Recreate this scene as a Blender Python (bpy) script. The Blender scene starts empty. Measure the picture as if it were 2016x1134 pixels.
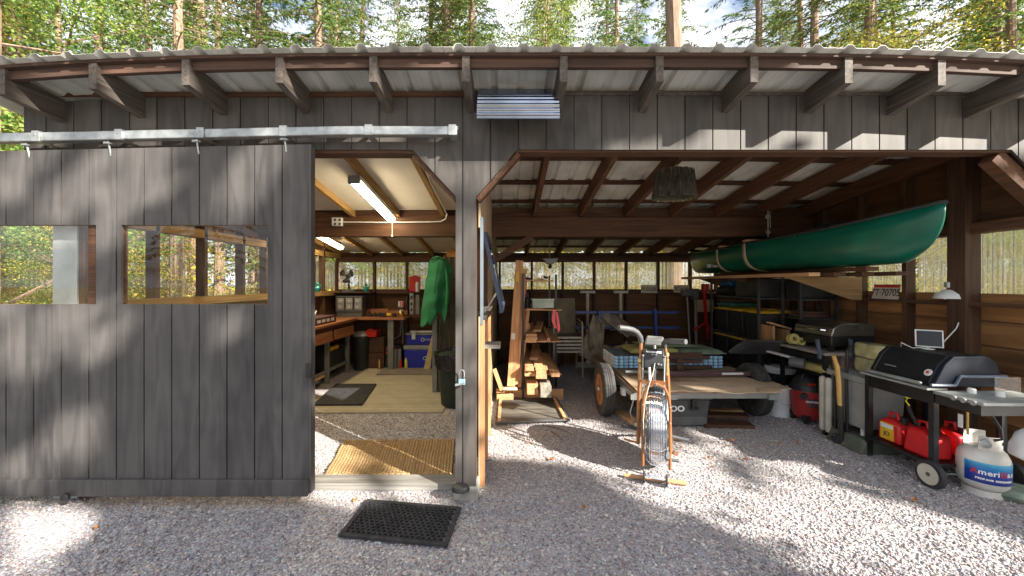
import bpy, bmesh, math, random
import numpy as np
from mathutils import Vector, Matrix
random.seed(7); np.random.seed(7)
SC = bpy.context.scene
COL = SC.collection
R = math.radians
# ---------------------------------------------------------------- camera, sky, sun, exposure
F, CX, CY, EYE = 760.0, 1000.0, 558.0, 1.587      # photograph pixels per unit of depth, vanishing point, eye height
cam = bpy.data.cameras.new('camera'); camo = bpy.data.objects.new('camera', cam); COL.objects.link(camo)
camo.location = (0, 0, EYE); camo.rotation_euler = (R(90), 0, 0)
cam.sensor_width = 36; cam.lens = F / 2016 * 36
cam.shift_x = 8 / 2016; cam.shift_y = -9 / 2016
cam.clip_start = 0.05; cam.clip_end = 500
SC.camera = camo
SUN = Vector((0.435, -0.34, 0.298)).normalized()   # towards the sun
SUN_EL = math.asin(SUN.z); SUN_AZ = math.atan2(SUN.x, SUN.y)
w = bpy.data.worlds.new('World'); SC.world = w; w.use_nodes = True
nt = w.node_tree; nt.nodes.clear()
sky = nt.nodes.new('ShaderNodeTexSky'); sky.sky_type = 'NISHITA'; sky.sun_disc = False
sky.sun_elevation = SUN_EL; sky.sun_rotation = SUN_AZ; sky.air_density = 1.0; sky.dust_density = 3.0; sky.ozone_density = 1.0
bg = nt.nodes.new('ShaderNodeBackground'); bg.inputs['Strength'].default_value = 0.075
wo = nt.nodes.new('ShaderNodeOutputWorld')
# broken white cloud over the blue
tcw = nt.nodes.new('ShaderNodeTexCoord'); mpw = nt.nodes.new('ShaderNodeMapping'); mpw.inputs['Scale'].default_value = (3.0, 3.0, 5.0); mpw.inputs['Location'].default_value = (0.7, 0.2, 0.4)
nw = nt.nodes.new('ShaderNodeTexNoise'); nw.inputs['Scale'].default_value = 1.3; nw.inputs['Detail'].default_value = 7; nw.inputs['Roughness'].default_value = 0.6
rw = nt.nodes.new('ShaderNodeValToRGB'); rw.color_ramp.elements[0].position = 0.38; rw.color_ramp.elements[1].position = 0.54
mw = nt.nodes.new('ShaderNodeMixRGB'); mw.inputs[2].default_value = (6.5, 6.7, 7.2, 1)
nt.links.new(tcw.outputs['Generated'], mpw.inputs[0]); nt.links.new(mpw.outputs[0], nw.inputs['Vector']); nt.links.new(nw.outputs[0], rw.inputs[0])
nt.links.new(rw.outputs[0], mw.inputs[0]); nt.links.new(sky.outputs[0], mw.inputs[1]); nt.links.new(mw.outputs[0], bg.inputs[0]); nt.links.new(bg.outputs[0], wo.inputs[0])
sl = bpy.data.lights.new('sun', 'SUN'); so = bpy.data.objects.new('sun', sl); COL.objects.link(so)
sl.energy = 5.0; sl.angle = R(0.5); sl.color = (1.0, 0.93, 0.82)
so.rotation_euler = SUN.to_track_quat('Z', 'Y').to_euler(); so.location = (8, -8, 10)
SC.view_settings.view_transform = 'Standard'; SC.view_settings.look = 'None'
SC.view_settings.exposure = 1.82; SC.view_settings.gamma = 1.0
SC.cycles.max_bounces = 8; SC.cycles.transparent_max_bounces = 16; SC.cycles.diffuse_bounces = 4
SC.cycles.sample_clamp_indirect = 4.0
SC.cycles.use_denoising = True

# ---------------------------------------------------------------- pixel <-> place helpers
def PX(px, d): return (px - CX) / F * d
def PZ(py, d): return EYE + (CY - py) / F * d
def P(px, py, d): return Vector((PX(px, d), d, PZ(py, d)))
def GD(py, z=0.0): return F * (EYE - z) / (py - CY)
def GP(px, py, z=0.0):
    d = GD(py, z); return Vector((PX(px, d), d, z))
def V(*a): return Vector(a)

# ---------------------------------------------------------------- mesh builder
class MB:
    def __init__(s): s.v = []; s.f = []; s.m = []; s.cur = 0
    def add(s, vs, fs):
        n = len(s.v); s.v += [tuple(p) for p in vs]
        for f in fs: s.f.append(tuple(i + n for i in f)); s.m.append(s.cur)
        return s
    def box(s, x0, x1, y0, y1, z0, z1):
        vs = [(x, y, z) for z in (z0, z1) for y in (y0, y1) for x in (x0, x1)]
        return s.add(vs, [(0, 2, 3, 1), (4, 5, 7, 6), (0, 1, 5, 4), (2, 6, 7, 3), (0, 4, 6, 2), (1, 3, 7, 5)])
    def bar(s, p0, p1, wd, ht, up=(0, 0, 1)):
        p0, p1, up = Vector(p0), Vector(p1), Vector(up)
        d = (p1 - p0).normalized(); sd = d.cross(up)
        if sd.length < 1e-4: sd = d.cross(Vector((1, 0, 0)))
        sd.normalize(); u = sd.cross(d).normalized()
        vs = []
        for p in (p0, p1):
            for a, b in ((-1, -1), (1, -1), (1, 1), (-1, 1)):
                vs.append(p + sd * (a * wd / 2) + u * (b * ht / 2))
        return s.add(vs, [(0, 3, 2, 1), (4, 5, 6, 7), (0, 1, 5, 4), (1, 2, 6, 5), (2, 3, 7, 6), (3, 0, 4, 7)])
    def tube(s, pts, r, n=8, closed=False, cap=True, flat=1.0):
        pts = [Vector(p) for p in pts]; N = len(pts)
        rs = r if isinstance(r, (list, tuple)) else [r] * N
        tang = []
        for i in range(N):
            a = pts[(i - 1) % N] if (closed or i > 0) else pts[i]
            b = pts[(i + 1) % N] if (closed or i < N - 1) else pts[i]
            tang.append((b - a).normalized())
        ref = Vector((0, 0, 1)) if abs(tang[0].z) < 0.9 else Vector((1, 0, 0))
        u = tang[0].cross(ref).normalized(); vs = []
        for i in range(N):
            u = (u - tang[i] * u.dot(tang[i])).normalized(); w_ = tang[i].cross(u)
            for k in range(n):
                a = 2 * math.pi * k / n
                vs.append(pts[i] + u * (math.cos(a) * rs[i]) + w_ * (math.sin(a) * rs[i] * flat))
        fs = []
        for i in range(N if closed else N - 1):
            j = (i + 1) % N
            for k in range(n):
                l = (k + 1) % n; fs.append((i * n + k, i * n + l, j * n + l, j * n + k))
        if cap and not closed: fs += [tuple(range(n))[::-1], tuple((N - 1) * n + k for k in range(n))]
        return s.add(vs, fs)
    def cyl(s, p0, p1, r, n=16, r2=None): return s.tube([p0, p1], [r, r if r2 is None else r2], n)
    def lathe(s, prof, c=(0, 0, 0), n=24, axis=(0, 0, 1), sq=(1, 1)):
        ax = Vector(axis).normalized(); q = Vector((0, 0, 1)).rotation_difference(ax); c = Vector(c); vs = []
        for r, z in prof:
            for k in range(n):
                a = 2 * math.pi * k / n
                vs.append(q @ Vector((r * math.cos(a) * sq[0], r * math.sin(a) * sq[1], z)) + c)
        fs = []
        for i in range(len(prof) - 1):
            for k in range(n):
                l = (k + 1) % n; fs.append((i * n + k, i * n + l, (i + 1) * n + l, (i + 1) * n + k))
        if prof[0][0] > 1e-5: fs.append(tuple(range(n))[::-1])
        if prof[-1][0] > 1e-5: fs.append(tuple((len(prof) - 1) * n + k for k in range(n)))
        return s.add(vs, fs)
    def prism(s, poly, pl, a, b):
        def m(p, h):
            if pl == 'xz': return (p[0], h, p[1])
            if pl == 'yz': return (h, p[0], p[1])
            return (p[0], p[1], h)
        n = len(poly); vs = [m(p, a) for p in poly] + [m(p, b) for p in poly]
        fs = [tuple(range(n)), tuple(range(n, 2 * n))[::-1]]
        for i in range(n):
            j = (i + 1) % n; fs.append((i, j, n + j, n + i))
        return s.add(vs, fs)
    def sheet(s, fn, nu, nv, th=0.0):
        vs = [Vector(fn(i / nu, j / nv)) for j in range(nv + 1) for i in range(nu + 1)]
        W_ = nu + 1
        fs = [(j * W_ + i, j * W_ + i + 1, (j + 1) * W_ + i + 1, (j + 1) * W_ + i) for j in range(nv) for i in range(nu)]
        if th:
            n = len(vs)
            nm = (vs[1] - vs[0]).cross(vs[W_] - vs[0]).normalized() * th
            vs2 = [p - nm for p in vs]
            fs2 = [tuple(i + n for i in f[::-1]) for f in fs]
            edge = [i for i in range(W_)] + [j * W_ + nu for j in range(1, nv + 1)] + [nv * W_ + i for i in range(nu - 1, -1, -1)] + [j * W_ for j in range(nv - 1, 0, -1)]
            fs3 = [(edge[k], edge[k] + n, edge[(k + 1) % len(edge)] + n, edge[(k + 1) % len(edge)]) for k in range(len(edge))]
            return s.add(vs + vs2, fs + fs2 + fs3)
        return s.add(vs, fs)
    def xf(s, M, start=0):
        for i in range(start, len(s.v)): s.v[i] = tuple(M @ Vector(s.v[i]))
        return s

OFF = {}
def mesh_of(name, mb, mats, recalc=True, smooth=True, ang=35):
    me = bpy.data.meshes.new(name)
    me.from_pydata(mb.v, [], mb.f)
    for m_ in (mats if isinstance(mats, (list, tuple)) else [mats]): me.materials.append(m_)
    me.polygons.foreach_set('material_index', mb.m)
    if recalc:
        bm = bmesh.new(); bm.from_mesh(me); bmesh.ops.recalc_face_normals(bm, faces=bm.faces); bm.to_mesh(me); bm.free()
    if smooth:
        me.polygons.foreach_set('use_smooth', [True] * len(me.polygons)); me.set_sharp_from_angle(angle=R(ang))
    me.update(); return me
def off_of(o): return OFF.get(o.name, Vector((0, 0, 0)))
def part(name, mb, mats, parent, bevel=0, label=None, recalc=True, smooth=True, ang=35, stuff=False):
    o_ = off_of(parent)
    if o_.length > 0: mb.v = [(a[0] - o_.x, a[1] - o_.y, a[2] - o_.z) for a in mb.v]
    o = bpy.data.objects.new(name, mesh_of(name, mb, mats, recalc, smooth, ang)); COL.objects.link(o)
    o.parent = parent; OFF[o.name] = o_
    if bevel:
        b = o.modifiers.new('bevel', 'BEVEL'); b.width = bevel; b.segments = 2; b.limit_method = 'ANGLE'; b.angle_limit = R(40)
    if label: o['label'] = label
    if stuff: o['kind'] = 'stuff'
    return o
def thing(name, label, cat, loc=(0, 0, 0), group=None, local=False, rz=0):
    o = bpy.data.objects.new(name, None); COL.objects.link(o)
    o.location = loc; o.rotation_euler = (0, 0, rz); o.empty_display_size = 0.1
    o['label'] = label; o['category'] = cat; o['kind'] = 'thing'
    if group: o['group'] = group
    OFF[o.name] = Vector((0, 0, 0)) if local else Vector(loc)
    return o
def solo(name, mb, mats, label, cat, group=None, bevel=0, recalc=True, smooth=True, kind=None, ang=35):
    a = np.array(mb.v); lo, hi = a.min(0), a.max(0); c = Vector(((lo[0] + hi[0]) / 2, (lo[1] + hi[1]) / 2, lo[2]))
    mb.v = [(p[0] - c.x, p[1] - c.y, p[2] - c.z) for p in mb.v]
    o = bpy.data.objects.new(name, mesh_of(name, mb, mats, recalc, smooth, ang)); COL.objects.link(o); o.location = c
    if label: o['label'] = label
    if cat: o['category'] = cat
    if group: o['group'] = group
    o['kind'] = kind or 'thing'
    OFF[o.name] = c
    if bevel:
        b = o.modifiers.new('bevel', 'BEVEL'); b.width = bevel; b.segments = 2; b.limit_method = 'ANGLE'; b.angle_limit = R(40)
    return o
def struct(name, mb, mats, **k):
    o = bpy.data.objects.new(name, mesh_of(name, mb, mats, k.get('recalc', True), k.get('smooth', True))); COL.objects.link(o); o['kind'] = 'structure'; return o
def copy_tree(o, parent=None):
    c = o.copy(); COL.objects.link(c); c.parent = parent; OFF[c.name] = off_of(o)
    for ch in list(o.children): copy_tree(ch, c)
    return c
def text(name, s, size, M, mat, parent, ext=0.0006, align='CENTER', sx=1.0, bold=0.0):
    cu = bpy.data.curves.new(name, 'FONT'); cu.body = s; cu.size = size; cu.extrude = ext; cu.align_x = align; cu.align_y = 'CENTER'; cu.offset = bold
    cu.materials.append(mat)
    tmp = bpy.data.objects.new(name, cu); COL.objects.link(tmp)
    me = bpy.data.meshes.new_from_object(tmp.evaluated_get(bpy.context.evaluated_depsgraph_get()))
    bpy.data.objects.remove(tmp); bpy.data.curves.remove(cu)
    me.materials.clear(); me.materials.append(mat)
    o = bpy.data.objects.new(name, me); COL.objects.link(o); o.parent = parent
    o.matrix_local = Matrix.Translation(-off_of(parent)) @ M @ Matrix.Diagonal((sx, 1, 1, 1)); return o
def face(p, nx, up=(0, 0, 1)):      # matrix placing text (x right, y up, z out) at p on a face with outward normal nx
    z = Vector(nx).normalized(); x = Vector(up).cross(z).normalized(); y = z.cross(x)
    M = Matrix((x, y, z)).transposed().to_4x4(); M.translation = Vector(p); return M

# ---------------------------------------------------------------- materials
def nmat(name):
    m = bpy.data.materials.new(name); m.use_nodes = True; nt = m.node_tree
    return m, nt, nt.nodes['Principled BSDF'], nt.nodes.new, nt.links.new
def ramp(new, stops, interp='LINEAR'):
    r = new('ShaderNodeValToRGB'); r.color_ramp.interpolation = interp; e = r.color_ramp.elements
    while len(e) < len(stops): e.new(0.5)
    for i, (p, c) in enumerate(stops): e[i].position = p; e[i].color = (*c, 1) if len(c) == 3 else c
    return r
def paint(name, c, rough=0.5, metal=0.0, var=0.12, scale=6, bump=0.05, bscale=60, coat=0.0, dirt=None, spec=None):
    m, nt, b, new, link = nmat(name)
    tc = new('ShaderNodeTexCoord'); n = new('ShaderNodeTexNoise'); n.inputs['Scale'].default_value = scale; n.inputs['Detail'].default_value = 6
    link(tc.outputs['Object'], n.inputs['Vector'])
    lo = tuple(max(0, x * (1 - var * 1.6)) for x in c); hi = tuple(min(1, x * (1 + var)) for x in c)
    st = [(0.3, lo), (0.65, hi)]
    if dirt: st = [(0.25, dirt), (0.42, lo), (0.7, hi)]
    r = ramp(new, st); link(n.outputs[0], r.inputs[0]); link(r.outputs[0], b.inputs['Base Color'])
    b.inputs['Metallic'].default_value = metal
    mr = new('ShaderNodeMapRange'); link(n.outputs[0], mr.inputs[0]); mr.inputs[3].default_value = min(1, rough + 0.12); mr.inputs[4].default_value = max(0.02, rough - 0.1)
    link(mr.outputs[0], b.inputs['Roughness'])
    if bump:
        n2 = new('ShaderNodeTexNoise'); n2.inputs['Scale'].default_value = bscale; n2.inputs['Detail'].default_value = 4; link(tc.outputs['Object'], n2.inputs['Vector'])
        bp = new('ShaderNodeBump'); bp.inputs['Strength'].default_value = min(1, bump * 4); bp.inputs['Distance'].default_value = 0.003
        link(n2.outputs[0], bp.inputs['Height']); link(bp.outputs[0], b.inputs['Normal'])
    if coat: b.inputs['Coat Weight'].default_value = coat
    if spec is not None: b.inputs['Specular IOR Level'].default_value = spec
    return m
def wood(name, c1, c2, axis='z', rough=0.75, fine=38, along=1.6, plank=None, vary=0.35, bump=0.35, c3=None):
    m, nt, b, new, link = nmat(name)
    tc = new('ShaderNodeTexCoord'); mp = new('ShaderNodeMapping')
    s = {'x': (along, fine, fine), 'y': (fine, along, fine), 'z': (fine, fine, along)}[axis]
    mp.inputs['Scale'].default_value = s; link(tc.outputs['Object'], mp.inputs[0])
    # each separate board gets its own stretch of grain
    geo = new('ShaderNodeNewGeometry'); va = new('ShaderNodeVectorMath'); va.operation = 'ADD'
    ml = new('ShaderNodeMath'); ml.operation = 'MULTIPLY'; ml.inputs[1].default_value = 50
    link(geo.outputs['Random Per Island'], ml.inputs[0]); link(mp.outputs[0], va.inputs[0]); link(ml.outputs[0], va.inputs[1])
    n = new('ShaderNodeTexNoise'); n.inputs['Scale'].default_value = 1; n.inputs['Detail'].default_value = 5; n.inputs['Distortion'].default_value = 0.6
    link(va.outputs[0], n.inputs['Vector'])
    r = ramp(new, [(0.3, c1), (0.72, c2)]); link(n.outputs[0], r.inputs[0])
    # broad patches + per island value
    n2 = new('ShaderNodeTexNoise'); n2.inputs['Scale'].default_value = 2.2; n2.inputs['Detail'].default_value = 4; link(tc.outputs['Object'], n2.inputs['Vector'])
    ad = new('ShaderNodeMath'); ad.operation = 'ADD'; link(n2.outputs[0], ad.inputs[0])
    last = geo.outputs['Random Per Island']
    if plank:                                              # (axis index, spacing, origin): boards cut in one sheet
        sx = new('ShaderNodeSeparateXYZ'); link(tc.outputs['Object'], sx.inputs[0])
        a1 = new('ShaderNodeMath'); a1.operation = 'SUBTRACT'; link(sx.outputs[plank[0]], a1.inputs[0]); a1.inputs[1].default_value = plank[2]
        a2 = new('ShaderNodeMath'); a2.operation = 'DIVIDE'; link(a1.outputs[0], a2.inputs[0]); a2.inputs[1].default_value = plank[1]
        a3 = new('ShaderNodeMath'); a3.operation = 'FLOOR'; link(a2.outputs[0], a3.inputs[0])
        wn = new('ShaderNodeTexWhiteNoise'); wn.noise_dimensions = '1D'; link(a3.outputs[0], wn.inputs['W']); last = wn.outputs['Value']
    link(last, ad.inputs[1])
    mr = new('ShaderNodeMapRange'); link(ad.outputs[0], mr.inputs[0]); mr.inputs[1].default_value = 0.3; mr.inputs[2].default_value = 1.6
    mr.inputs[3].default_value = 1 - vary; mr.inputs[4].default_value = 1 + vary
    hs = new('ShaderNodeHueSaturation'); link(mr.outputs[0], hs.inputs['Value']); link(r.outputs[0], hs.inputs['Color'])
    link(hs.outputs[0], b.inputs['Base Color']); b.inputs['Roughness'].default_value = rough
    bp = new('ShaderNodeBump'); bp.inputs['Strength'].default_value = bump; bp.inputs['Distance'].default_value = 0.004
    link(n.outputs[0], bp.inputs['Height']); link(bp.outputs[0], b.inputs['Normal'])
    return m
def siding(name, c1, c2, spacing, origin):
    """painted plywood siding: contour grain, per-board tone, scuffs"""
    m, nt, b, new, link = nmat(name)
    tc = new('ShaderNodeTexCoord'); sx = new('ShaderNodeSeparateXYZ'); link(tc.outputs['Object'], sx.inputs[0])
    a1 = new('ShaderNodeMath'); a1.operation = 'SUBTRACT'; link(sx.outputs[0], a1.inputs[0]); a1.inputs[1].default_value = origin
    a2 = new('ShaderNodeMath'); a2.operation = 'DIVIDE'; link(a1.outputs[0], a2.inputs[0]); a2.inputs[1].default_value = spacing
    a3 = new('ShaderNodeMath'); a3.operation = 'FLOOR'; link(a2.outputs[0], a3.inputs[0])
    wn = new('ShaderNodeTexWhiteNoise'); wn.noise_dimensions = '1D'; link(a3.outputs[0], wn.inputs['W'])
    mp = new('ShaderNodeMapping'); mp.inputs['Scale'].default_value = (5.5, 1, 0.9); link(tc.outputs['Object'], mp.inputs[0])
    n = new('ShaderNodeTexNoise'); n.inputs['Scale'].default_value = 1.0; n.inputs['Detail'].default_value = 2; n.inputs['Distortion'].default_value = 0.3
    link(mp.outputs[0], n.inputs['Vector'])
    mm = new('ShaderNodeMath'); mm.operation = 'MULTIPLY'; mm.inputs[1].default_value = 34; link(n.outputs[0], mm.inputs[0])
    sn = new('ShaderNodeMath'); sn.operation = 'SINE'; link(mm.outputs[0], sn.inputs[0])
    mp2 = new('ShaderNodeMapping'); mp2.inputs['Scale'].default_value = (90, 90, 2.5); link(tc.outputs['Object'], mp2.inputs[0])
    nf = new('ShaderNodeTexNoise'); nf.inputs['Scale'].default_value = 1; nf.inputs['Detail'].default_value = 4; link(mp2.outputs[0], nf.inputs['Vector'])
    s1 = new('ShaderNodeMath'); s1.operation = 'MULTIPLY_ADD'; link(sn.outputs[0], s1.inputs[0]); s1.inputs[1].default_value = 0.10; sc_ = new('ShaderNodeMath'); sc_.operation = 'MULTIPLY_ADD'; sc_.inputs[1].default_value = 0.32; sc_.inputs[2].default_value = 0.34; link(nf.outputs[0], sc_.inputs[0]); link(sc_.outputs[0], s1.inputs[2])
    n3 = new('ShaderNodeTexNoise'); n3.inputs['Scale'].default_value = 1.7; n3.inputs['Detail'].default_value = 6; n3.inputs['Roughness'].default_value = 0.6; link(tc.outputs['Object'], n3.inputs['Vector'])
    s2 = new('ShaderNodeMath'); s2.operation = 'MULTIPLY_ADD'; link(wn.outputs['Value'], s2.inputs[0]); s2.inputs[1].default_value = 0.35; link(n3.outputs[0], s2.inputs[2])
    s3 = new('ShaderNodeMath'); s3.operation = 'ADD'; link(s1.outputs[0], s3.inputs[0]); link(s2.outputs[0], s3.inputs[1])
    mr = new('ShaderNodeMapRange'); link(s3.outputs[0], mr.inputs[0]); mr.inputs[1].default_value = 0.75; mr.inputs[2].default_value = 1.6
    r = ramp(new, [(0.0, c1), (1.0, c2)]); link(mr.outputs[0], r.inputs[0]); link(r.outputs[0], b.inputs['Base Color'])
    b.inputs['Roughness'].default_value = 0.62
    bp = new('ShaderNodeBump'); bp.inputs['Strength'].default_value = 0.3; bp.inputs['Distance'].default_value = 0.003
    link(s1.outputs[0], bp.inputs['Height']); link(bp.outputs[0], b.inputs['Normal'])
    return m
def leafmat(name, stops, trans=0.45):
    m, nt, b, new, link = nmat(name)
    geo = new('ShaderNodeNewGeometry'); oi = new('ShaderNodeObjectInfo')
    r = ramp(new, stops); link(geo.outputs['Random Per Island'], r.inputs[0])
    hs = new('ShaderNodeHueSaturation'); link(r.outputs[0], hs.inputs['Color'])
    mr = new('ShaderNodeMapRange'); link(oi.outputs['Random'], mr.inputs[0]); mr.inputs[3].default_value = 0.48; mr.inputs[4].default_value = 0.53; link(mr.outputs[0], hs.inputs['Hue'])
    d = new('ShaderNodeBsdfDiffuse'); t = new('ShaderNodeBsdfTranslucent'); mx = new('ShaderNodeMixShader'); mx.inputs[0].default_value = trans
    link(hs.outputs[0], d.inputs[0]); link(hs.outputs[0], t.inputs[0]); link(d.outputs[0], mx.inputs[1]); link(t.outputs[0], mx.inputs[2])
    link(mx.outputs[0], nt.nodes['Material Output'].inputs[0]); return m
def glassmat(name, tint=(1, 1, 1), refl=1.0, base_trans=1.0):
    m, nt, b, new, link = nmat(name)
    tr = new('ShaderNodeBsdfTransparent'); tr.inputs[0].default_value = (*tint, 1)
    gl = new('ShaderNodeBsdfGlossy'); gl.inputs['Roughness'].default_value = 0.02
    fr = new('ShaderNodeFresnel'); ge = new('ShaderNodeNewGeometry'); io = new('ShaderNodeMath'); io.operation = 'MULTIPLY_ADD'
    link(ge.outputs['Backfacing'], io.inputs[0]); io.inputs[1].default_value = 1 / 1.5 - 1.5; io.inputs[2].default_value = 1.5; link(io.outputs[0], fr.inputs['IOR'])
    mul = new('ShaderNodeMath'); mul.operation = 'MULTIPLY'; mul.inputs[1].default_value = refl; link(fr.outputs[0], mul.inputs[0])
    mx = new('ShaderNodeMixShader'); link(mul.outputs[0], mx.inputs[0]); link(tr.outputs[0], mx.inputs[1]); link(gl.outputs[0], mx.inputs[2])
    link(mx.outputs[0], nt.nodes['Material Output'].inputs[0]); return m
def emis(name, c, s):
    m, nt, b, new, link = nmat(name); b.inputs['Emission Color'].default_value = (*c, 1); b.inputs['Emission Strength'].default_value = s; b.inputs['Base Color'].default_value = (*c, 1); return m

SP, ORG = 0.2037, 0.471
M_sid = siding('grey_siding', (0.024, 0.021, 0.020), (0.105, 0.094, 0.086), SP, ORG)
M_door = siding('door_siding', (0.027, 0.025, 0.026), (0.112, 0.104, 0.101), 0.196, -1.45)
M_rough = wood('rough_grey_lumber', (0.035, 0.027, 0.022), (0.11, 0.092, 0.08), 'y', fine=45)
M_brX = wood('brown_timber_across', (0.035, 0.014, 0.006), (0.105, 0.045, 0.019), 'x')
M_brY = wood('brown_timber_deep', (0.045, 0.018, 0.008), (0.125, 0.055, 0.024), 'y')
M_brZ = wood('brown_timber_upright', (0.04, 0.018, 0.009), (0.10, 0.05, 0.025), 'z')
M_ply = wood('plywood_lining', (0.07, 0.029, 0.009), (0.15, 0.068, 0.023), 'x', fine=12, along=1.2, vary=0.3)
M_plyY = wood('plywood_side', (0.055, 0.024, 0.009), (0.13, 0.06, 0.024), 'y', fine=12, along=1.2, vary=0.3)
M_yelY = wood('golden_rafter', (0.22, 0.13, 0.04), (0.38, 0.24, 0.09), 'y')
M_lum = wood('fresh_lumber', (0.42, 0.22, 0.10), (0.62, 0.38, 0.2), 'y', vary=0.4)
M_lumZ = wood('fresh_lumber_upright', (0.33, 0.16, 0.07), (0.52, 0.29, 0.14), 'z', vary=0.35)
M_lumX = wood('fresh_lumber_across', (0.40, 0.20, 0.09), (0.58, 0.34, 0.17), 'x', vary=0.3)
M_red = wood('reddish_bench', (0.24, 0.085, 0.03), (0.42, 0.18, 0.07), 'y', rough=0.45, vary=0.2)
M_wea = wood('weathered_boards', (0.16, 0.145, 0.12), (0.36, 0.33, 0.28), 'x', vary=0.4)
M_brown = wood('dark_brown_stain', (0.05, 0.022, 0.015), (0.10, 0.045, 0.03), 'x', vary=0.2)
M_roof = paint('roof_steel', (0.66, 0.66, 0.61), 0.45, 0.0, var=0.12, scale=3, dirt=(0.42, 0.43, 0.36), bump=0.02)
M_panel = paint('ceiling_panel', (0.72, 0.70, 0.64), 0.6, var=0.06, scale=2.5, bump=0.02)
M_galv = paint('galvanised_steel', (0.40, 0.42, 0.42), 0.42, 0.7, var=0.2, scale=14, bump=0.04)
M_chrome = paint('chrome', (0.85, 0.87, 0.9), 0.1, 1.0, var=0.04, bump=0)
M_mirror = paint('mirror_pleats', (0.75, 0.77, 0.8), 0.16, 1.0, var=0.04, bump=0)
M_steelp = paint('grey_steel_post', (0.22, 0.22, 0.19), 0.5, 0.2, var=0.15)
M_blk = paint('black_enamel', (0.012, 0.012, 0.013), 0.35, var=0.3)
M_blkp = paint('black_plastic', (0.02, 0.02, 0.021), 0.5, var=0.3, bump=0.08)
M_gryp = paint('grey_plastic', (0.26, 0.27, 0.26), 0.55, var=0.1)
M_dgry = paint('charcoal_plastic', (0.09, 0.092, 0.095), 0.5, var=0.15)
M_white = paint('white_paint', (0.74, 0.74, 0.72), 0.4, var=0.06, dirt=(0.5, 0.48, 0.44))
M_wht2 = paint('white_plastic', (0.68, 0.69, 0.70), 0.4, var=0.06)
M_rubber = paint('black_rubber', (0.028, 0.028, 0.032), 0.75, var=0.3, scale=20, bump=0.15)
M_tyre = paint('worn_tyre', (0.055, 0.052, 0.052), 0.85, var=0.3, scale=12, bump=0.2, dirt=(0.11, 0.10, 0.09))
M_orange = paint('orange_rim', (0.42, 0.19, 0.07), 0.5, 0.1, var=0.3, scale=10, dirt=(0.22, 0.12, 0.06))
M_copper = paint('copper_frame', (0.36, 0.15, 0.055), 0.28, 0.35, var=0.12, coat=0.5)
M_gold = paint('gold_decal', (0.78, 0.62, 0.26), 0.4, 0.1)
M_redp = paint('red_plastic', (0.55, 0.015, 0.018), 0.38, var=0.1, scale=5)
M_redm = paint('red_metal', (0.5, 0.02, 0.012), 0.4, var=0.15)
M_redv = paint('red_drum', (0.38, 0.03, 0.03), 0.45, var=0.12)
M_yel = paint('yellow_lid', (0.70, 0.42, 0.02), 0.45, var=0.12)
M_yelb = paint('bright_yellow', (0.85, 0.72, 0.03), 0.4, var=0.05)
M_blue = paint('blue_cooler', (0.02, 0.03, 0.36), 0.38, var=0.1)
M_bluf = paint('blue_frame', (0.02, 0.05, 0.22), 0.4, var=0.2)
M_can = paint('canoe_hull', (0.0, 0.115, 0.07), 0.34, var=0.2, scale=2.2, bump=0.03, dirt=(0.008, 0.10, 0.06))
M_tan = paint('tan_canvas', (0.42, 0.33, 0.25), 0.9, var=0.12, bump=0.2, bscale=300)
M_card = paint('cardboard', (0.50, 0.36, 0.24), 0.85, var=0.12, scale=4, bump=0.05)
M_kraft = paint('pale_kraft', (0.60, 0.45, 0.31), 0.85, var=0.1, scale=4)
M_grnc = paint('green_cushion', (0.17, 0.215, 0.15), 0.9, var=0.2, bump=0.2, bscale=200)
M_yelc = paint('mustard_cushion', (0.42, 0.36, 0.12), 0.9, var=0.15, bump=0.2, bscale=200)
M_shirt = paint('green_cotton', (0.02, 0.17, 0.065), 0.9, var=0.12, bump=0.12, bscale=250)
M_teal = paint('teal_glass', (0.03, 0.30, 0.27), 0.15, var=0.2)
M_tcan = paint('green_bin', (0.022, 0.04, 0.028), 0.55, var=0.2)
M_bag = paint('bin_liner', (0.02, 0.02, 0.022), 0.22, var=0.2, scale=15, bump=0.5, bscale=35)
M_tank = paint('tank_enamel', (0.66, 0.64, 0.60), 0.4, var=0.07, dirt=(0.5, 0.45, 0.38))
M_beige = paint('beige_cushion', (0.50, 0.47, 0.40), 0.85, var=0.12)
M_conc = paint('concrete', (0.30, 0.29, 0.27), 0.9, var=0.2, scale=14, bump=0.3)
M_stone = paint('greenish_rock', (0.22, 0.27, 0.22), 0.8, var=0.35, scale=9, bump=0.3)
M_pad = paint('blue_foam', (0.30, 0.52, 0.72), 0.8, var=0.2, scale=30)
M_padg = paint('grey_foam', (0.16, 0.18, 0.21), 0.8, var=0.2)
M_foamw = paint('white_foam_edge', (0.62, 0.66, 0.68), 0.8)
M_brass = paint('brass', (0.6, 0.42, 0.14), 0.3, 0.9)
M_amber = paint('amber_handle', (0.66, 0.40, 0.12), 0.4, var=0.15, coat=0.3)
M_straw = paint('straw', (0.55, 0.45, 0.20), 0.9, var=0.3, scale=60, bump=0.3)
M_burg = paint('maroon_steel', (0.10, 0.045, 0.05), 0.5, 0.1)
M_pink = paint('pink_ribbon', (0.75, 0.12, 0.13), 0.7)
M_txw = paint('white_lettering', (0.8, 0.8, 0.8), 0.5, var=0.02, bump=0)
M_txd = paint('dark_lettering', (0.03, 0.03, 0.04), 0.6, var=0.02, bump=0)
M_txr = paint('red_lettering', (0.6, 0.02, 0.02), 0.5, var=0.02, bump=0)
M_leaf = paint('dry_leaf', (0.42, 0.19, 0.06), 0.8, var=0.4, scale=40)
M_glass = glassmat('acrylic_pane', (0.97, 0.97, 0.95), refl=1.5)
M_clear = glassmat('clear_acrylic', (0.93, 0.94, 0.93), refl=1.6)
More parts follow.
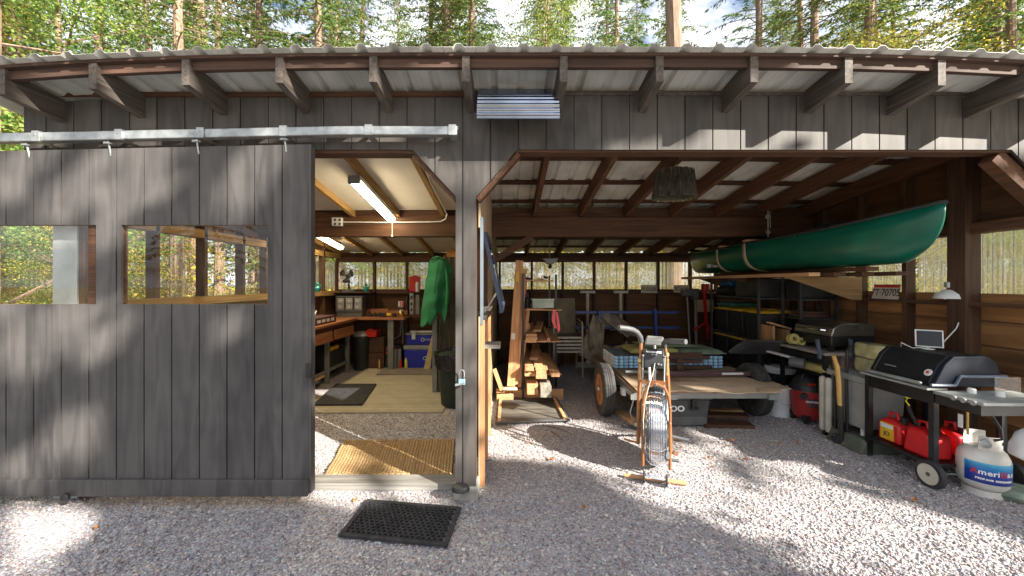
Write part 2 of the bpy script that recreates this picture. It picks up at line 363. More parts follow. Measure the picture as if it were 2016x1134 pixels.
# ================================================================= ground
def gravel_mat(name, dark=1.0, brown=0.0, scale=62):
    m, nt, b, new, link = nmat(name)
    tc = new('ShaderNodeTexCoord'); vo = new('ShaderNodeTexVoronoi'); vo.inputs['Scale'].default_value = scale; link(tc.outputs['Object'], vo.inputs['Vector'])
    sep = new('ShaderNodeSeparateColor'); link(vo.outputs['Color'], sep.inputs[0])
    r = ramp(new, STONES); link(sep.outputs[0], r.inputs[0])
    n = new('ShaderNodeTexNoise'); n.inputs['Scale'].default_value = 1.1; n.inputs['Detail'].default_value = 6; link(tc.outputs['Object'], n.inputs['Vector'])
    mr = new('ShaderNodeMapRange'); link(n.outputs[0], mr.inputs[0]); mr.inputs[3].default_value = 0.75 * dark; mr.inputs[4].default_value = 1.15 * dark
    hs = new('ShaderNodeHueSaturation'); link(mr.outputs[0], hs.inputs['Value']); link(r.outputs[0], hs.inputs['Color']); link(hs.outputs[0], b.inputs['Base Color'])
    b.inputs['Roughness'].default_value = 0.8
    iv = new('ShaderNodeMath'); iv.operation = 'SUBTRACT'; iv.inputs[0].default_value = 1; link(vo.outputs['Distance'], iv.inputs[1])
    bp = new('ShaderNodeBump'); bp.inputs['Strength'].default_value = 0.6; bp.inputs['Distance'].default_value = 0.010
    link(iv.outputs[0], bp.inputs['Height']); link(bp.outputs[0], b.inputs['Normal'])
    return m
STONES = [(0.0, (0.20, 0.17, 0.175)), (0.2, (0.32, 0.28, 0.285)), (0.38, (0.40, 0.38, 0.40)), (0.52, (0.35, 0.38, 0.42)), (0.68, (0.50, 0.48, 0.47)), (0.82, (0.45, 0.36, 0.34)), (0.93, (0.60, 0.57, 0.53)), (1.0, (0.74, 0.71, 0.67))]
M_grav = gravel_mat('pea_gravel', scale=78)
M_floor = wood('forest_litter', (0.10, 0.075, 0.035), (0.34, 0.25, 0.08), 'x', fine=6, along=6, vary=0.4)
g = MB(); g.sheet(lambda u, v: (-9 + 18 * u, -8 + 16.2 * v, 0), 24, 24)
struct('gravel_yard', g, M_grav)
g = MB(); g.sheet(lambda u, v: (-200 + 400 * u, -150 + 400 * v, -0.03 + 0.0 * u), 8, 8)
struct('forest_floor', g, M_floor)

def stone_field(n, box, smin, smax, name, mat, zoff=0.0):
    t = (1 + 5 ** .5) / 2
    ico = np.array([(-1, t, 0), (1, t, 0), (-1, -t, 0), (1, -t, 0), (0, -1, t), (0, 1, t), (0, -1, -t), (0, 1, -t), (t, 0, -1), (t, 0, 1), (-t, 0, -1), (-t, 0, 1)], float)
    ico /= np.linalg.norm(ico[0])
    fc = np.array([(0, 11, 5), (0, 5, 1), (0, 1, 7), (0, 7, 10), (0, 10, 11), (1, 5, 9), (5, 11, 4), (11, 10, 2), (10, 7, 6), (7, 1, 8), (3, 9, 4), (3, 4, 2), (3, 2, 6), (3, 6, 8), (3, 8, 9), (4, 9, 5), (2, 4, 11), (6, 2, 10), (8, 6, 7), (9, 8, 1)])
    x0, x1, y0, y1 = box
    k = np.random.rand(n); ys = y0 + (y1 - y0) * k ** 1.25      # a few more near the camera
    xs = np.random.uniform(-1.42, 1.42, n) * (ys + 0.1)
    xs = np.clip(xs, x0, x1)
    s = np.random.uniform(smin, smax, n) ** 1.0
    sc = np.stack([s * np.random.uniform(0.8, 1.3, n), s * np.random.uniform(0.7, 1.1, n), s * np.random.uniform(0.45, 0.75, n)], 1)
    an = np.random.rand(n) * 6.283
    v = ico[None] * sc[:, None, :] * np.random.uniform(0.85, 1.15, (n, 12, 1))
    tl = np.random.uniform(-0.5, 0.5, n)
    y_, z_ = v[..., 1].copy(), v[..., 2].copy()
    v[..., 1] = y_ * np.cos(tl)[:, None] - z_ * np.sin(tl)[:, None]; v[..., 2] = y_ * np.sin(tl)[:, None] + z_ * np.cos(tl)[:, None]
    x_, y_ = v[..., 0].copy(), v[..., 1].copy()
    v[..., 0] = x_ * np.cos(an)[:, None] - y_ * np.sin(an)[:, None]; v[..., 1] = x_ * np.sin(an)[:, None] + y_ * np.cos(an)[:, None]
    v += np.stack([xs, ys, np.random.uniform(0.0, 0.006, n) + zoff], 1)[:, None, :]
    v = v.reshape(-1, 3); f = (fc[None] + (np.arange(n) * 12)[:, None, None]).reshape(-1, 3)
    me = bpy.data.meshes.new(name); me.vertices.add(len(v)); me.vertices.foreach_set('co', v.ravel())
    me.loops.add(f.size); me.loops.foreach_set('vertex_index', f.ravel()); me.polygons.add(len(f))
    me.polygons.foreach_set('loop_start', np.arange(0, f.size, 3)); me.update(calc_edges=True)
    me.polygons.foreach_set('use_smooth', [True] * len(f)); me.materials.append(mat)
    o = bpy.data.objects.new(name, me); COL.objects.link(o); o['kind'] = 'stuff'; return o
m, nt, b, new, link = nmat('gravel_stone')
geo = new('ShaderNodeNewGeometry'); r = ramp(new, STONES); link(geo.outputs['Random Per Island'], r.inputs[0]); b.inputs['Roughness'].default_value = 0.65
tcg = new('ShaderNodeTexCoord'); ng = new('ShaderNodeTexNoise'); ng.inputs['Scale'].default_value = 1.6; ng.inputs['Detail'].default_value = 5; link(tcg.outputs['Object'], ng.inputs['Vector']); mg = new('ShaderNodeMapRange'); link(ng.outputs[0], mg.inputs[0]); mg.inputs[1].default_value = .3; mg.inputs[2].default_value = .7; mg.inputs[3].default_value = .72; mg.inputs[4].default_value = 1.08
hg = new('ShaderNodeHueSaturation'); hg.inputs['Saturation'].default_value = 1.25; link(mg.outputs[0], hg.inputs['Value']); link(r.outputs[0], hg.inputs['Color']); link(hg.outputs[0], b.inputs['Base Color'])
stone_field(56000, (-4.2, 4.1, 2.0, 5.2), 0.0045, 0.0095, 'gravel_stones', m)
stone_field(1500, (-4.2, 4.1, 2.0, 4.6), 0.010, 0.016, 'larger_pebbles', m)

# ================================================================= the shed
D0, DB = 2.83, 7.6              # front wall plane, back wall plane
XL, XR = -3.34, 4.12            # left and right wall
shed = thing('shed', 'long dark grey timber shed with open carport bay and corrugated metal roof', 'shed', (0, D0, 0))
def sag(px):                    # the eaves line droops a little towards both ends
    u = px - 1000
    return (-0.078 * (abs(u) / 985) ** 3 if u < 0 else -0.045 * (u / 1000) ** 4)
def sagx(x, d=2.49): return sag(1000 + max(-1150, min(1150, x / d * F)))
def clip_poly(poly, x0, x1):
    def half(pl, c, sgn):
        out = []
        for i in range(len(pl)):
            a, b_ = pl[i], pl[(i + 1) % len(pl)]
            ia, ib = sgn * (a[0] - c) >= 0, sgn * (b_[0] - c) >= 0
            if ia: out.append(a)
            if ia != ib:
                t = (c - a[0]) / (b_[0] - a[0]); out.append((c, a[1] + t * (b_[1] - a[1])))
        return out
    pl = half(poly, x0, 1)
    return half(pl, x1, -1) if len(pl) > 2 else []
def planks(mb, poly, y0, y1, spacing, origin, gap=0.009, back=0.011, holes=()):
    """boards with real grooves cut from an outline; the sheet behind closes the grooves"""
    xs = [p[0] for p in poly]; k0 = math.floor((min(xs) - origin) / spacing) - 1; k1 = math.ceil((max(xs) - origin) / spacing) + 1
    for k in range(k0, k1):
        a, b_ = origin + k * spacing + gap / 2, origin + (k + 1) * spacing - gap / 2
        pl = clip_poly(poly, a, b_)
        if len(pl) > 2: mb.prism(pl, 'xz', y0, y0 + back)
    mb.prism(poly, 'xz', y0 + back - 0.0005, y1)
ZH = 2.568
# facade siding: fascia band, door gussets, post
fs = MB()
def topz(x): return 3.0 + sagx(x)
XE = PX(47, D0)
seg = [(XE, ZH), (PX(812, D0), ZH), (PX(897, D0), PZ(386, D0)), (PX(897, D0), .10), (PX(937, D0), .10), (PX(937, D0), PZ(388, D0)), (PX(1018, D0), ZH), (PX(1992, D0), ZH), (PX(2140, D0), PZ(452, D0))] + [(PX(p_, D0), topz(PX(p_, D0))) for p_ in (2140, 1900, 1700, 1400, 1000, 600, 400, 250, 120, 47)]
planks(fs, seg, D0, D0 + 0.0165, SP, PX(911, D0))
o = part('fascia_siding', fs, M_sid, shed, smooth=False)
X0p, X1p = PX(897, D0), PX(937, D0)
# right end: post at the corner of the carport
part('corner_post', MB().box(XR - 0.04, XR + 0.12, D0, D0 + 0.14, 0, 2.55), M_sid, shed)
# raw edge strips under the siding
part('header', MB().box(XL, PX(897, D0), D0 + 0.017, D0 + 0.13, ZH - 0.022, 2.80), M_brX, shed)
part('header', MB().box(PX(945, D0), XR, D0 + 0.017, D0 + 0.13, ZH - 0.012, 2.80), M_brX, shed)
part('divider_post', MB().box(X0p + 0.002, X1p - 0.004, D0 + 0.017, D0 + 0.15, 0.0, 2.9), M_brZ, shed)
part('knee_brace', MB().bar((PX(815, D0) - 0.01, D0 + 0.07, ZH - 0.03), (X0p - 0.0, D0 + 0.07, PZ(390, D0)), 0.09, 0.035, (1, 0, 0)), M_brY, shed)
part('knee_brace', MB().bar((PX(1019, D0) + 0.01, D0 + 0.07, ZH - 0.02), (X1p + 0.012, D0 + 0.07, PZ(392, D0)), 0.09, 0.035, (-1, 0, 0)), M_brY, shed)
part('knee_brace', MB().bar((PX(1975, D0), D0 + 0.08, ZH - 0.03), (XR, D0 + 0.08, 2.1), 0.09, 0.11, (1, 0, 0)), M_brY, shed)
part('post_footing', MB().box(PX(893, D0), PX(941, D0), D0 - 0.02, D0 + 0.16, 0, 0.098), M_conc, shed, bevel=0.004)
part('door_sill', MB().box(XL, PX(905, 2.95), 2.95, 3.1, 0, 0.055), wood('weathered_sill', (0.11, 0.105, 0.095), (0.27, 0.255, 0.23), 'x'), shed, bevel=0.004)
part('wall_trim', MB().box(XE, PX(930, D0), D0 - 0.012, D0 - 0.001, 2.952, 2.985), M_brX, shed)
part('wall_trim', MB().box(PX(1100, D0), XR + .1, D0 - 0.012, D0 - 0.001, 2.962, 2.985), M_rough, shed)

# rafters
RX = [-3.27, -2.68, -2.08, -1.476, -.87, -.27, .36, .98, 1.59, 2.20, 2.80, 3.37, 3.97]
def rz(d, x=0): return 2.838 - 0.15 * (d - D0) + sagx(x) * max(0, 1 - (d - 2.49) / 3)
def rafter(x, d0, d1):
    t = 0.05; mb = MB(); vs = []; n = 4
    for k in range(n):
        d = d0 + (d1 - d0) * k / (n - 1)
        zb = rz(d, x); zt = zb + 0.165
        vs += [(x - t / 2, d, zb), (x + t / 2, d, zb), (x + t / 2, d, zt), (x - t / 2, d, zt)]
    fs_ = [(0, 1, 2, 3), (12, 15, 14, 13)]
    for k in range(3):
        a = 4 * k; b_ = a + 4
        fs_ += [(a, b_, b_ + 1, a + 1), (a + 1, b_ + 1, b_ + 2, a + 2), (a + 2, b_ + 2, b_ + 3, a + 3), (a + 3, b_ + 3, b_, a)]
    return mb.add(vs, fs_)
for x in RX:
    part('rafter_tail', rafter(x, 2.49, 2.829), M_rough, shed)
    part('rafter', rafter(x, 2.847, 7.95), M_yelY if x < -0.4 else M_brY, shed)
# blocking between the rafter tips, thin fascia strip, purlins
bk = MB(); 
ex = [-3.78] + RX + [4.6]
for a, c in zip(ex[:-1], ex[1:]):
    z0 = rz(2.51, a) + 0.165; z1 = rz(2.51, c) + 0.165
    bk.prism([(a + .026, z0 - 0.055), (c - .026, z1 - 0.055), (c - .026, z1), (a + .026, z0)], 'xz', 2.515, 2.55)
M_eave = wood('eaves_red_brown', (0.034, 0.018, 0.012), (0.085, 0.044, 0.029), 'x'); part('eaves_blocking', bk, M_eave, shed)
def strip(d, w, h, x0, x1, lift=0.165, n=24):
    mb = MB(); vs = []; fs_ = []
    for i in range(n + 1):
        x = x0 + (x1 - x0) * i / n; z = rz(d, x) + lift
        vs += [(x, d, z), (x, d + w, z - .15 * w), (x, d + w, z + h - .15 * w), (x, d, z + h)]
        if i:
            a = 4 * (i - 1); b_ = 4 * i
            fs_ += [(a, b_, b_ + 1, a + 1), (a + 1, b_ + 1, b_ + 2, a + 2), (a + 2, b_ + 2, b_ + 3, a + 3), (a + 3, b_ + 3, b_, a)]
    fs_ += [(0, 1, 2, 3), (4 * n, 4 * n + 3, 4 * n + 2, 4 * n + 1)]
    return mb.add(vs, fs_)
part('eaves_strip', strip(2.485, 0.09, 0.02, -3.78, 4.6, 0.1655), M_eave, shed)
for d in (3.2, 3.85, 4.45, 5.06, 5.7, 6.3, 6.9, 7.5):
    part('purlin', strip(d, 0.09, 0.02, -3.6, 4.4, 0.1655), M_brX, shed)
# corrugated steel roof: ribs every 0.207 m
def roof_fn():
    mb = MB(); pit = 0.2065; x0, x1 = -3.78, 4.7; prof = [(0, 0), (0.055, 0), (0.062, 0.003), (0.069, 0), (0.125, 0), (0.148, 0.022), (0.178, 0.022), (0.2, 0)]
    xs = []; x = x0
    while x < x1:
        for a, h in prof: xs.append((x + a, h))
        x += pit
    ds = (2.44, 2.6, 3.3, 4.2, 5.4, 6.6, 8.05); W_ = len(xs); vs = []; fs_ = []
    for layer in (0, 0.0015):
        for d in ds:
            for xx, h in xs: vs.append((xx, d, rz(d, xx) + 0.187 + h - layer))
    n = W_ * len(ds)
    for j in range(len(ds) - 1):
        for i in range(W_ - 1):
            a = j * W_ + i; fs_.append((a, a + 1, a + 1 + W_, a + W_)); fs_.append((a + n, a + W_ + n, a + 1 + W_ + n, a + 1 + n))
    for i in range(W_ - 1): fs_.append((i, i + n, i + 1 + n, i + 1))
    return mb.add(vs, fs_)
part('corrugated_roof', roof_fn(), M_roof, shed, recalc=False, smooth=False)
# screw heads on the eaves are too small to see; workshop ceiling panels between the rafters
for a, c in zip(RX[:5], RX[1:6]):
    for (d0, d1) in ((2.97, 5.14), (5.31, 7.55)):
        c2 = min(c, -0.24)
        def fn(u, v, a=a, c2=c2, d0=d0, d1=d1):
            x = a + .027 + (c2 - a - .054) * u; d = d0 + (d1 - d0) * v; return (x, d, rz(d, x) + 0.085)
        part('ceiling_panel', MB().sheet(fn, 1, 6, 0.012), M_panel, shed)
# beams
part('mid_beam', MB().box(XL, XR - 0.02, 5.15, 5.30, 2.217, 2.467), M_brX, shed)
bk = MB()
for a, c in zip(RX[:-1], RX[1:]): bk.box(a + .027, c - .027, 5.2, 5.24, 2.469, 2.60)
part('rafter_blocking', bk, M_brX, shed)
# ---------------- walls: studs, linings, window strips with corrugated clear sheet
M_corr, nt, b, new, link = nmat('clear_corrugated_sheet')
rf = new('ShaderNodeBsdfRefraction'); rf.inputs['IOR'].default_value = 1.22; rf.inputs['Roughness'].default_value = 0.06; rf.inputs[0].default_value = (0.95, 0.96, 0.9, 1)
tl = new('ShaderNodeBsdfTranslucent'); tl.inputs[0].default_value = (0.85, 0.86, 0.8, 1)
tp = new('ShaderNodeBsdfTransparent')
m1 = new('ShaderNodeMixShader'); m1.inputs[0].default_value = 0.38; link(rf.outputs[0], m1.inputs[1]); link(tl.outputs[0], m1.inputs[2])
m2 = new('ShaderNodeMixShader'); m2.inputs[0].default_value = 0.3; link(m1.outputs[0], m2.inputs[1]); link(tp.outputs[0], m2.inputs[2])
link(m2.outputs[0], nt.nodes['Material Output'].inputs[0])
def corr(p0, p1, z0, z1, pit=0.068, amp=0.009):
    """corrugated sheet standing between two plan points"""
    p0, p1 = Vector(p0), Vector(p1); L = (p1 - p0).length; d = (p1 - p0) / L; nrm = Vector((-d.y, d.x)); N = max(8, int(L / pit * 8))
    mb = MB(); vs = []
    for z in (z0, z1):
        for i in range(N + 1):
            t = L * i / N; q = p0 + d * t + nrm * (amp * math.cos(t / pit * 2 * math.pi)); vs.append((q.x, q.y, z))
    return mb.add(vs, [(i, i + 1, N + 2 + i, N + 1 + i) for i in range(N)])
ZW0, ZW1 = 1.47, 2.005
back_studs = [PX(p_, 7.55) for p_ in (616, 662, 737, 801, 862, 925, 984, 1047, 1108, 1170, 1233, 1296, 1359, 1410)]
bw = thing  # (parts only)
part('back_wall', MB().box(XL, XR, 7.62, 7.635, 0, ZW0 - 0.0), M_ply, shed)
part('back_wall_head', MB().box(XL, XR, 7.60, 7.64, ZW1, 2.19), M_brX, shed)
part('back_wall_plate', MB().box(XL, XR, 7.50, 7.60, ZW1 + 0.002, ZW1 + 0.10), M_brX, shed)
part('back_wall_ledge', MB().box(XL, XR, 7.44, 7.62, ZW0 - 0.075, ZW0 - 0.04), M_brX, shed)
part('back_wall_sill', MB().box(XL, XR, 7.60, 7.618, ZW0 - 0.04, ZW0 + 0.002), M_brX, shed)
for x in back_studs: part('stud', MB().box(x - 0.02, x + 0.02, 7.52, 7.615, 0, ZW1), M_brZ, shed)
xs = sorted(back_studs + [XL + .02, XR - .02])
for a, c in zip(xs[:-1], xs[1:]):
    if c - a > 0.12: part('window_pane', corr((a + .02, 7.60), (c - .02, 7.60), ZW0 + 0.002, ZW1), M_corr, shed, recalc=False)
# right wall of the carport
ZS = 1.42
RWd = [F * XR / (p_ - 1000) for p_ in (1912, 1799, 1706, 1634, 1580, 1535)]
RWd = [3.43, 3.92, 4.44, 4.95, 5.5, 6.1, 6.7, 7.3]
part('right_wall', MB().box(XR, XR + .015, D0 + .14, 7.62, 0, 1.50), wood('siding_boards', (0.14, 0.062, 0.02), (0.33, 0.165, 0.06), 'y', fine=14, plank=(2, 0.21, 0.0), vary=0.4), shed)
part('right_wall_head', MB().box(XR, XR + .02, D0 + .14, 7.62, 2.02, 2.95), M_plyY, shed)
part('right_wall_plate', MB().box(XR - .1, XR - .002, D0 + .14, 7.5, 2.02, 2.11), M_brY, shed)
part('right_wall_ledge', MB().box(XR - .115, XR - .001, D0 + .14, 7.43, ZS - 0.03, ZS), M_brY, shed)
for i, d in enumerate(RWd): part('stud', MB().box(XR - (.10 if i else .14), XR - .002, d - (.022 if i else .07), d + (.022 if i else .07), 0, 2.7), M_brZ, shed)
ds = [D0 + .14] + RWd + [7.6]
for a, c in zip(ds[:-1], ds[1:]): part('window_pane', corr((XR + .01, a + .03), (XR + .01, c - .03), 1.50, 2.02), M_corr, shed, recalc=False)
bs_ = MB()
for z in (.21, .42, .63, .84, 1.05, 1.26): bs_.box(XR - .004, XR - .001, D0 + .2, 7.5, z, z + .006)
part('wall_board_seams', bs_, M_blk, shed)
# left wall of the workshop
part('left_wall', MB().box(XL - .015, XL, D0 + .05, 7.62, 0, 1.45), M_plyY, shed)
part('left_wall_head', MB().box(XL - .02, XL, D0 + .05, 7.62, 2.07, 2.95), M_plyY, shed)
part('left_wall_plate', MB().box(XL + .001, XL + .10, D0 + .05, 7.5, 2.07, 2.16), M_yelY, shed)
part('left_wall_ledge', MB().box(XL + .001, XL + .12, D0 + .05, 7.4, 1.37, 1.45), M_yelY, shed)
LWd = [F * 3.34 / (1000 - p_) for p_ in (290, 388, 465, 512, 545, 575, 600, 628)]
for d in LWd: part('stud', MB().box(XL + .001, XL + .10, d - .02, d + .02, 0, 2.6), M_brZ, shed)
part('corner_board', MB().box(XL - .02, XL + 0.16, D0 + .02, D0 + .14, 0, 2.54), paint('pale_corner_board', (0.42, 0.45, 0.45), 0.6), shed)
part('corner_board', MB().box(XL + .161, XL + 0.30, D0 + .03, D0 + .13, 0, 2.54), M_brZ, shed)
for i, (a, c) in enumerate(zip([D0 + .14] + LWd, LWd + [7.6])):
    if c - a > .15: part('window_pane', MB().add([(XL - .01, a + .02, 1.45), (XL - .01, c - .02, 1.45), (XL - .01, c - .02, 2.07), (XL - .01, a + .02, 2.07)], [(0, 1, 2, 3)]), M_clear, shed)
# wall between workshop and carport
XD = -0.215
dv = MB().box(XD - .012, XD, 4.35, 7.62, 0, 2.7); dv.box(XD - .012, XD, D0 + .15, 4.35, 0, 1.33); dv.box(XD - .012, XD, D0 + .15, 4.35, 2.02, 2.75)
part('divider_wall', dv, wood('raw_fir_plywood', (0.22, 0.155, 0.10), (0.46, 0.35, 0.23), 'z', fine=22, vary=0.35), shed)
for d in (3.55, 4.3, 5.0, 5.7, 6.4, 7.1): part('stud', MB().box(XD - .1, XD - .0125, d - .02, d + .02, 0, 2.6), M_brZ, shed)
for d in (3.02, 3.5, 4.05): part('stud', MB().box(XD + .001, XD + .035, d - .02, d + .02, 0.0, 1.3), M_lumZ, shed)
part('window_sill', MB().box(XD - .08, XD + .05, D0 + .2, 4.35, 1.30, 1.335), M_rough, shed)
part('window_casing', MB().box(XD + .001, XD + .022, D0 + .15, D0 + .25, 1.27, 2.1), paint('blue_grey_trim', (0.13, 0.16, 0.19), 0.5), shed)
aw = part('awning_window', MB().bar((XD + .02, 3.12, 2.0), (XD + .17, 3.12, 1.36), 0.04, 0.03, (1, 0, 0)).bar((XD + .02, 4.2, 2.0), (XD + .17, 4.2, 1.36), 0.04, 0.03, (1, 0, 0)).bar((XD + .16, 3.14, 1.37), (XD + .16, 4.18, 1.37), 0.035, 0.05).bar((XD + .03, 3.14, 1.98), (XD + .03, 4.18, 1.98), 0.035, 0.05), paint('navy_sash', (0.035, 0.05, 0.09), 0.5), shed)
part('pane', MB().add([(XD + .04, 3.14, 1.97), (XD + .04, 4.18, 1.97), (XD + .16, 4.18, 1.385), (XD + .16, 3.14, 1.385)], [(0, 1, 2, 3)]), M_clear, aw)
part('stay', MB().cyl((XD + .02, 3.2, 1.345), (XD + .12, 3.2, 1.5), 0.006, 8), M_galv, aw)
part('bracket_shelf', MB().box(XD + .002, XD + .155, 3.02, 3.22, 1.075, 1.105), M_wea, shed, bevel=0.002)
for d in (4.5,): part('knee_brace', MB().bar((XD + .03, 5.2, 1.9), (XD + .55, 5.2, 2.217), 0.05, 0.09), M_brX, shed)
part('knee_brace', MB().bar((XR - .12, 5.22, 1.85), (XR - .6, 5.22, 2.217), 0.05, 0.09), M_brX, shed)
# pleated chrome visor on the fascia
vz = [(2.825, 2.985)]; N = 42; pts = []
for i in range(N + 1):
    t = i / N; bz = 2.99 - 0.30 * t; by = 2.80 - 0.20 * (1 - (1 - t) ** 2); k = 0.008 * math.cos(t * 2 * math.pi * 8)
    pts.append((by - k, bz + k * 0.3))
vis = MB(); x0, x1 = PX(940, 2.66), PX(1100, 2.66)
for i in range(N): 
    a, c = pts[i], pts[i + 1]; vis.add([(x0, a[0], a[1]), (x1, a[0], a[1]), (x1, c[0], c[1]), (x0, c[0], c[1])], [(0, 1, 2, 3)])
vis2 = MB().sheet(lambda u, v: (x0 + (x1 - x0) * u, pts[int(round(v * N))][0], pts[int(round(v * N))][1]), 1, N, 0.0015)
part('light_visor', vis2, paint('dark_mirror_pleats', (0.30, 0.33, 0.40), 0.1, 1.0, var=0.1, bump=0), shed, ang=80)
# corrugated dark partition in the workshop
xa, xb = -1.06, XD - .11
part('partition_post', MB().box(xa - .03, xa + .035, 5.56, 5.62, 0, 1.97), M_steelp, shed)
cp = corr((xa + .035, 5.58), (xb, 5.58), 0.02, 1.97, 0.076, 0.013)
part('corrugated_partition', cp, paint('smoked_corrugated_sheet', (0.10, 0.09, 0.06), 0.35, 0.1, var=0.25), shed, recalc=False)
part('partition_rail', MB().box(xa, xb, 5.60, 5.64, 1.30, 1.36), M_brX, shed)
# electrics on the beam
oc = part('outlet_box', MB().box(PX(655, 5.12), PX(674, 5.12), 5.09, 5.149, PZ(445, 5.12), PZ(429, 5.12)), M_wht2, shed, bevel=.003)
s_ = MB()
for px, py in ((660, 433), (669, 433), (660, 441), (669, 441)): s_.cyl(P(px, py, 5.092), P(px, py, 5.086), 0.018, 10)
part('socket', s_, M_blkp, oc)
part('conduit', MB().tube([P(675, 437, 5.13), P(760, 438, 5.13), P(850, 437, 5.13), P(868, 436, 5.12), P(877, 431, 5.10), P(880, 422, 5.05), P(866, 395, 4.6), P(848, 360, 4.0), P(838, 335, 3.6), P(832, 318, 3.2)], 0.008, 8), M_white, shed)
o2 = part('outlet_box', MB().box(PX(785, 7.5), PX(795, 7.5), 7.46, 7.51, PZ(604, 7.5), PZ(593, 7.5)), M_wht2, shed)
s_ = MB()
for px, py in ((788, 596), (792, 596), (788, 601), (792, 601)): s_.box(PX(px, 7.45) - .012, PX(px, 7.45) + .012, 7.452, 7.459, PZ(py, 7.45) - .018, PZ(py, 7.45) + .018)
part('socket', s_, M_txr, o2)
part('conduit', MB().tube([P(790, 628, 7.5), P(788, 660, 7.5), P(775, 668, 7.48), P(700, 668, 7.45)], 0.012, 8), M_galv, shed)
part('conduit', MB().tube([P(793, 628, 7.5), P(793, 690, 7.5)], 0.010, 8), M_galv, shed)
# door track: box rail, brackets
tz0, tz1 = 2.628, 2.69
def tdz(x): return 0.035 * min(0, (x + 1.2)) * 0.6
xl_, xr_ = -4.4, PX(900, 2.72)
tr = MB(); vs = []
for x in (xl_, -3.2, -2.2, -1.2, xr_):
    z = tdz(x); vs += [(x, 2.70, tz0 + z), (x, 2.76, tz0 + z), (x, 2.76, tz1 + z), (x, 2.70, tz1 + z)]
fc = [(0, 1, 2, 3), (16, 19, 18, 17)]
for k in range(4):
    a = 4 * k; c = a + 4
    fc += [(a, c, c + 1, a + 1), (a + 1, c + 1, c + 2, a + 2), (a + 2, c + 2, c + 3, a + 3), (a + 3, c + 3, c, a)]
tr.add(vs, fc)
tr = part('door_track', tr, M_galv, shed, bevel=0.006)
for px in (892, 729, 563, 402, 243, 82):
    x = PX(px, 2.73); z = tdz(x)
    bmb = MB().box(x - .026, x + .026, 2.691, 2.828, tz0 - .004 + z, tz0 - .0005 + z).box(x - .026, x + .026, 2.691, 2.6985, tz0 + z, tz1 + z + .006).box(x - .026, x + .026, 2.692, 2.828, tz1 + z + .002, tz1 + z + .006).box(x - .018, x + .026, 2.814, 2.829, tz1 + z + .006, tz1 + z + .045)
    bmb.cyl((x + .004, 2.814, tz1 + z + .027), (x + .004, 2.802, tz1 + z + .027), 0.009, 6).cyl((x - .004, 2.692, tz1 + z - .02), (x - .004, 2.688, tz1 + z - .02), 0.008, 10)
    part('bracket', bmb, M_galv, tr)
part('padlock_hasp', MB().bar(P(897, 757, 2.80), P(914, 753, 2.80), 0.05, 0.012), M_galv, shed)

# ================================================================= sliding door
XA, XB = -4.1, PX(607, 2.74); ZD0, ZD1 = 0.085, 2.575
def dtop(x): return ZD1 + 0.022 * (x - XB)
door = thing('sliding_door', 'grey plank sliding barn door hanging from a galvanised track with two clear windows', 'door', ((XA + XB) / 2, 2.76, ZD0))
w1 = (-4.0, PX(189, 2.74)); w2 = (PX(238, 2.74), PX(527, 2.74)); wz = (PZ(599, 2.74), PZ(443, 2.74))
pan = MB()
def zr(x): return [(x, dtop(x))]
for (a, c, z0, z1) in ((XA, XB, None, wz[0]), (XA, XB, wz[1], 'top'), (XA, w1[0], wz[0], wz[1]), (w1[1], w2[0], wz[0], wz[1]), (w2[1], XB, wz[0], wz[1])):
    zz0 = ZD0 + .002 if z0 is None else z0
    poly = [(a, zz0), (c, zz0), (c, dtop(c) if z1 == 'top' else z1), (a, dtop(a) if z1 == 'top' else z1)]
    planks(pan, poly, 2.74, 2.758, 0.196, XB - 0.186, gap=0.009, back=0.014)
part('door_panel', pan, M_door, door, smooth=False)
fr = MB()
for x in (XA, -3.0, -2.84, -1.62, XB - .09): fr.box(x, x + .088, 2.7585, 2.795, ZD0 + .01, dtop(x) - .005)
for z in (ZD0 + .01, 1.33, 2.03, 2.44): fr.box(XA + .089, XB - .09, 2.760, 2.7935, z, z + .088)
part('door_frame', fr, M_brX, door)
part('bottom_rail', MB().box(XA, XB + .004, 2.718, 2.7395, ZD0 - 0.0, PZ(945, 2.72)), M_door, door, bevel=0.003)
part('edge_board', MB().box(XB + .0005, XB + .018, 2.742, 2.80, ZD0 + .01, dtop(XB)), M_door, door)
for a, c in (w1, w2):
    q = part('window', MB().add([(a, 2.760, wz[0]), (c, 2.760, wz[0]), (c, 2.760, wz[1]), (a, 2.760, wz[1])], [(0, 1, 2, 3)]), M_glass, door)
    e = 0.012; wf = MB().box(a, c, 2.7635, 2.79, wz[0] - e, wz[0]).box(a, c, 2.7635, 2.79, wz[1], wz[1] + e)
    part('window_frame', wf, M_yelY, q)
for px in (560, 387, 213, 52):
    x = PX(px, 2.73); z = tdz(x)
    h = MB().box(x - .02, x + .02, 2.715, 2.745, tz0 + z - .022, tz0 + z - .008).cyl((x - .03, 2.73, tz0 + z - .014), (x + .03, 2.73, tz0 + z - .014), .007, 8).cyl((x, 2.73, tz0 + z), (x + .006, 2.745, dtop(x) - .05), .006, 8)
    part('hanger', h, M_galv, door)
part('pull_handle', MB().box(XB - .012, XB + .022, 2.728, 2.739, 1.02 - .10, 1.02 + .0), M_blk, door, bevel=.003)
solo('door_roller', MB().lathe([(0, 0), (.022, 0), (.03, .008), (.03, .022), (.02, .03), (0, .03)], (PX(133, 2.70), 2.70, 0.10), 14, (0, -1, 0)), M_blkp, 'small black roller guide at the foot of the sliding door', 'door roller')
solo('door_stop', MB().lathe([(0, 0), (.064, 0), (.066, .012), (.058, .034), (.04, .042), (0, .042)], (PX(907, 2.79), 2.775, .0985), 22, sq=(1.0, .72)), M_blkp, 'black rounded rubber door stop on the footing of the post', 'door stop')
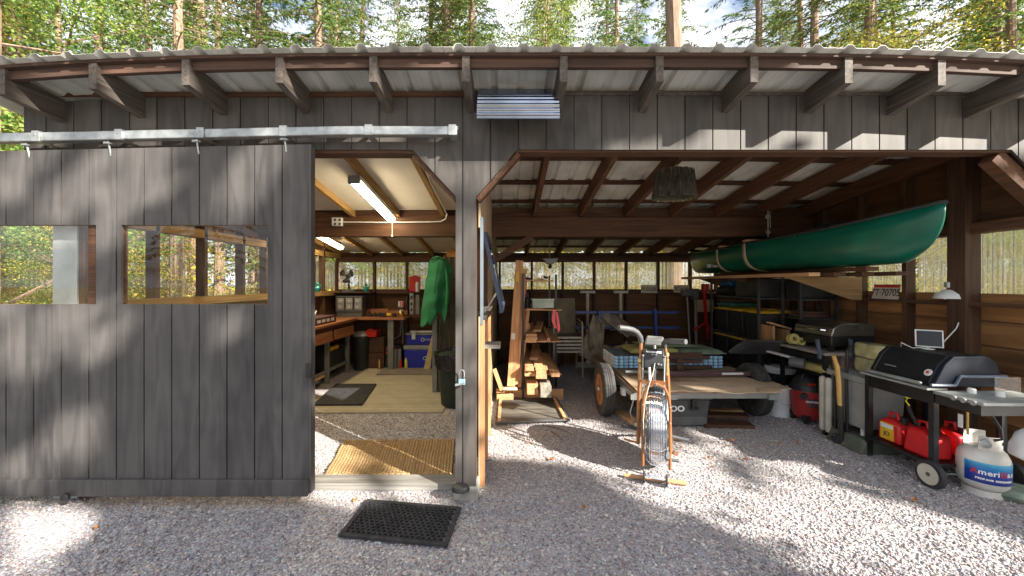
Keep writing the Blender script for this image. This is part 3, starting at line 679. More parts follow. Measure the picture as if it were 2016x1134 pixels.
pl = thing('padlock', 'open steel padlock with pale blue body hanging on the door post', 'padlock', P(909, 752, 2.79))
part('body', MB().box(PX(903, 2.79), PX(916, 2.79), 2.775, 2.798, PZ(757, 2.79), PZ(746, 2.79)), paint('pale_blue_steel', (0.35, 0.55, 0.68), 0.3, 0.6), pl, bevel=.003)
part('shackle', MB().tube([P(905, 746, 2.787), P(905, 734, 2.787), P(906, 730, 2.787), P(909.5, 728, 2.787), P(913, 730, 2.787), P(914, 734, 2.787), P(914, 746, 2.787)], .0045, 8), M_chrome, pl)
# ================================================================= workshop contents
def tgroup(name, label, cat, at, group=None): return thing(name, label, cat, at, group)
# shop lights: channel, lens, end cap
M_tube = emis('lit_tube', (1.0, 0.80, 0.50), 16.0)
def shoplight(x, d0, z0, d1, z1, label, cord):
    t = thing('shop_light', label, 'light', (x, d0, z0), 'strip lights on the workshop ceiling')
    part('housing', MB().bar((x, d0, z0 + .045), (x, d1, z1 + .045), .13, .05), M_wht2, t, bevel=.006)
    part('end_cap', MB().bar((x, d0 - .012, z0 + .022), (x, d0 + .02, z0 + .020), .125, .085), M_gryp, t, bevel=.012)
    dz = (z1 - z0) / (d1 - d0)
    L = MB(); N = 10; vs = []
    for (d, z) in ((d0 + .021, z0 + .021 * dz), (d1 - .01, z1 - .01 * dz)):
        for k in range(N + 1):
            a = math.pi * k / N; vs.append((x - .056 * math.cos(a), d, z + .019 - .045 * math.sin(a)))
    L.add(vs, [(k, k + 1, N + 2 + k, N + 1 + k) for k in range(N)] + [tuple(range(N + 1)), tuple(range(N + 1, 2 * N + 2))])
    part('lens', L, M_tube, t)
    if cord: part('pull_cord', MB().tube([(x + .03, d1 - .05, z1), (x + .03, d1 - .05, z1 - .20)], .0035, 5).lathe([(0, 0), (.012, .005), (.01, .025), (0, .04)], (x + .03, d1 - .05, z1 - .23), 8), M_white, t)
shoplight(-1.535, 3.85, 2.60, 5.07, 2.42, 'lit strip light nearest the doorway, with pull cord, between ceiling rafters', True)
shoplight(-2.86, 5.42, 2.36, 6.6, 2.19, 'lit strip light further inside, behind the ceiling beam', False)

# benches
BZ = .97
bench = thing('workbench', 'L-shaped reddish wood workbench with drawers and grey steel legs', 'workbench', (-2.7, 5.5, 0))
part('bench_top', MB().box(XL + .13, -2.70, 3.3, 6.95, BZ - .04, BZ), M_red, bench, bevel=.004)
part('bench_top', MB().box(XL + .13, -1.87, 6.952, 7.43, BZ - .042, BZ - .001), M_red, bench, bevel=.004)
part('backsplash', MB().box(-2.9, -2.3, 7.40, 7.425, BZ, BZ + .13).box(-2.29, -1.93, 7.40, 7.425, BZ, BZ + .10), M_red, bench)
for d0, d1 in ((4.4, 5.2), (5.32, 6.02), (6.12, 6.85)):
    dr = part('drawer', MB().box(-2.76, -2.735, d0, d1, BZ - .27, BZ - .12), M_red, bench, bevel=.003)
    part('pull_rail', MB().box(-2.734, -2.722, d0, d1, BZ - .275, BZ - .235), M_red, dr)
part('drawer_case', MB().box(XL + .2, -2.77, 4.3, 6.9, BZ - .28, BZ - .06), M_brY, bench)
for d in (4.6, 6.1, 6.88): part('leg', MB().box(-2.90, -2.84, d, d + .05, 0, BZ - .29), M_steelp, bench)
part('leg', MB().box(-2.18, -2.08, 7.0, 7.06, 0, BZ - .043), M_steelp, bench)
part('foot', MB().box(-2.24, -2.02, 6.97, 7.09, 0.0, .02), M_brown, bench)
part('lower_rail', MB().box(-2.89, -2.85, 4.65, 6.88, .18, .22), M_steelp, bench)
part('lower_shelf', MB().box(XL + .2, -2.80, 4.4, 5.9, .16, .18).box(XL + .2, -2.78, 4.0, 5.3, .62, .64), M_lum, bench)
def bin_(name, label, x0, x1, y0, y1, z0, z1, body, lid, cat='storage bin', group=None, lidh=.03, taper=.03, ribs=True):
    t = thing(name, label, cat, ((x0 + x1) / 2, (y0 + y1) / 2, z0), group)
    m = MB(); zt = z1 - lidh
    vs = [(x0 + taper, y0 + taper, z0), (x1 - taper, y0 + taper, z0), (x1 - taper, y1 - taper, z0), (x0 + taper, y1 - taper, z0), (x0, y0, zt), (x1, y0, zt), (x1, y1, zt), (x0, y1, zt)]
    m.add(vs, [(0, 3, 2, 1), (4, 5, 6, 7), (0, 1, 5, 4), (1, 2, 6, 5), (2, 3, 7, 6), (3, 0, 4, 7)])
    m.box(x0 - .008, x1 + .008, y0 - .008, y1 + .008, zt - .035, zt - .02)
    part('body', m, body, t, bevel=.008)
    l = MB().box(x0 - .014, x1 + .014, y0 - .014, y1 + .014, zt + .001, zt + lidh * .6)
    if ribs:
        n = 3
        for k in range(n):
            a = x0 + (x1 - x0) * (k + .12) / n; c = x0 + (x1 - x0) * (k + .88) / n; l.box(a, c, y0 + .04, y1 - .04, zt + lidh * .61, zt + lidh)
    part('lid', l, lid, t, bevel=.006)
    return t
bb = bin_('storage_tote', 'black tote with a yellow corner latch under the workbench drawers', -3.2, -2.86, 6.15, 6.55, .2, .58, M_blkp, M_blkp)
part('latch', MB().box(-2.855, -2.85, 6.2, 6.5, .50, .57), M_yel, bb)
bin_('storage_tote', 'plain black tote beside the one with a yellow latch under the workbench', -3.2, -2.87, 6.58, 6.84, .2, .54, M_blkp, M_blkp)
drm = thing('shop_bucket', 'black lidded pail with silvery top in the corner under the workbench', 'bucket', (-2.72, 7.15, 0))
part('body', MB().lathe([(.13, 0), (.155, .55), (.16, .56), (.16, .6), (.145, .62)], (-2.72, 7.15, 0), 20), M_blkp, drm)
part('lid', MB().lathe([(.145, .6215), (.13, .66), (.06, .70), (0, .71)], (-2.72, 7.15, 0), 20), M_gryp, drm)
solo('red_tool_case', MB().box(-2.62, -2.42, 7.1, 7.35, .60, .72).box(-2.56, -2.48, 7.09, 7.1, .72, .75), M_redm, 'small red tool case on the stack under the back bench', 'tool case', bevel=.006)
solo('wooden_crate', MB().box(-2.65, -2.3, 7.15, 7.42, 0, .30).box(-2.65, -2.3, 7.15, 7.42, .31, .59), M_brX, 'brown wooden crate holding up the red tool case under the back bench', 'crate', bevel=.004)
tc_ = thing('toolbox', 'dark toolbox with red stripes on the floor behind the bench leg', 'toolbox', (-2.0, 7.3, 0))
part('body', MB().box(-2.28, -1.98, 7.18, 7.42, 0.0, .42), M_blkp, tc_, bevel=.01)
part('stripe', MB().box(-2.27, -1.99, 7.172, 7.179, .28, .31).box(-2.27, -1.99, 7.172, 7.179, .36, .375), M_redm, tc_)
part('handle', MB().tube([(-2.2, 7.3, .42), (-2.2, 7.3, .47), (-2.06, 7.3, .47), (-2.06, 7.3, .42)], .01, 6), M_blkp, tc_)
for i, (x, y, z, s, m_) in enumerate([(-2.35, 7.05, .0, .06, M_brass), (-1.97, 7.08, .0, .05, M_redm), (-1.9, 7.2, 0, .06, M_yelb)]):
    solo('spray_can', MB().lathe([(s * .5, 0), (s * .5, .15), (s * .32, .17), (s * .3, .2), (0, .2)], (x, y, z), 14), m_, ['brassy spray can by the back wall under the bench', 'red spray can beside the foot of the bench leg', 'yellow spray can next to the grey tool case'][i], 'spray can')
# fan
fx, fy, fz = PX(687, 7.25), 7.25, ZW0 - .04
solo('back_ledge_board', MB().box(PX(650, 7.3), PX(735, 7.3), 7.12, 7.43, fz - .018, fz), M_brX, 'brown shelf board under the desk fan', 'shelf')
fan = thing('desk_fan', 'black desk fan with three blades and wire cage on the shelf', 'fan', (fx, fy, fz))
part('base', MB().lathe([(.13, 0), (.13, .012), (.09, .035), (.03, .05), (.02, .06)], (fx, fy, fz), 24), M_dgry, fan)
part('neck', MB().tube([(fx, fy, fz + .05), (fx, fy, fz + .17), (fx - .01, fy, fz + .28)], [.022, .016, .025], 10), M_blkp, fan)
hc = Vector((fx - .015, fy - .05, fz + .30))
part('motor', MB().lathe([(0, -.02), (.035, -.015), (.045, .03), (.04, .09), (0, .1)], hc + Vector((0, .02, 0)), 16, (0, 1, 0)), M_blkp, fan)
bl = MB()
for k in range(3):
    a0 = k * 2.094 + .5
    def fb(u, v, a0=a0): 
        r_ = .03 + .105 * u; w_ = (.25 + .75 * math.sin(min(1, u * 1.15) * math.pi * .62)) * .62; a = a0 + (v - .5) * 2 * w_
        return (hc.x + r_ * math.cos(a), hc.y - .012 + .03 * (v - .5), hc.z + r_ * math.sin(a))
    bl.sheet(fb, 8, 8, .002)
part('blades', bl, M_blk, fan)
cg = MB()
for y_, r_ in ((-.03, .15), (.03, .15), (-.045, .08)):
    cg.tube([hc + Vector((r_ * math.cos(a / 24 * 6.2832), y_, r_ * math.sin(a / 24 * 6.2832))) for a in range(24)], .0022, 5, closed=True)
for k in range(20):
    a = k / 20 * 6.2832; cg.tube([hc + Vector((r_ * math.cos(a), y_, r_ * math.sin(a))) for r_, y_ in ((.02, -.05), (.08, -.045), (.15, -.03), (.15, .03))], .0012, 4, cap=False)
part('cage', cg, M_galv, fan)
# organiser, tray, bits
og = thing('parts_organiser', 'grey parts organiser with small drawers standing on the back bench', 'organiser', (PX(687, 7.2), 7.2, BZ))
x0, x1 = PX(661, 7.1), PX(713, 7.1)
part('cabinet', MB().box(x0, x1, 7.10, 7.32, BZ + .10, BZ + .13).box(x0, x1, 7.10, 7.32, BZ + .36, BZ + .385).box(x0, x0 + .02, 7.10, 7.32, BZ + .131, BZ + .359).box(x1 - .02, x1, 7.10, 7.32, BZ + .131, BZ + .359).box(x0, x1, 7.30, 7.32, BZ + .131, BZ + .359).box(x0 + .01, x1 - .01, 7.12, 7.3, BZ, BZ + .1), M_dgry, og)
for k, (a, c) in enumerate(((.05, .30), (.37, .63), (.70, .95))):
    for zz in (0, 1):
        m = MB().box(x0 + (x1 - x0) * a, x0 + (x1 - x0) * c, 7.105, 7.28, BZ + .135 + zz * .11, BZ + .24 + zz * .11)
        dd = part('drawer', m, M_gryp, og, bevel=.004); part('knob', MB().box(x0 + (x1 - x0) * (a + c) / 2 - .02, x0 + (x1 - x0) * (a + c) / 2 + .02, 7.095, 7.104, BZ + .18 + zz * .11, BZ + .195 + zz * .11), M_wht2, dd)
ty = thing('tool_tray', 'low dark tray with white-labelled small drawers on the bench near the doorway', 'tray', (-2.9, 5.9, BZ))
part('body', MB().box(-3.12, -2.78, 5.55, 6.25, BZ, BZ + .10).box(-3.12, -2.78, 5.55, 6.25, BZ + .101, BZ + .11), M_burg, ty, bevel=.004)
lb = MB()
for k in range(3): lb.box(-3.05 + k * .09, -2.99 + k * .09, 5.544, 5.549, BZ + .03, BZ + .075)
for k in range(4): lb.box(-2.779, -2.775, 5.62 + k * .15, 5.72 + k * .15, BZ + .03, BZ + .075)
part('label_plates', lb, M_wht2, ty)
for i, (a, c) in enumerate((((-2.95, 5.7, BZ + .115), (-3.02, 5.9, BZ + .22)), ((-2.90, 5.75, BZ + .115), (-2.95, 5.95, BZ + .2)))):
    solo('chisel', MB().tube([a, Vector(a).lerp(Vector(c), .5), c], [.012, .014, .006], 8), M_wht2, ['white-handled chisel leaning highest out of the low bench tray', 'white-handled chisel lying lower in the low bench tray'][i], 'chisel')
def trinket(x, y, z, label):
    t = thing('glass_figurine', label, 'figurine', (x, y, z), 'teal glass figurines on the ledge')
    part('body', MB().lathe([(.03, 0), (.045, .02), (.05, .06), (.03, .09), (.02, .1)], (x, y, z), 12).lathe([(.0, .1), (.03, .115), (.03, .14), (0, .16)], (x, y, z), 10), M_teal, t)
    part('arm', MB().tube([(x - .06, y, z + .10), (x - .03, y, z + .06), (x + .03, y, z + .06), (x + .06, y, z + .11)], .014, 6), M_teal, t)
trinket(PX(631, 6.2) - .1, 6.3, 1.45, 'teal glass figurine on the side wall ledge near the sliding door')
trinket(PX(721, 7.4), 7.4, ZW0 - .04, 'teal glass figurine on the ledge beside the desk fan')
dl = thing('cordless_drill', 'black and yellow cordless drill lying on the back bench', 'drill', (PX(765, 7.15), 7.15, BZ))
zx = PX(762, 7.15)
part('body', MB().box(zx - .13, zx + .0, 7.1, 7.2, BZ, BZ + .07).cyl((zx - .0, 7.15, BZ + .05), (zx + .08, 7.15, BZ + .05), .03, 12), M_blkp, dl, bevel=.008)
part('shell', MB().box(zx + .005, zx + .1, 7.08, 7.18, BZ + .02, BZ + .075), M_yel, dl, bevel=.012)
part('battery', MB().box(zx + .105, zx + .16, 7.08, 7.2, BZ, BZ + .06), M_blkp, dl, bevel=.006)
for k in range(3): solo('battery_charger', MB().box(zx - .2 - k * .09, zx - .14 - k * .09, 7.2, 7.3, BZ, BZ + .05).lathe([(.02, .05), (.02, .07), (0, .07)], (zx - .17 - k * .09, 7.25, BZ), 8), M_blkp, ['black battery pack right behind the drill on the bench', 'middle black battery pack in the row by the drill', 'black battery pack furthest from the drill in its row'][k], 'battery', bevel=.004)
jr = thing('glass_jar', 'small glass jar with a pale lid on the bench corner by the red outlets', 'jar', (PX(790, 7.2), 7.2, BZ))
part('jar', MB().lathe([(.045, 0), (.055, .02), (.055, .07), (.035, .1)], (PX(790, 7.2), 7.2, BZ), 16), M_brass, jr)
part('lid', MB().lathe([(.038, .101), (.038, .125), (0, .125)], (PX(790, 7.2), 7.2, BZ), 16), M_wht2, jr)
# ledge items
solo('red_fuel_box', MB().box(PX(806, 7.45), PX(827, 7.45), 7.42, 7.5, ZW0 - .039, ZW0 + .25).box(PX(812, 7.45), PX(821, 7.45), 7.44, 7.48, ZW0 + .25, ZW0 + .27), M_redm, 'dull red metal box standing in the back window of the workshop', 'box', bevel=.006)
ex_ = thing('fire_extinguisher', 'small white fire extinguisher with red head on the back ledge', 'fire extinguisher', (PX(822, 7.36), 7.36, ZW0 - .04))
ex0 = Vector((PX(822, 7.36), 7.36, ZW0 - .04)); 
part('bottle', MB().lathe([(.035, 0), (.038, .01), (.038, .15), (.025, .18), (.012, .19)], ex0, 14), M_wht2, ex_)
part('valve', MB().box(ex0.x - .04, ex0.x + .03, ex0.y - .012, ex0.y + .012, ex0.z + .191, ex0.z + .22).tube([ex0 + V(.03, 0, .2), ex0 + V(.05, -.02, .17), ex0 + V(.05, -.02, .1)], .006, 6), M_redm, ex_)
# back corner: shelf, levels, coolers, case, broom
solo('low_shelf_board', MB().box(PX(797, 7.4), PX(858, 7.4), 7.3, 7.5, .99 - .03 + .0, .99), M_brX, 'narrow brown board shelf above the two blue coolers', 'shelf')
for i, px in enumerate((809, 821)):
    x = PX(px, 7.4); lv = thing('spirit_level', ['aluminium spirit level with square windows leaning on the back wall', 'plain flat bar leaning beside the spirit level'][i], 'level' if i == 0 else 'metal bar', (x, 7.42, .99))
    m = MB().box(x - .035, x + .035, 7.44, 7.455, .991, 1.42 - i * .05) if i else MB().box(x - .035, x - .018, 7.44, 7.455, .991, 1.42).box(x + .018, x + .035, 7.44, 7.455, .991, 1.42)
    if i == 0:
        for z in (.991, 1.10, 1.22, 1.34): m.box(x - .0175, x + .0175, 7.441, 7.454, z, z + .06)
    part('body', m, M_galv if i == 0 else M_steelp, lv)
def cooler(label, x0, x1, y0, y1, z0, z1, ts, hdl):
    t = thing('cooler', label, 'cooler', ((x0 + x1) / 2, y0, z0), 'blue coolers in the workshop corner'); lz = z1 - (z1 - z0) * .18
    part('body', MB().box(x0 + .01, x1 - .01, y0 + .01, y1 - .01, z0, lz - .002), M_blue, t, bevel=.015)
    part('lid', MB().box(x0, x1, y0, y1, lz, z1), M_gryp, t, bevel=.012)
    if hdl:
        part('handle', MB().box(x0 + .1, x1 + .02, y0 - .02, y0 + .02, z1 + .012, z1 + .04).box(x0 + .1, x0 + .2, y0 - .025, y0 + .025, z1 + .005, z1 + .045), M_wht2, t, bevel=.006)
        part('latch', MB().box(x0 + .12, x0 + .19, y0 - .012, y0 + .008, lz - .08, lz + .04), M_wht2, t, bevel=.005)
    x = x0 + (x1 - x0) * .62; z = z0 + (lz - z0) * .55
    part('emblem', MB().tube([(x + .03 * math.cos(a / 16 * 6.2832), y0 + .007, z + .03 * math.sin(a / 16 * 6.2832)) for a in range(16)], .005, 4, closed=True), M_txw, t)
    text('lettering', 'COLEMAN', ts, face((x + .035, y0 + .008, z), (0, -1, 0)), M_txw, t, align='LEFT')
cooler('large blue cooler with grey lid on the floor of the workshop', -1.95, -1.30, 7.18, 7.48, 0.0, .43, .05, False)
cooler('small blue lunch cooler with white latch on top of the large one', -1.92, -1.40, 7.22, 7.46, .432, .66, .04, True)
cs_ = thing('tool_case', 'grey ribbed hard case standing on end left of the blue coolers', 'tool case', (-2.06, 7.25, 0))
part('shell', MB().box(-2.12, -2.06, 7.12, 7.42, 0, .37).box(-2.03, -1.98, 7.12, 7.42, 0, .37), M_gryp, cs_, bevel=.01)
part('seam', MB().box(-2.059, -2.031, 7.13, 7.41, .01, .36), M_dgry, cs_)
br = thing('straw_broom', 'yellow straw broom leaning against the blue coolers', 'broom', (PX(843, 7.0), 7.0, 0))
bx = PX(848, 7.05)
part('bristles', MB().prism([(bx - .13, .02), (bx - .0, .02), (bx + .06, .55), (bx + .045, .62), (bx + .02, .62)], 'xz', 7.02, 7.07), M_straw, br, bevel=.01)
part('handle', MB().cyl((bx + .032, 7.05, .6), (bx + .12, 7.2, 1.3), .012, 8), M_lum, br)
solo('floor_mat', MB().box(PX(757, 7.1), -1.08, 6.62, 7.12, 0.022, .03), paint('grey_brown_mat', (0.24, 0.21, 0.17), .95, bump=.2, bscale=200), 'plain grey-brown mat in front of the blue coolers', 'mat')
# green shirt on a hook at the edge of the partition
def shirt():
    d = 5.42; L = [(0, 510, 848, 876), (.06, 516, 845, 884), (.15, 530, 843, 890), (.3, 545, 840, 888), (.5, 570, 836, 887), (.7, 595, 832, 882), (.85, 615, 829, 880), (1, 634, 828, 876)]
    def fn(u, v):
        for a, c in zip(L[:-1], L[1:]):
            if v <= c[0] + 1e-6: break
        t = (v - a[0]) / (c[0] - a[0]); py = a[1] + (c[1] - a[1]) * t; l = a[2] + (c[2] - a[2]) * t; r_ = a[3] + (c[3] - a[3]) * t
        if v > .84: py += (-12 * math.sin(u * 9 + 1.0) - 6) * (v - .84) / .16 * (1 if u > .25 else -.5)
        px = l + (r_ - l) * u; fold = .045 * math.sin(u * 6.5 + v * 3.5 + .8 * math.sin(v * 5)) * min(1, .3 + v) + .012 * math.sin(u * 15 - 5 * v) * v + .008 * math.sin(u * 5 + v * 22)
        return P(px, py, d - .05 + fold - .06 * math.sin(u * math.pi) * (1 - .3 * v))
    return MB().sheet(fn, 46, 40, .004)
sh = thing('green_shirt', 'bright green cotton work shirt hanging from a hook by the dark partition', 'shirt', P(862, 510, 5.42))
part('cloth', shirt(), M_shirt, sh, ang=60)
part('collar', MB().tube([P(849, 513, 5.33), P(853, 508, 5.30), P(862, 506, 5.29), P(871, 509, 5.31), P(877, 516, 5.34)], [.012, .022, .026, .022, .012], 8, flat=.6), M_shirt, sh)
part('placket', MB().tube([P(861, 514, 5.275), P(858, 545, 5.27), P(855, 585, 5.29), P(851, 620, 5.31)], [.008, .008, .008, .006], 6, flat=.4), M_shirt, sh)
part('sleeve', MB().tube([P(876, 520, 5.36), P(881, 545, 5.33), P(882, 575, 5.35), P(880, 600, 5.36)], [.03, .05, .055, .06], 12, flat=.5), M_shirt, sh)
part('coat_hook', MB().tube([P(876, 507, 5.5), P(876, 507, 5.40), P(876, 502, 5.38)], .008, 6), M_brass, sh)
solo('orange_box', MB().box(PX(880, 5.62), PX(900, 5.62), 5.59, 5.68, 1.971, 2.05).box(PX(884, 5.62), PX(895, 5.62), 5.6, 5.66, 2.052, 2.085), paint('orange_carton', (0.50, 0.22, 0.03), .6), 'small orange carton on top of the dark partition', 'box', bevel=.003)
# bin with liner
tcx, tcy = -.66, 5.08
tb = thing('trash_bin', 'tall dark green bin with crumpled black liner behind the door post', 'bin', (tcx, tcy, 0))
part('body', MB().lathe([(.205, 0), (.215, .02), (.262, .60), (.268, .61), (.268, .66), (.262, .665)], (tcx, tcy, 0), 32), M_tcan, tb)
part('handle', MB().box(tcx - .30, tcx - .262, tcy - .05, tcy + .05, .52, .55), M_tcan, tb)
rb = random.Random(3); ph = [rb.uniform(0, 6.28) for _ in range(6)]
def lin(u, v):
    a = u * 6.2832; w_ = .010 * math.sin(a * 5 + ph[0] + v * 3) + .005 * math.sin(a * 11 + ph[1] + v * 9) + .003 * math.sin(a * 22 + ph[2])
    if v < .55: r_ = .290 + w_ + .012 * v; z = .50 + v / .55 * .19 + .02 * math.sin(a * 3 + ph[3]) * (1 - v)
    else: t = (v - .55) / .45; r_ = .302 + w_ - .05 * t; z = .69 + .03 * math.sin(t * 3.1) - .08 * t + .008 * math.sin(a * 5 + ph[4])
    return (tcx + r_ * math.cos(a), tcy + r_ * math.sin(a), z)
part('liner', MB().sheet(lin, 120, 18), M_bag, tb, recalc=False, ang=180)
# rugs and mats
def rugmat(name, cols, axis, scale, vary=.25):
    m, nt, b, new, link = nmat(name); tc = new('ShaderNodeTexCoord'); sx = new('ShaderNodeSeparateXYZ'); link(tc.outputs['Object'], sx.inputs[0])
    wn = new('ShaderNodeTexNoise'); wn.noise_dimensions = '1D'; wn.inputs['Scale'].default_value = scale; wn.inputs['Detail'].default_value = 3; link(sx.outputs[axis], wn.inputs['W'])
    r = ramp(new, [(.3, cols[0]), (.7, cols[1])]); link(wn.outputs[0], r.inputs[0])
    mp = new('ShaderNodeMapping'); mp.inputs['Scale'].default_value = (60, 60, 60); link(tc.outputs['Object'], mp.inputs[0])
    vo = new('ShaderNodeTexVoronoi'); vo.inputs['Scale'].default_value = 1; link(mp.outputs[0], vo.inputs['Vector'])
    n2 = new('ShaderNodeTexNoise'); n2.inputs['Scale'].default_value = 5; n2.inputs['Detail'].default_value = 5; link(tc.outputs['Object'], n2.inputs['Vector'])
    mr = new('ShaderNodeMapRange'); link(n2.outputs[0], mr.inputs[0]); mr.inputs[3].default_value = 1 - vary; mr.inputs[4].default_value = 1 + vary
    hs = new('ShaderNodeHueSaturation'); link(mr.outputs[0], hs.inputs['Value']); link(r.outputs[0], hs.inputs['Color']); link(hs.outputs[0], b.inputs['Base Color'])
    b.inputs['Roughness'].default_value = .95; bp = new('ShaderNodeBump'); bp.inputs['Strength'].default_value = .8; bp.inputs['Distance'].default_value = .006; link(vo.outputs['Distance'], bp.inputs['Height']); link(bp.outputs[0], b.inputs['Normal'])
    return m
m = MB().sheet(lambda u, v: (-2.62 + (1.82 + .30 * v * 0) * u, 4.70 + 2.6 * v + .02 * u, .014 + .004 * math.sin(u * 9) * math.sin(v * 7)), 30, 30, .01)
solo('woven_rug', m, rugmat('woven_rug', ((.36, .32, .22), (.46, .42, .31)), 1, 16), 'large pale woven rug on the gravel floor of the workshop', 'rug')
m = MB().add([(-2.50, 4.94, .0), (-1.87, 4.96, .0), (-2.03, 5.97, .0), (-2.66, 5.97, 0), (-2.50, 4.94, .022), (-1.87, 4.96, .022), (-2.03, 5.97, .022), (-2.66, 5.97, .022)], [(0, 3, 2, 1), (4, 5, 6, 7), (0, 1, 5, 4), (1, 2, 6, 5), (2, 3, 7, 6), (3, 0, 4, 7)])
m.v = [(p[0], p[1], p[2] + .019) for p in m.v]
solo('anti_fatigue_mat', m, M_rubber, 'black rubber mat lying on the woven rug beside the bench', 'mat', bevel=.008)
def jute():
    mb = MB(); A, B, C, D = V(-1.50, 3.155, 0), V(-.46, 3.17, 0), V(-.53, 3.86, 0), V(-1.63, 3.83, 0); n = 40
    rj = random.Random(2)
    for i in range(n):
        u = (i + .5) / n; p0, p1 = A.lerp(B, u), D.lerp(C, u); k = 40; pts = []
        for j in range(k + 1):
            q = p0.lerp(p1, j / k); pts.append(q + V(0, 0, .022 + .006 * math.sin(4 * u + j * .25)))
        mb.tube(pts, [.0125 + .0045 * math.sin(j * 2.5 + i * 1.7) for j in range(k + 1)], 6, flat=.55)
    for i in range(22):
        for e0, e1 in ((A, B), (D, C)): q = e0.lerp(e1, (i + .5) / 22); mb.lathe([(0, -.014), (.02, -.006), (.024, .004), (.012, .014), (0, .016)], q + V(0, 0, .02), 7, sq=(1.15, .8))
    return mb
solo('jute_mat', jute(), wood('jute_braid', (.26, .16, .07), (.46, .31, .15), 'y', fine=90, along=60, vary=.2, bump=.8), 'braided golden jute mat just inside the workshop doorway', 'doormat')
# rubber honeycomb mat outside: rings joined edge to edge, with a solid rim
def honey():
    mb = MB(); Lx, Ly, z0, z1 = .70, .43, .004, .019; pw, ph_ = .0355, .0355 * .866
    mb.box(0, Lx, 0, .028, 0, z1 - .003).box(0, Lx, Ly - .028, Ly, 0, z1 - .003).box(0, .028, .0281, Ly - .0281, 0, z1 - .003).box(Lx - .028, Lx, .0281, Ly - .0281, 0, z1 - .003)
    j = 0; y = .028 + .015
    while y < Ly - .03:
        x = .028 + .016 + (pw / 2 if j % 2 else 0)
        while x < Lx - .035:
            n = 8; ro, ri = .0185, .0135; vs = []
            for r_, z in ((ro, z0), (ro, z1), (ri, z1), (ri, z0)):
                for k in range(n): a = 6.2832 * k / n + .39; vs.append((x + r_ * math.cos(a), y + r_ * math.sin(a), z))
            fs_ = []
            for q in range(3):
                for k in range(n): l = (k + 1) % n; fs_.append((q * n + k, q * n + l, (q + 1) * n + l, (q + 1) * n + k))
            mb.add(vs, fs_); x += pw
        y += ph_; j += 1
    return mb
hm = honey(); ang = math.atan2(2.297 - 2.393, .685)
Mh = Matrix(((.99, .07 * 1.2, 0, -1.055), (-.14, .93, 0, 2.395), (0, 0, 1, .012), (0, 0, 0, 1)))
hm.xf(Mh); solo('rubber_doormat', hm, M_rubber, 'black honeycomb rubber doormat on the gravel outside the sill', 'doormat', recalc=False, smooth=False)
M_bark0 = paint('twig_bark', (.10, .07, .05), .9)
# ================================================================= carport contents
# ---- trailer
DZ = .45; tx0, tx1, ty0, ty1 = 1.35, 2.87, 4.10, 6.2
tl_ = thing('flat_trailer', 'small grey flatbed trailer with orange-rimmed wheels covered in cardboard', 'trailer', (2.2, 5, 0))
part('deck', MB().box(tx0, tx1, ty0, ty1, DZ - .03, DZ - .006), paint('deck_board', (.30, .20, .13), .8), tl_)
part('side_rail', MB().box(tx0 - .02, tx0 + .03, ty0, ty1, DZ - .085, DZ - .031), M_gryp, tl_)
part('side_rail', MB().box(tx1 - .03, tx1 + .02, ty0, ty1, DZ - .10, DZ - .031), M_gryp, tl_)
part('front_rail', MB().box(tx0 + .031, tx1 - .031, ty0, ty0 + .04, DZ - .085, DZ - .031), M_gryp, tl_)
for x in (tx0 - .05, 1.72, 2.76): part('stake_pocket', MB().box(x, x + .07, ty0 - .02, ty0 - .001, DZ - .095, DZ - .04), M_gryp, tl_)
part('stake_pocket', MB().box(tx0 - .06, tx0 - .021, 4.35, 4.44, DZ - .13, DZ - .05), M_wht2, tl_)
part('axle', MB().cyl((1.2, 4.72, .31), (3.0, 4.72, .31), .03, 10), M_blk, tl_)
def wheel(x, y, z, r, w_, side, par, rimm, tyrem, name='wheel'):
    h = w_ / 2; ax = (side, 0, 0)
    prof = [(r * .62, -h * .9), (r * .80, -h), (r * .93, -h * .86), (r * .985, -h * .6)]
    for k in range(4): zz = -h * .5 + h * k * .33; prof += [(r, zz), (r, zz + h * .2), (r * .988, zz + h * .22), (r * .988, zz + h * .31)]
    prof += [(r, h * .8), (r * .93, h * .92), (r * .8, h), (r * .62, h * .9), (r * .58, h * .5), (r * .58, -h * .5), (r * .62, -h * .9)]
    t_ = part(name, MB().lathe(prof, (x, y, z), 40, ax), tyrem, par, ang=50)
    rim = MB().lathe([(r * .60, h * .86), (r * .56, h * .9), (r * .52, h * .7), (r * .50, h * .25), (r * .30, h * .3), (r * .26, h * .55), (r * .12, h * .6), (r * .12, h * .2), (r * .5, h * -.1), (r * .56, -h * .8)], (x, y, z), 32, ax)
    part('rim', rim, rimm, t_)
    hb = MB().lathe([(r * .11, h * .3), (r * .11, h * 1.0), (r * .07, h * 1.15), (0, h * 1.15)], (x, y, z), 14, ax)
    for k in range(5): a = k * 1.2566; hb.lathe([(.012, h * .3), (.012, h * .62), (0, h * .62)], (x, y + r * .2 * math.cos(a), z + r * .2 * math.sin(a)), 6, ax)
    part('hub', hb, M_galv, t_)
    return t_
wheel(1.17, 4.68, .31, .31, .15, -1, tl_, M_orange, M_tyre)
wheel(2.96, 4.68, .31, .31, .15, 1, tl_, M_orange, M_tyre)
def flat(name, pts, z, mat, label, th=.005, wav=.006, cat='cardboard sheet', group='cardboard sheets on the trailer'):
    mb = MB(); c = [Vector(GP(a, b_, z)) for a, b_ in pts]
    def fn(u, v): 
        q = c[0].lerp(c[1], u).lerp(c[3].lerp(c[2], u), v); e = .012 * math.sin(u * 17) + .008 * math.sin(u * 41 + 2)
        return V(q.x, q.y + e * (1 - v), z + wav * (math.sin(u * 7 + v * 5) + .5 * math.sin(u * 19)) + wav)
    solo(name, mb.sheet(fn, 40, 12, th), mat, label, cat, group, ang=60)
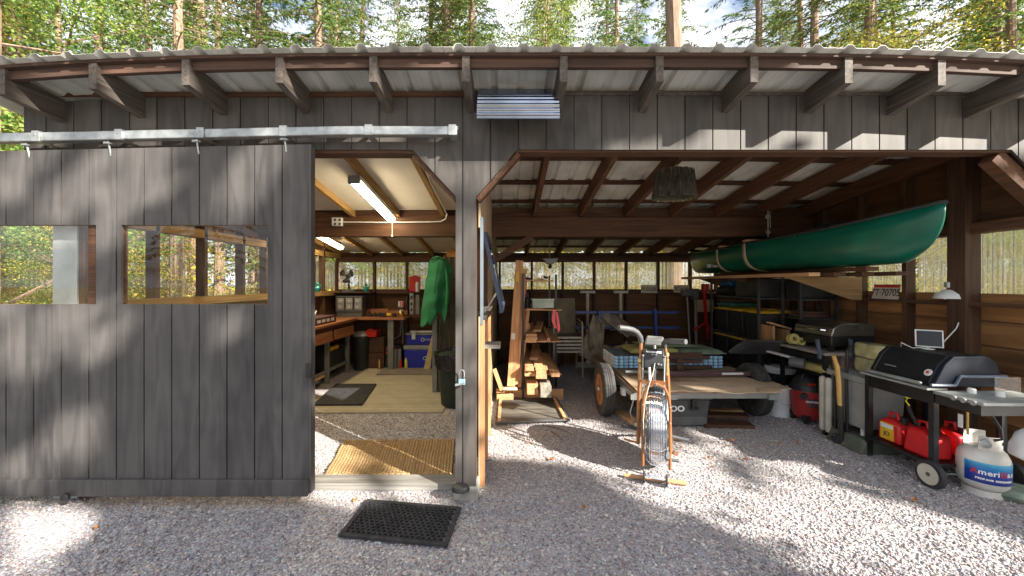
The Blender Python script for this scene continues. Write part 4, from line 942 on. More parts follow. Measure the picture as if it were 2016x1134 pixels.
flat('cardboard_sheet', [(1255, 771), (1556, 766), (1438, 722), (1180, 700)], DZ, M_card, 'large brown cardboard sheet covering the whole trailer deck')
flat('cardboard_sheet', [(1318, 772), (1528, 774), (1535, 756), (1316, 752)], DZ + .022, M_kraft, 'pale kraft paper sheet along the front edge of the trailer')
flat('cardboard_sheet', [(1240, 742), (1340, 752), (1300, 722), (1170, 700)], DZ + .012, paint('dark_card', (.33, .20, .13), .85), 'darker cardboard sheet at the rear corner of the trailer over the near wheel', wav=.004)
flat('cardboard_sheet', [(1495, 772), (1540, 771), (1525, 760), (1488, 763)], DZ + .042, M_card, 'small square cardboard offcut at the front corner of the trailer', wav=.002)
solo('maroon_bar', MB().box(1.93, 2.95, 4.60, 4.64, DZ + .034, DZ + .085), M_burg, 'dark maroon bar lying across the trailer with a white sticker', 'bar', bevel=.004)
solo('white_sticker', MB().box(2.55, 2.80, 4.592, 4.5985, DZ + .05, DZ + .075), M_wht2, 'white sticker on the front of the maroon bar on the trailer', 'sticker')
solo('grey_tube', MB().cyl((1.42, 4.66, DZ + .07), (1.80, 4.66, DZ + .07), .018, 12), M_gryp, 'short grey tube lying on the cardboard behind the exercise bike', 'tube')
# egg crate foam pads
def pad(k):
    z = DZ + .03 + k * .040; x0, x1, y0, y1 = 1.38, 2.80, 5.02, 5.62
    t = thing('foam_pad', ['lowest blue folded foam pad of the stack on the trailer', 'second blue foam pad up in the stack on the trailer', 'third blue foam pad up in the stack on the trailer', 'topmost foam pad with dark grey face under the green cushions'][k], 'foam pad', ((x0 + x1) / 2, y0, z), 'folded foam pads on the trailer')
    m = MB().box(x0 + .02, x1 - .02, y0 + .02, y1, z, z + .036)
    part('foam', m, M_padg, t)
    e = MB(); n = 22
    for i in range(n): 
        a = x0 + (x1 - x0) * i / n; e.box(a + .006, a + (x1 - x0) / n - .006, y0, y0 + .0195, z + .004, z + .038)
    part('egg_crate_edge', e, M_pad, t, bevel=.006)
    e = MB(); n = 18
    for i in range(n):
        a = y0 + (y1 - y0) * i / n; e.box(x0, x0 + .0195, a + .006, a + (y1 - y0) / n - .006, z + .004, z + .038)
    part('egg_crate_side', e, M_foamw, t, bevel=.006)
for k in range(4): pad(k)
def cushion(name, x0, x1, y0, y1, z0, z1, mat, label, cat='cushion', group=None, tilt=0):
    def fn(u, v):
        q = min(1, 8 * min(u, 1 - u)) ** .5 * min(1, 8 * min(v, 1 - v)) ** .5; return (x0 + (x1 - x0) * u, y0 + (y1 - y0) * v, z0 + (z1 - z0) * (.45 + .55 * q) + tilt * v)
    def fb(u, v):
        q = min(1, 8 * min(u, 1 - u)) ** .5 * min(1, 8 * min(v, 1 - v)) ** .5; return (x0 + (x1 - x0) * u, y0 + (y1 - y0) * v, z0 + (z1 - z0) * (.45 - .45 * q) + tilt * v)
    t = thing(name, label, cat, ((x0 + x1) / 2, (y0 + y1) / 2, z0), group)
    part('cover', MB().sheet(fn, 26, 20).sheet(fb, 26, 20), mat, t, ang=180)
    ed = [(x0, y0), (x1, y0), (x1, y1), (x0, y1)]
    part('piping', MB().tube([(a, c, z0 + (z1 - z0) * .45 + tilt * ((c - y0) / (y1 - y0))) for a, c in ed], .006, 5, closed=True), mat, t)
cushion('boat_cushion', 1.62, 2.30, 5.10, 5.60, DZ + .19, DZ + .27, M_yelc, 'olive green boat cushion with mustard side, nearest the big wheel', group='green cushions on the trailer')
cushion('boat_cushion', 2.24, 2.84, 5.02, 5.60, DZ + .19, DZ + .265, M_grnc, 'sage green boat cushion at the right of the foam stack', group='green cushions on the trailer')
cushion('boat_cushion', 1.80, 2.55, 5.2, 5.6, DZ + .272, DZ + .31, M_grnc, 'thin sage green cushion lying across the top of the other two', group='green cushions on the trailer')
fr_ = thing('slatted_rack', 'dark brown wooden folding frame leaning on the foam pads', 'wooden frame', (2.1, 4.9, DZ))
for z, a, c in ((DZ + .04, 1.80, 2.62), (DZ + .11, 1.9, 2.50), (DZ + .165, 1.7, 2.60), (DZ + .205, 1.75, 2.5)): part('slat', MB().box(a, c, 4.90 + z * .1, 4.93 + z * .1, z, z + .04), M_brown, fr_, bevel=.003)
part('leg', MB().box(2.14, 2.22, 4.88, 4.899, DZ + .03, DZ + .18), M_brown, fr_, bevel=.003)
# cooler below
ck = thing('large_cooler', 'charcoal grey wheeled ice chest with pale lettering under the trailer', 'cooler', (1.93, 4.5, 0))
part('body', MB().prism([(1.66, .015), (2.20, .015), (2.24, .30), (1.62, .30)], 'xz', 4.27, 4.65), paint('ice_chest_shell', (.055, .058, .06), .6), ck, bevel=.015)
part('lid', MB().box(1.60, 2.26, 4.25, 4.67, .301, .34), M_dgry, ck, bevel=.012)
part('lower_ridge', MB().box(1.66, 2.20, 4.258, 4.269, .02, .12), M_dgry, ck, bevel=.004)
part('latch', MB().box(2.02, 2.07, 4.225, 4.249, .22, .325).box(2.0, 2.09, 4.22, 4.248, .20, .23), M_blk, ck, bevel=.005)
text('lettering', 'IGLOO', .085, face((1.80, 4.266, .20), (0, -1, 0)), M_txw, ck, bold=.003, sx=1.15)
solo('wire_carrier', MB().tube([(1.42, 4.35, .3), (1.36, 4.3, .15), (1.37, 4.2, .08), (1.5, 4.2, .06)], .006, 6).tube([(1.52, 4.4, .3), (1.46, 4.3, .17), (1.44, 4.22, .1)], .006, 6).box(1.36, 1.56, 4.14, 4.2, .05, .09), M_galv, 'bent grey wire carrier hanging below the trailer deck', 'wire rack')
for i, (a, c, w_, lab) in enumerate([(P(1218, 806, 4.72), P(1258, 838, 4.3), .12, 'reddish plank lying on the gravel beside the trailer wheel'), (P(1385, 826, 4.5), P(1470, 830, 4.45), .14, 'short board, upper one of the two under the far side of the trailer'), (P(1383, 840, 4.3), P(1478, 843, 4.28), .16, 'short board, lower one of the two under the far side of the trailer'), (P(1395, 812, 4.75), P(1460, 812, 4.75), .08, 'pale short board farthest back beneath the trailer')]):
    a.z = c.z = .022 + (.04 if i in (1,) else 0); solo('ground_plank', MB().bar(a, c, w_, .035), (M_lum, M_brX, M_brX, M_lum)[i], lab, 'plank', bevel=.002)

# ---- exercise bike, front towards the camera
Bx, By = PX(1292, 3.12), 3.3
def PXB(px, d): return Bx + (px - 1292) / F * 3.12
def PB(px, py, d): return Vector((PXB(px, d), d, EYE + (CY - py) / F * (3.12 + (d - 3.12) * 1.0)))
bk_ = thing('exercise_bike', 'vintage copper-framed exercise bike with a chrome caged wheel facing the yard', 'exercise bike', (Bx, 3.12, 0)); bk_.rotation_euler[2] = -math.atan2(Bx, 3.12)
RW, zc = .352, .368
def prof_r(t): return RW * (1 - .10 * (2 * t - 1) ** 4 - .035 * (2 * t - 1) ** 2)
cgm = MB(); yc = By + .12
for k in range(15):
    t = k / 14; x = Bx - .088 + .176 * t; r_ = prof_r(t)
    cgm.tube([(x, yc + r_ * math.cos(a / 44 * 6.2832), zc + r_ * math.sin(a / 44 * 6.2832)) for a in range(44)], .0032, 5, closed=True)
for a in range(0, 360, 40):
    ca, sa = math.cos(R(a)), math.sin(R(a)); cgm.tube([(Bx - .088 + .176 * t, yc + (prof_r(t) + .004) * ca, zc + (prof_r(t) + .004) * sa) for t in (0, .25, .5, .75, 1)], .003, 5, cap=False)
part('wheel_cage', cgm, M_chrome, bk_, ang=60)
fw = MB()
for k in range(30):
    a = k / 30 * 6.2832; ca, sa = math.cos(a), math.sin(a)
    fw.add([(Bx - .07, yc + .08 * ca, zc + .08 * sa), (Bx + .07, yc + .08 * ca, zc + .08 * sa), (Bx + .075, yc + .305 * math.cos(a + .1), zc + .305 * math.sin(a + .1)), (Bx - .075, yc + .305 * math.cos(a + .1), zc + .305 * math.sin(a + .1))], [(0, 1, 2, 3)])
dr_ = [(.0, -.078)]
for k in range(12):
    t = k / 11; r_ = prof_r(t) - .016; zz = -.078 + .156 * t; dr_ += [(r_ - .006, zz - .0045), (r_, zz - .002), (r_, zz + .002), (r_ - .006, zz + .0045)]
lt_ = MB().lathe(dr_ + [(0, .083)], (Bx, yc, zc), 56, (1, 0, 0)); part('wheel_drum', lt_, paint('brushed_bright_steel', (.62, .68, .76), .22, .9), bk_, ang=20)
part('fan_blades', fw, paint('pale_blue_blades', (.45, .52, .60), .3, .7), bk_, recalc=False, smooth=False)
part('wheel_side', MB().lathe([(.0, -.002), (.30, 0), (.31, .004), (0, .006)], (Bx - .08, yc, zc), 40, (1, 0, 0)).lathe([(.0, -.002), (.30, 0), (.31, .004), (0, .006)], (Bx + .08, yc, zc), 40, (1, 0, 0)), M_galv, bk_)
yf = By - .02; hp = []
for p_ in [(1267, 930), (1267, 850), (1267, 800), (1270, 778), (1277, 762), (1292, 755), (1307, 762), (1314, 778), (1317, 800), (1317, 850), (1317, 930)]: q = PB(p_[0], p_[1], 3.12); hp.append((q.x, q.y + .0, max(.1, q.z)))
part('wheel_hoop', MB().tube(hp, .0125, 10), M_copper, bk_)
rv = MB()
for p_ in [(1267, 800), (1267, 830), (1317, 800), (1317, 830), (1292, 756)]: q = PB(p_[0], p_[1], 3.105); rv.lathe([(.006, 0), (.006, .003), (0, .006)], q, 8, (0, -1, 0))
part('rivets', rv, M_galv, bk_)
def upr(pts, m): return part('handlebar_tube', MB().tube([PB(a, b_, d) for a, b_, d in pts], .0155, 12), m, bk_)
L_ = [(1257, 878, 3.22), (1258, 800, 3.24), (1260, 740, 3.26), (1262, 700, 3.28), (1262, 672, 3.29)]
R_ = [(1319, 885, 3.22), (1317, 820, 3.24), (1315, 760, 3.26), (1312, 700, 3.28), (1308, 680, 3.29)]
tl2, tr2 = upr(L_, M_copper), upr(R_, M_copper)
part('grip', MB().tube([PB(*a) for a in ((1262, 674, 3.29), (1261, 665, 3.27), (1255, 656, 3.24), (1247, 651, 3.2), (1236, 649, 3.15), (1221, 648, 3.1))], .023, 12), M_dgry, tl2)
part('grip', MB().tube([PB(*a) for a in ((1308, 682, 3.29), (1306, 676, 3.27), (1309, 671, 3.24), (1318, 670, 3.2), (1330, 670, 3.15), (1345, 670, 3.1))], .021, 12), M_dgry, tr2)
part('decal_band', MB().cyl(PB(1260.5, 714, 3.272), PB(1260.6, 708, 3.274), .0165, 12), M_gold, tl2)
part('decal_band', MB().cyl(PB(1312.6, 699, 3.28), PB(1312.3, 693, 3.282), .0165, 12), M_gold, tr2)
def vtext(s, px, py, d, par):
    q = PB(px, py, d); M_ = face((q.x, q.y - .017, q.z), (0, -1, 0)) @ Matrix.Rotation(R(-90), 4, 'Z'); text('lettering', s, .024, M_, M_gold, par, ext=.0015, bold=.0006)
vtext('VITAMASTER', 1260, 734, 3.26, tl2); vtext('VITAMASTER', 1313.5, 720, 3.26, tr2)
bx0, bx1 = PXB(1269, 3.2), PXB(1307, 3.2)
cb = part('control_box', MB().prism([(3.17, PZ(724, 3.2)), (3.33, PZ(724, 3.3)), (3.33, PZ(690, 3.3)), (3.24, PZ(686, 3.24)), (3.185, PZ(702, 3.19))], 'yz', bx0, bx1), M_blkp, bk_, bevel=.006)
text('lettering', 'VITAMASTER', .021, face((PXB(1288, 3.2), 3.214 - .004, PZ(694, 3.2)), (0, -.86, .5)), M_txw, cb, bold=.0012, ext=.001)
text('lettering', 'EXERCISER', .0095, face((PXB(1288, 3.2), 3.196 - .004, PZ(698.5, 3.19)), (0, -.86, .5)), M_txw, cb, ext=.001)
part('knob', MB().lathe([(.009, 0), (.009, .016), (0, .018)], PB(1296, 716, 3.18), 12, (0, -1, 0)).lathe([(.007, 0), (.007, .014), (0, .016)], PB(1301, 717, 3.18), 12, (0, -1, 0)).lathe([(.007, 0), (.007, .014), (0, .016)], PB(1289, 716, 3.18), 12, (0, -1, 0)), M_galv, cb)
part('tension_tube', MB().cyl(PB(1279, 724, 3.17), PB(1280, 750, 3.15), .011, 12), M_wht2, bk_)
part('brake_cable', MB().tube([PB(1289, 717, 3.17), PB(1287, 730, 3.15), PB(1283, 745, 3.12), PB(1278, 762, 3.1), PB(1272, 790, 3.09), PB(1268, 830, 3.09), PB(1269, 862, 3.1)], .004, 6), M_beige, bk_)
for a, c in (((1267, 701), (1266, 775)), ((1308, 701), (1306, 775))):
    part('side_stay', MB().cyl(PB(a[0], a[1], 3.2), PB(c[0], c[1], 3.15), .006, 8).lathe([(0, 0), (.009, .003), (.009, .009), (0, .012)], PB(a[0], a[1], 3.19), 10, (0, -1, 0)), M_galv, bk_)
part('cross_brace', MB().box(PXB(1262, 3.15), PXB(1310, 3.15), 3.15, 3.17, PZ(756, 3.15), PZ(750, 3.15)), M_copper, bk_)
part('seat', MB().prism([(PXB(1266, 3.75), PZ(678, 3.75)), (PXB(1312, 3.75), PZ(678, 3.75)), (PXB(1308, 3.75), PZ(666, 3.75)), (PXB(1270, 3.75), PZ(665, 3.75))], 'xz', 3.72, 3.95), M_gryp, bk_, bevel=.012)
part('seat_post', MB().cyl((PXB(1289, 3.8), 3.82, .2), (PXB(1289, 3.8), 3.82, PZ(679, 3.75)), .016, 10), M_chrome, bk_)
part('main_tube', MB().tube([(Bx, 3.3, .30), (Bx, 3.55, .22), (PXB(1289, 3.8), 3.82, .22), (PXB(1289, 3.8), 4.0, .06)], .018, 10), M_copper, bk_)
part('rear_foot', MB().cyl((Bx - .2, 4.0, .03), (Bx + .25, 4.0, .03), .016, 10), M_copper, bk_)
part('front_foot', MB().cyl((PXB(1233, 3.05), 3.06, .022), (PXB(1346, 3.05), 3.10, .022), .017, 10), M_lumX, bk_)
part('mid_foot', MB().tube([PB(1228, 872, 3.3), PB(1256, 876, 3.25)], .009, 8).tube([PB(1318, 884, 3.25), PB(1331, 888, 3.2)], .014, 8), M_copper, bk_)
for px in (1270, 1310.5): 
    q = PB(px, 943, 3.03); part('transport_wheel', MB().lathe([(.012, -.008), (.042, -.008), (.045, -.004), (.045, .004), (.042, .008), (.012, .008), (.012, -.008)], (q.x, 3.03, .048), 20, (1, 0, 0)), M_rubber, bk_)
part('wheel_axle', MB().cyl((PXB(1270, 3.03), 3.03, .055), (PXB(1310, 3.03), 3.03, .055), .008, 8).cyl((PXB(1274, 3.03), 3.03, .07), (PXB(1306, 3.03), 3.03, .07), .005, 8), M_chrome, bk_)
for p_, q_, m_ in (((1226, 845), (1256, 848), M_blkp), ((1317, 855), (1351, 858), M_dgry), ((1310, 900), (1333, 901), M_dgry)):
    part('pedal_peg', MB().cyl(PB(p_[0], p_[1], 3.15), PB(q_[0], q_[1], 3.16), .013, 12), m_, bk_)
part('crank', MB().bar(PB(1317, 855, 3.16), PB(1313, 900, 3.1), .02, .012), M_galv, bk_)

# ---- lumber rack beside the divider
rk = thing('lumber_rack', 'lumber rack with dark steel posts and four plywood shelves', 'rack', (.5, 5.6, 0))
sx0, sx1 = .19, .70
for x, y in ((.205, 5.2), (.205, 6.7), (.72, 6.7), (.735, 5.9)): part('post', MB().box(x - .015, x + .015, y, y + .03, 0, 1.72), M_blk, rk)
for z, x1 in ((1.635, .62), (1.235, .72), (.81, .72), (.37, .72)): part('shelf', MB().box(.225, x1, 5.19, 6.7, z - .012, z), M_lumX, rk)
part('base_board', MB().box(-.16, .76, 5.27, 5.31, 0, .145), M_lumX, rk, bevel=.004)
part('cross_arm', MB().box(.2, .75, 5.24, 5.265, .34, .357).box(.2, .75, 5.24, 5.265, .78, .797), M_blk, rk)
rl = random.Random(4)
def boards(specs, grp):
    for (x, y, z, w_, h, L, mat, lab, rot) in specs:
        m = MB().bar((x, y, z + h / 2), (x + rot * L, y + L, z + h / 2), w_, h); solo('lumber_board', m, mat, lab, 'board', grp, bevel=.002)
M_old = wood('grey_end_timber', (.22, .2, .16), (.45, .42, .36), 'y')
boards([(.32, 5.02, .14, .14, .14, 1.5, M_lum, 'thick square beam with pale tan end, bottom of the lumber rack by the steel post', .0), (.49, 4.96, .12, .14, .15, 1.5, M_old, 'thick square beam with grey weathered end, bottom of the lumber rack', .0),
        (.29, 5.05, .371, .14, .04, 1.6, M_lum, 'board lying lowest on the bottom shelf against the steel post', .0), (.29, 5.08, .413, .14, .04, 1.6, M_lum, 'board lying second lowest on the bottom shelf against the steel post', .0), (.28, 5.0, .455, .11, .05, 1.5, M_lum, 'bright thick board on top of the pile at the post on the bottom shelf', .0),
        (.43, 4.95, .362, .14, .045, 1.6, M_lum, 'board at the bottom of the middle pile on the bottom shelf', .02), (.43, 4.98, .408, .13, .045, 1.6, M_lum, 'board on top of the bottom one in the middle pile, bottom shelf', .01), (.44, 5.02, .455, .16, .03, 1.5, M_lum, 'wide thin board, third up in the middle pile of the bottom shelf', .02), (.40, 5.06, .486, .11, .03, 1.4, M_lum, 'reddish board topmost on the middle pile of the bottom shelf', .03),
        (.62, 5.02, .371, .11, .05, 1.5, M_lum, 'single long plank at the outer edge of the bottom shelf', -.02), (.36, 5.35, .52, .12, .04, 1.2, M_lum, 'short board crossing the back of the bottom shelf pile', .1),
        (.30, 5.06, .811, .15, .035, 1.6, M_lum, 'lower board of the pile at the post on the middle shelf', .0), (.31, 5.04, .848, .15, .035, 1.5, M_lum, 'middle board of the pile at the post on the middle shelf', .02), (.31, 5.07, .885, .14, .035, 1.5, M_lum, 'upper board of the pile at the post on the middle shelf', .03), (.46, 5.1, .811, .12, .02, 1.5, M_lum, 'thin strip in the middle of the middle shelf', .04), (.54, 5.12, .811, .04, .05, 1.4, M_lum, 'narrow batten with cut end on the middle shelf', .05), (.40, 5.3, .921, .10, .03, 1.2, M_lum, 'offcut lying on top of the middle shelf pile', .12), (.28, 5.5, .93, .07, .08, .5, M_lum, 'block standing behind the middle shelf pile', .0),
        (.36, 5.12, 1.237, .22, .015, 1.3, M_lumX, 'wide thin board on the upper shelf beneath the pale case', .0), (.28, 5.35, 1.64, .05, .03, .9, M_brY, 'dark stick on the top shelf of the lumber rack', .1), (.42, 5.2, 1.64, .07, .02, .9, M_lum, 'board offcut on the top shelf of the lumber rack', .12), (.5, 5.3, 1.66, .03, .03, .8, M_brY, 'second dark stick on the top shelf of the lumber rack', .15)], 'boards on the lumber rack')
pc = thing('pale_green_case', 'pale green metal case on the upper shelf of the lumber rack', 'case', (.5, 5.3, 1.255))
part('body', MB().prism([(5.2, 1.254), (5.45, 1.254), (5.43, 1.355), (5.22, 1.355)], 'yz', .33, .62), paint('pale_green_metal', (.32, .36, .30), .5, .2), pc, bevel=.006)
part('lid', MB().box(.32, .63, 5.19, 5.46, 1.356, 1.38), paint('pale_green_lid', (.38, .42, .36), .45, .2), pc, bevel=.005)
solo('glue_bottle', MB().lathe([(.035, 0), (.04, .02), (.04, .12), (.015, .15), (.012, .2), (0, .2)], (.27, 5.35, 1.255), 14), M_blkp, 'dark bottle lying beside the pale green case on the rack', 'bottle')
solo('pink_ribbon', MB().prism([(.60, 1.23), (.64, 1.23), (.63, 1.08), (.655, .98), (.62, 1.0), (.585, 1.10)], 'xz', 5.165, 5.17).prism([(.64, 1.2), (.665, 1.2), (.70, .98), (.67, .92)], 'xz', 5.155, 5.16), M_pink, 'pink flagging ribbon hanging from the end of the upper shelf', 'ribbon')
for i, (a, c, w_, t_, m_, lab) in enumerate([((1006, 760), (1023, 513), .105, .04, M_lumZ, 'tallest wide board leaning upright left of the lumber rack with a small tag'), ((1016, 757), (1033, 530), .06, .04, M_lumZ, 'narrow upright board next to the tallest one'), ((1022, 762), (1040, 610), .045, .03, M_lumZ, 'short thin upright strip touching the steel rack post'), ((1027, 760), (1037, 640), .03, .02, M_brZ, 'shortest dark upright strip by the rack post'), ((1028, 752), (1036, 545), .02, .02, M_redm, 'thin reddish upright rod behind the leaning boards')]):
    q0, q1 = P(a[0], a[1], 5.16 + i * .02), P(c[0], c[1], 5.3 + i * .03); solo('leaning_board', MB().bar(q0, q1, w_, t_, (0, -1, 0)), m_, lab, 'board', 'boards leaning by the lumber rack', bevel=.002)
solo('lumber_tag', MB().bar(P(1010, 668, 5.19), P(1010.5, 656, 5.195), .05, .004, (0, -1, 0)), M_wht2, 'small white paper tag on the tallest leaning board', 'tag')
solo('yellow_sticker', MB().bar(P(1018, 555, 5.245), P(1019, 536, 5.255), .045, .004, (0, -1, 0)), M_yel, 'yellow sticker near the top of the tallest leaning board', 'sticker')
solo('leaning_offcut', MB().bar(P(988, 768, 5.0), P(973, 726, 5.05), .045, .09, (0, -1, 0)), M_lumZ, 'bright offcut leaning against the divider wall above the base board', 'offcut', bevel=.003)
solo('white_batten', MB().bar(P(990, 765, 5.1), P(1018, 765, 5.12), .06, .03), M_kraft, 'pale batten lying flat at the foot of the leaning boards', 'batten', bevel=.003)
solo('base_plank', MB().box(PX(978, 5.18), PX(1012, 5.18), 5.16, 5.2, .0, .11), M_lumX, 'short plank on edge in front of the rack base', 'plank', bevel=.003)
gp = [GP(975, 836, .012), GP(1122, 831, .012), GP(1096, 784, .012), GP(980, 784, .012)]
fg = thing('weathered_panel', 'weathered grey board panel with wooden frame lying on the gravel before the lumber rack', 'panel', (.25, 4.8, 0))
m = MB()
for i in range(6):
    v0, v1 = i / 6 + .01, (i + 1) / 6 - .01; m.add([gp[0].lerp(gp[3], v0) + V(0, 0, h) for h in (.0,)] + [gp[1].lerp(gp[2], v0), gp[1].lerp(gp[2], v1), gp[0].lerp(gp[3], v1)] + [gp[0].lerp(gp[3], v0) + V(0, 0, .02), gp[1].lerp(gp[2], v0) + V(0, 0, .02), gp[1].lerp(gp[2], v1) + V(0, 0, .02), gp[0].lerp(gp[3], v1) + V(0, 0, .02)], [(0, 3, 2, 1), (4, 5, 6, 7), (0, 1, 5, 4), (1, 2, 6, 5), (2, 3, 7, 6), (3, 0, 4, 7)])
part('boards', m, wood('silvered_boards', (.03, .027, .022), (.16, .145, .12), 'x', vary=.6), fg, smooth=False)
z_ = V(0, 0, .028)
part('frame', MB().bar(gp[0] + z_, gp[1] + z_, .03, .014).bar(gp[3] + z_, gp[2] + z_, .03, .014), M_dgry, fg)
part('batten', MB().bar(gp[0].lerp(gp[1], .05) + z_ * 1.2, gp[3].lerp(gp[2], .05) + z_ * 1.2, .035, .02), M_lum, fg); part('batten', MB().bar(gp[0].lerp(gp[1], .94) + z_ * 1.2, gp[3].lerp(gp[2], .94) + z_ * 1.2, .035, .02), M_lum, fg)

# ---- stacked patio chairs
M_chm = paint('tan_mesh', (.22, .18, .12), .85); M_chf = paint('pale_chair_frame', (.42, .38, .30), .5, .3)
def patio(k):
    z = k * .06; x0, x1, y0 = .78, 1.27, 6.6
    t = thing('patio_chair', ['bottom', 'second', 'third', 'fourth', 'topmost'][k] + ' patio chair of the stack behind the lumber rack', 'chair', ((x0 + x1) / 2, y0, 0), 'stacked patio chairs')
    zt = .42 + z
    part('seat_frame', MB().bar((x0, y0, zt), (x1, y0, zt), .03, .035), M_chf, t)
    part('seat', MB().box(x0 + .03, x1 - .03, y0 + .02, y0 + .48, zt, zt + .012), M_chm, t)
    for x in (x0, x1):
        part('leg', MB().tube([(x, y0 + .0, zt + .24), (x, y0 - .02, zt + .2), (x, y0 - .02, zt), (x, y0 - .03, z * .6 + .0)], .016, 8), M_chf, t)
        part('arm', MB().tube([(x, y0 - .02, zt + .2), (x, y0 + .03, zt + .26), (x, y0 + .45, zt + .28)], .016, 8), M_chf, t)
        part('leg', MB().tube([(x, y0 + .5, zt), (x, y0 + .56, z * .6)], .016, 8), M_chf, t)
    part('backrest', MB().sheet(lambda u, v: (x0 + .02 + (x1 - x0 - .04) * u, y0 + .5 + .12 * v, zt + .1 + v * .55), 2, 6, .01), M_chm, t)
for k in range(5): patio(k)

# ---- things along the back wall
for i, px in enumerate((1157, 1222)):
    x = PX(px, 7.3); t = thing('bracket_leg', ['white T-shaped table leg against the back wall nearer the chairs', 'white T-shaped table leg against the back wall further along'][i], 'table leg', (x, 7.3, 0), 'white table legs on the back wall')
    part('top_bar', MB().box(x - .14, x + .14, 7.28, 7.34, 1.40, 1.45), M_beige, t, bevel=.004); part('upright', MB().box(x - .025, x + .025, 7.29, 7.33, .1 if i == 0 else .75, 1.399), M_beige, t); part('foot', MB().box(x - .2, x + .2, 7.28, 7.34, .0 if i == 0 else .70, .099 if i == 0 else .749), M_beige, t)
bf = thing('blue_rack_frame', 'dark blue steel rack frame of long rails behind the trailer', 'frame', (2.0, 6.9, 0))
yb = 6.85
for py, a, c in ((615, 1132, 1336), (645, 1132, 1337)): part('rail', MB().box(PX(a, yb), PX(c, yb), yb, yb + .04, PZ(py + 2.5, yb), PZ(py - 2.5, yb)), M_bluf, bf)
for px, t_, b_ in ((1181, 612, 684), (1290, 608, 700)): part('upright', MB().bar(P(px + (4 if px > 1200 else 3), b_, yb - .03), P(px - 1, t_, yb - .03), .05, .05, (0, -1, 0)), M_bluf, bf)
part('lower_rail', MB().box(PX(1184, yb), PX(1240, yb), yb - .03, yb + .01, PZ(684, yb), PZ(680, yb)), M_bluf, bf)
part('base_leg', MB().box(PX(1184, yb), PX(1184, yb) + .05, yb - .06, yb - .02, 0, PZ(684, yb)).box(PX(1293, yb), PX(1293, yb) + .05, yb - .06, yb - .02, 0, PZ(690, yb)), M_bluf, bf)
def crumple(pts, d, label, mat, seed, name='canvas_tarp', dd=.5, par=None):
    rc = random.Random(seed); ph = [rc.uniform(0, 6.28) for _ in range(8)]; c = [P(a, b_, d) for a, b_ in pts]
    def fn(u, v):
        q = c[0].lerp(c[1], u).lerp(c[3].lerp(c[2], u), v); k = .05 * math.sin(u * 9 + ph[0] + v * 3) + .04 * math.sin(v * 8 + ph[1] + u * 4) + .025 * math.sin(u * 21 + v * 15 + ph[2])
        return q + V(.25 * k, k + dd * v * .3, .35 * k)
    solo(name, MB().sheet(fn, 24, 24, .008), mat, label, 'tarp', 'canvas tarps draped behind the trailer', ang=50)
M_tarp = paint('tan_tarp', (.30, .25, .18), .9, var=.25, bump=.2)
crumple([(1140, 700), (1185, 712), (1195, 640), (1172, 620)], 6.55, 'tan canvas hanging down behind the trailer wheel', M_tarp, 1)
crumple([(1182, 642), (1245, 652), (1240, 632), (1190, 612)], 6.75, 'folded tan canvas draped over the blue frame', M_tarp, 2)
crumple([(1215, 652), (1262, 668), (1262, 650), (1228, 646)], 6.6, 'pale corner of canvas showing behind the bike handlebar', M_tarp, 3)
crumple([(1152, 722), (1262, 710), (1240, 676), (1165, 690)], 6.45, 'heap of canvas on the rear corner of the trailer', M_tarp, 4)
def plate(px0, px1, py0, py1, d, s, face_n, base, label, band=None, tcol=None, xw=None):
    """licence plate on a ledge; on the side wall it faces -x"""
    if face_n == 'b':
        x0, x1, z0, z1 = PX(px0, d), PX(px1, d), PZ(py1, d), PZ(py0, d)
        t = thing('licence_plate', label, 'licence plate', ((x0 + x1) / 2, d, z0), 'licence plates on the ledges'); p_ = part('plate', MB().box(x0, x1, d, d + .004, z0, z1), base, t, bevel=.001)
        text('number', s, (z1 - z0) * .62, face(((x0 + x1) / 2, d - .001, z0 + (z1 - z0) * .44), (0, -1, 0)), tcol or M_txd, t, bold=.001, sx=.85)
        if band: part('band', MB().box(x0 + .01, x1 - .01, d - .003, d - .0005, z1 - (z1 - z0) * .22, z1 - .008), band, t)
    else:
        X = XR - .10; d0, d1 = F * X / (px0 - 1000), F * X / (px1 - 1000); dm = (d0 + d1) / 2; z0 = ZS + .001; z1 = z0 + .155
        t = thing('licence_plate', label, 'licence plate', (X, dm, z0), 'licence plates on the ledges'); part('plate', MB().add([(X, d0, z0), (X, d1, z0), (X + .03, d1, z1), (X + .03, d0, z1), (X + .004, d0, z0), (X + .004, d1, z0), (X + .034, d1, z1), (X + .034, d0, z1)], [(0, 1, 2, 3), (4, 7, 6, 5), (0, 4, 5, 1), (1, 5, 6, 2), (2, 6, 7, 3), (3, 7, 4, 0)]), base, t)
        text('number', s, .105, face((X + .010, dm, z0 + .065), (-1, 0, .19)), tcol or M_txd, t, bold=.001, sx=(d0 - d1) / .37)
        if band: part('band', MB().bar((X + .025, d0 - .01, z1 - .018), (X + .025, d1 + .01, z1 - .018), .012, .028, (0, 0, 1)), band, t)
M_pl1 = paint('cream_plate', (.50, .47, .34), .5, .1); M_pl2 = paint('white_plate', (.55, .52, .46), .5, .1); M_pl3 = paint('navy_plate', (.04, .07, .16), .5, .1)
plate(1262, 1294, 561, 577, 7.42, '7T-D3587', 'b', M_pl1, 'cream licence plate 7T-D3587 on the back wall ledge')
plate(1326, 1357, 561, 576, 7.42, '7C-4120', 'b', M_pl1, 'cream licence plate 7C on the back ledge beside the outboard motor', band=M_pl1)
plate(1583, 1613, 0, 0, 0, '7-60112', 's', M_pl2, 'white licence plate with blue and red band on the side wall ledge', band=paint('blue_band', (.08, .16, .3), .5))
plate(1655, 1690, 0, 0, 0, 'ALASKA', 's', M_pl3, 'dark navy licence plate with pale writing half hidden by the gusset', tcol=M_txw)
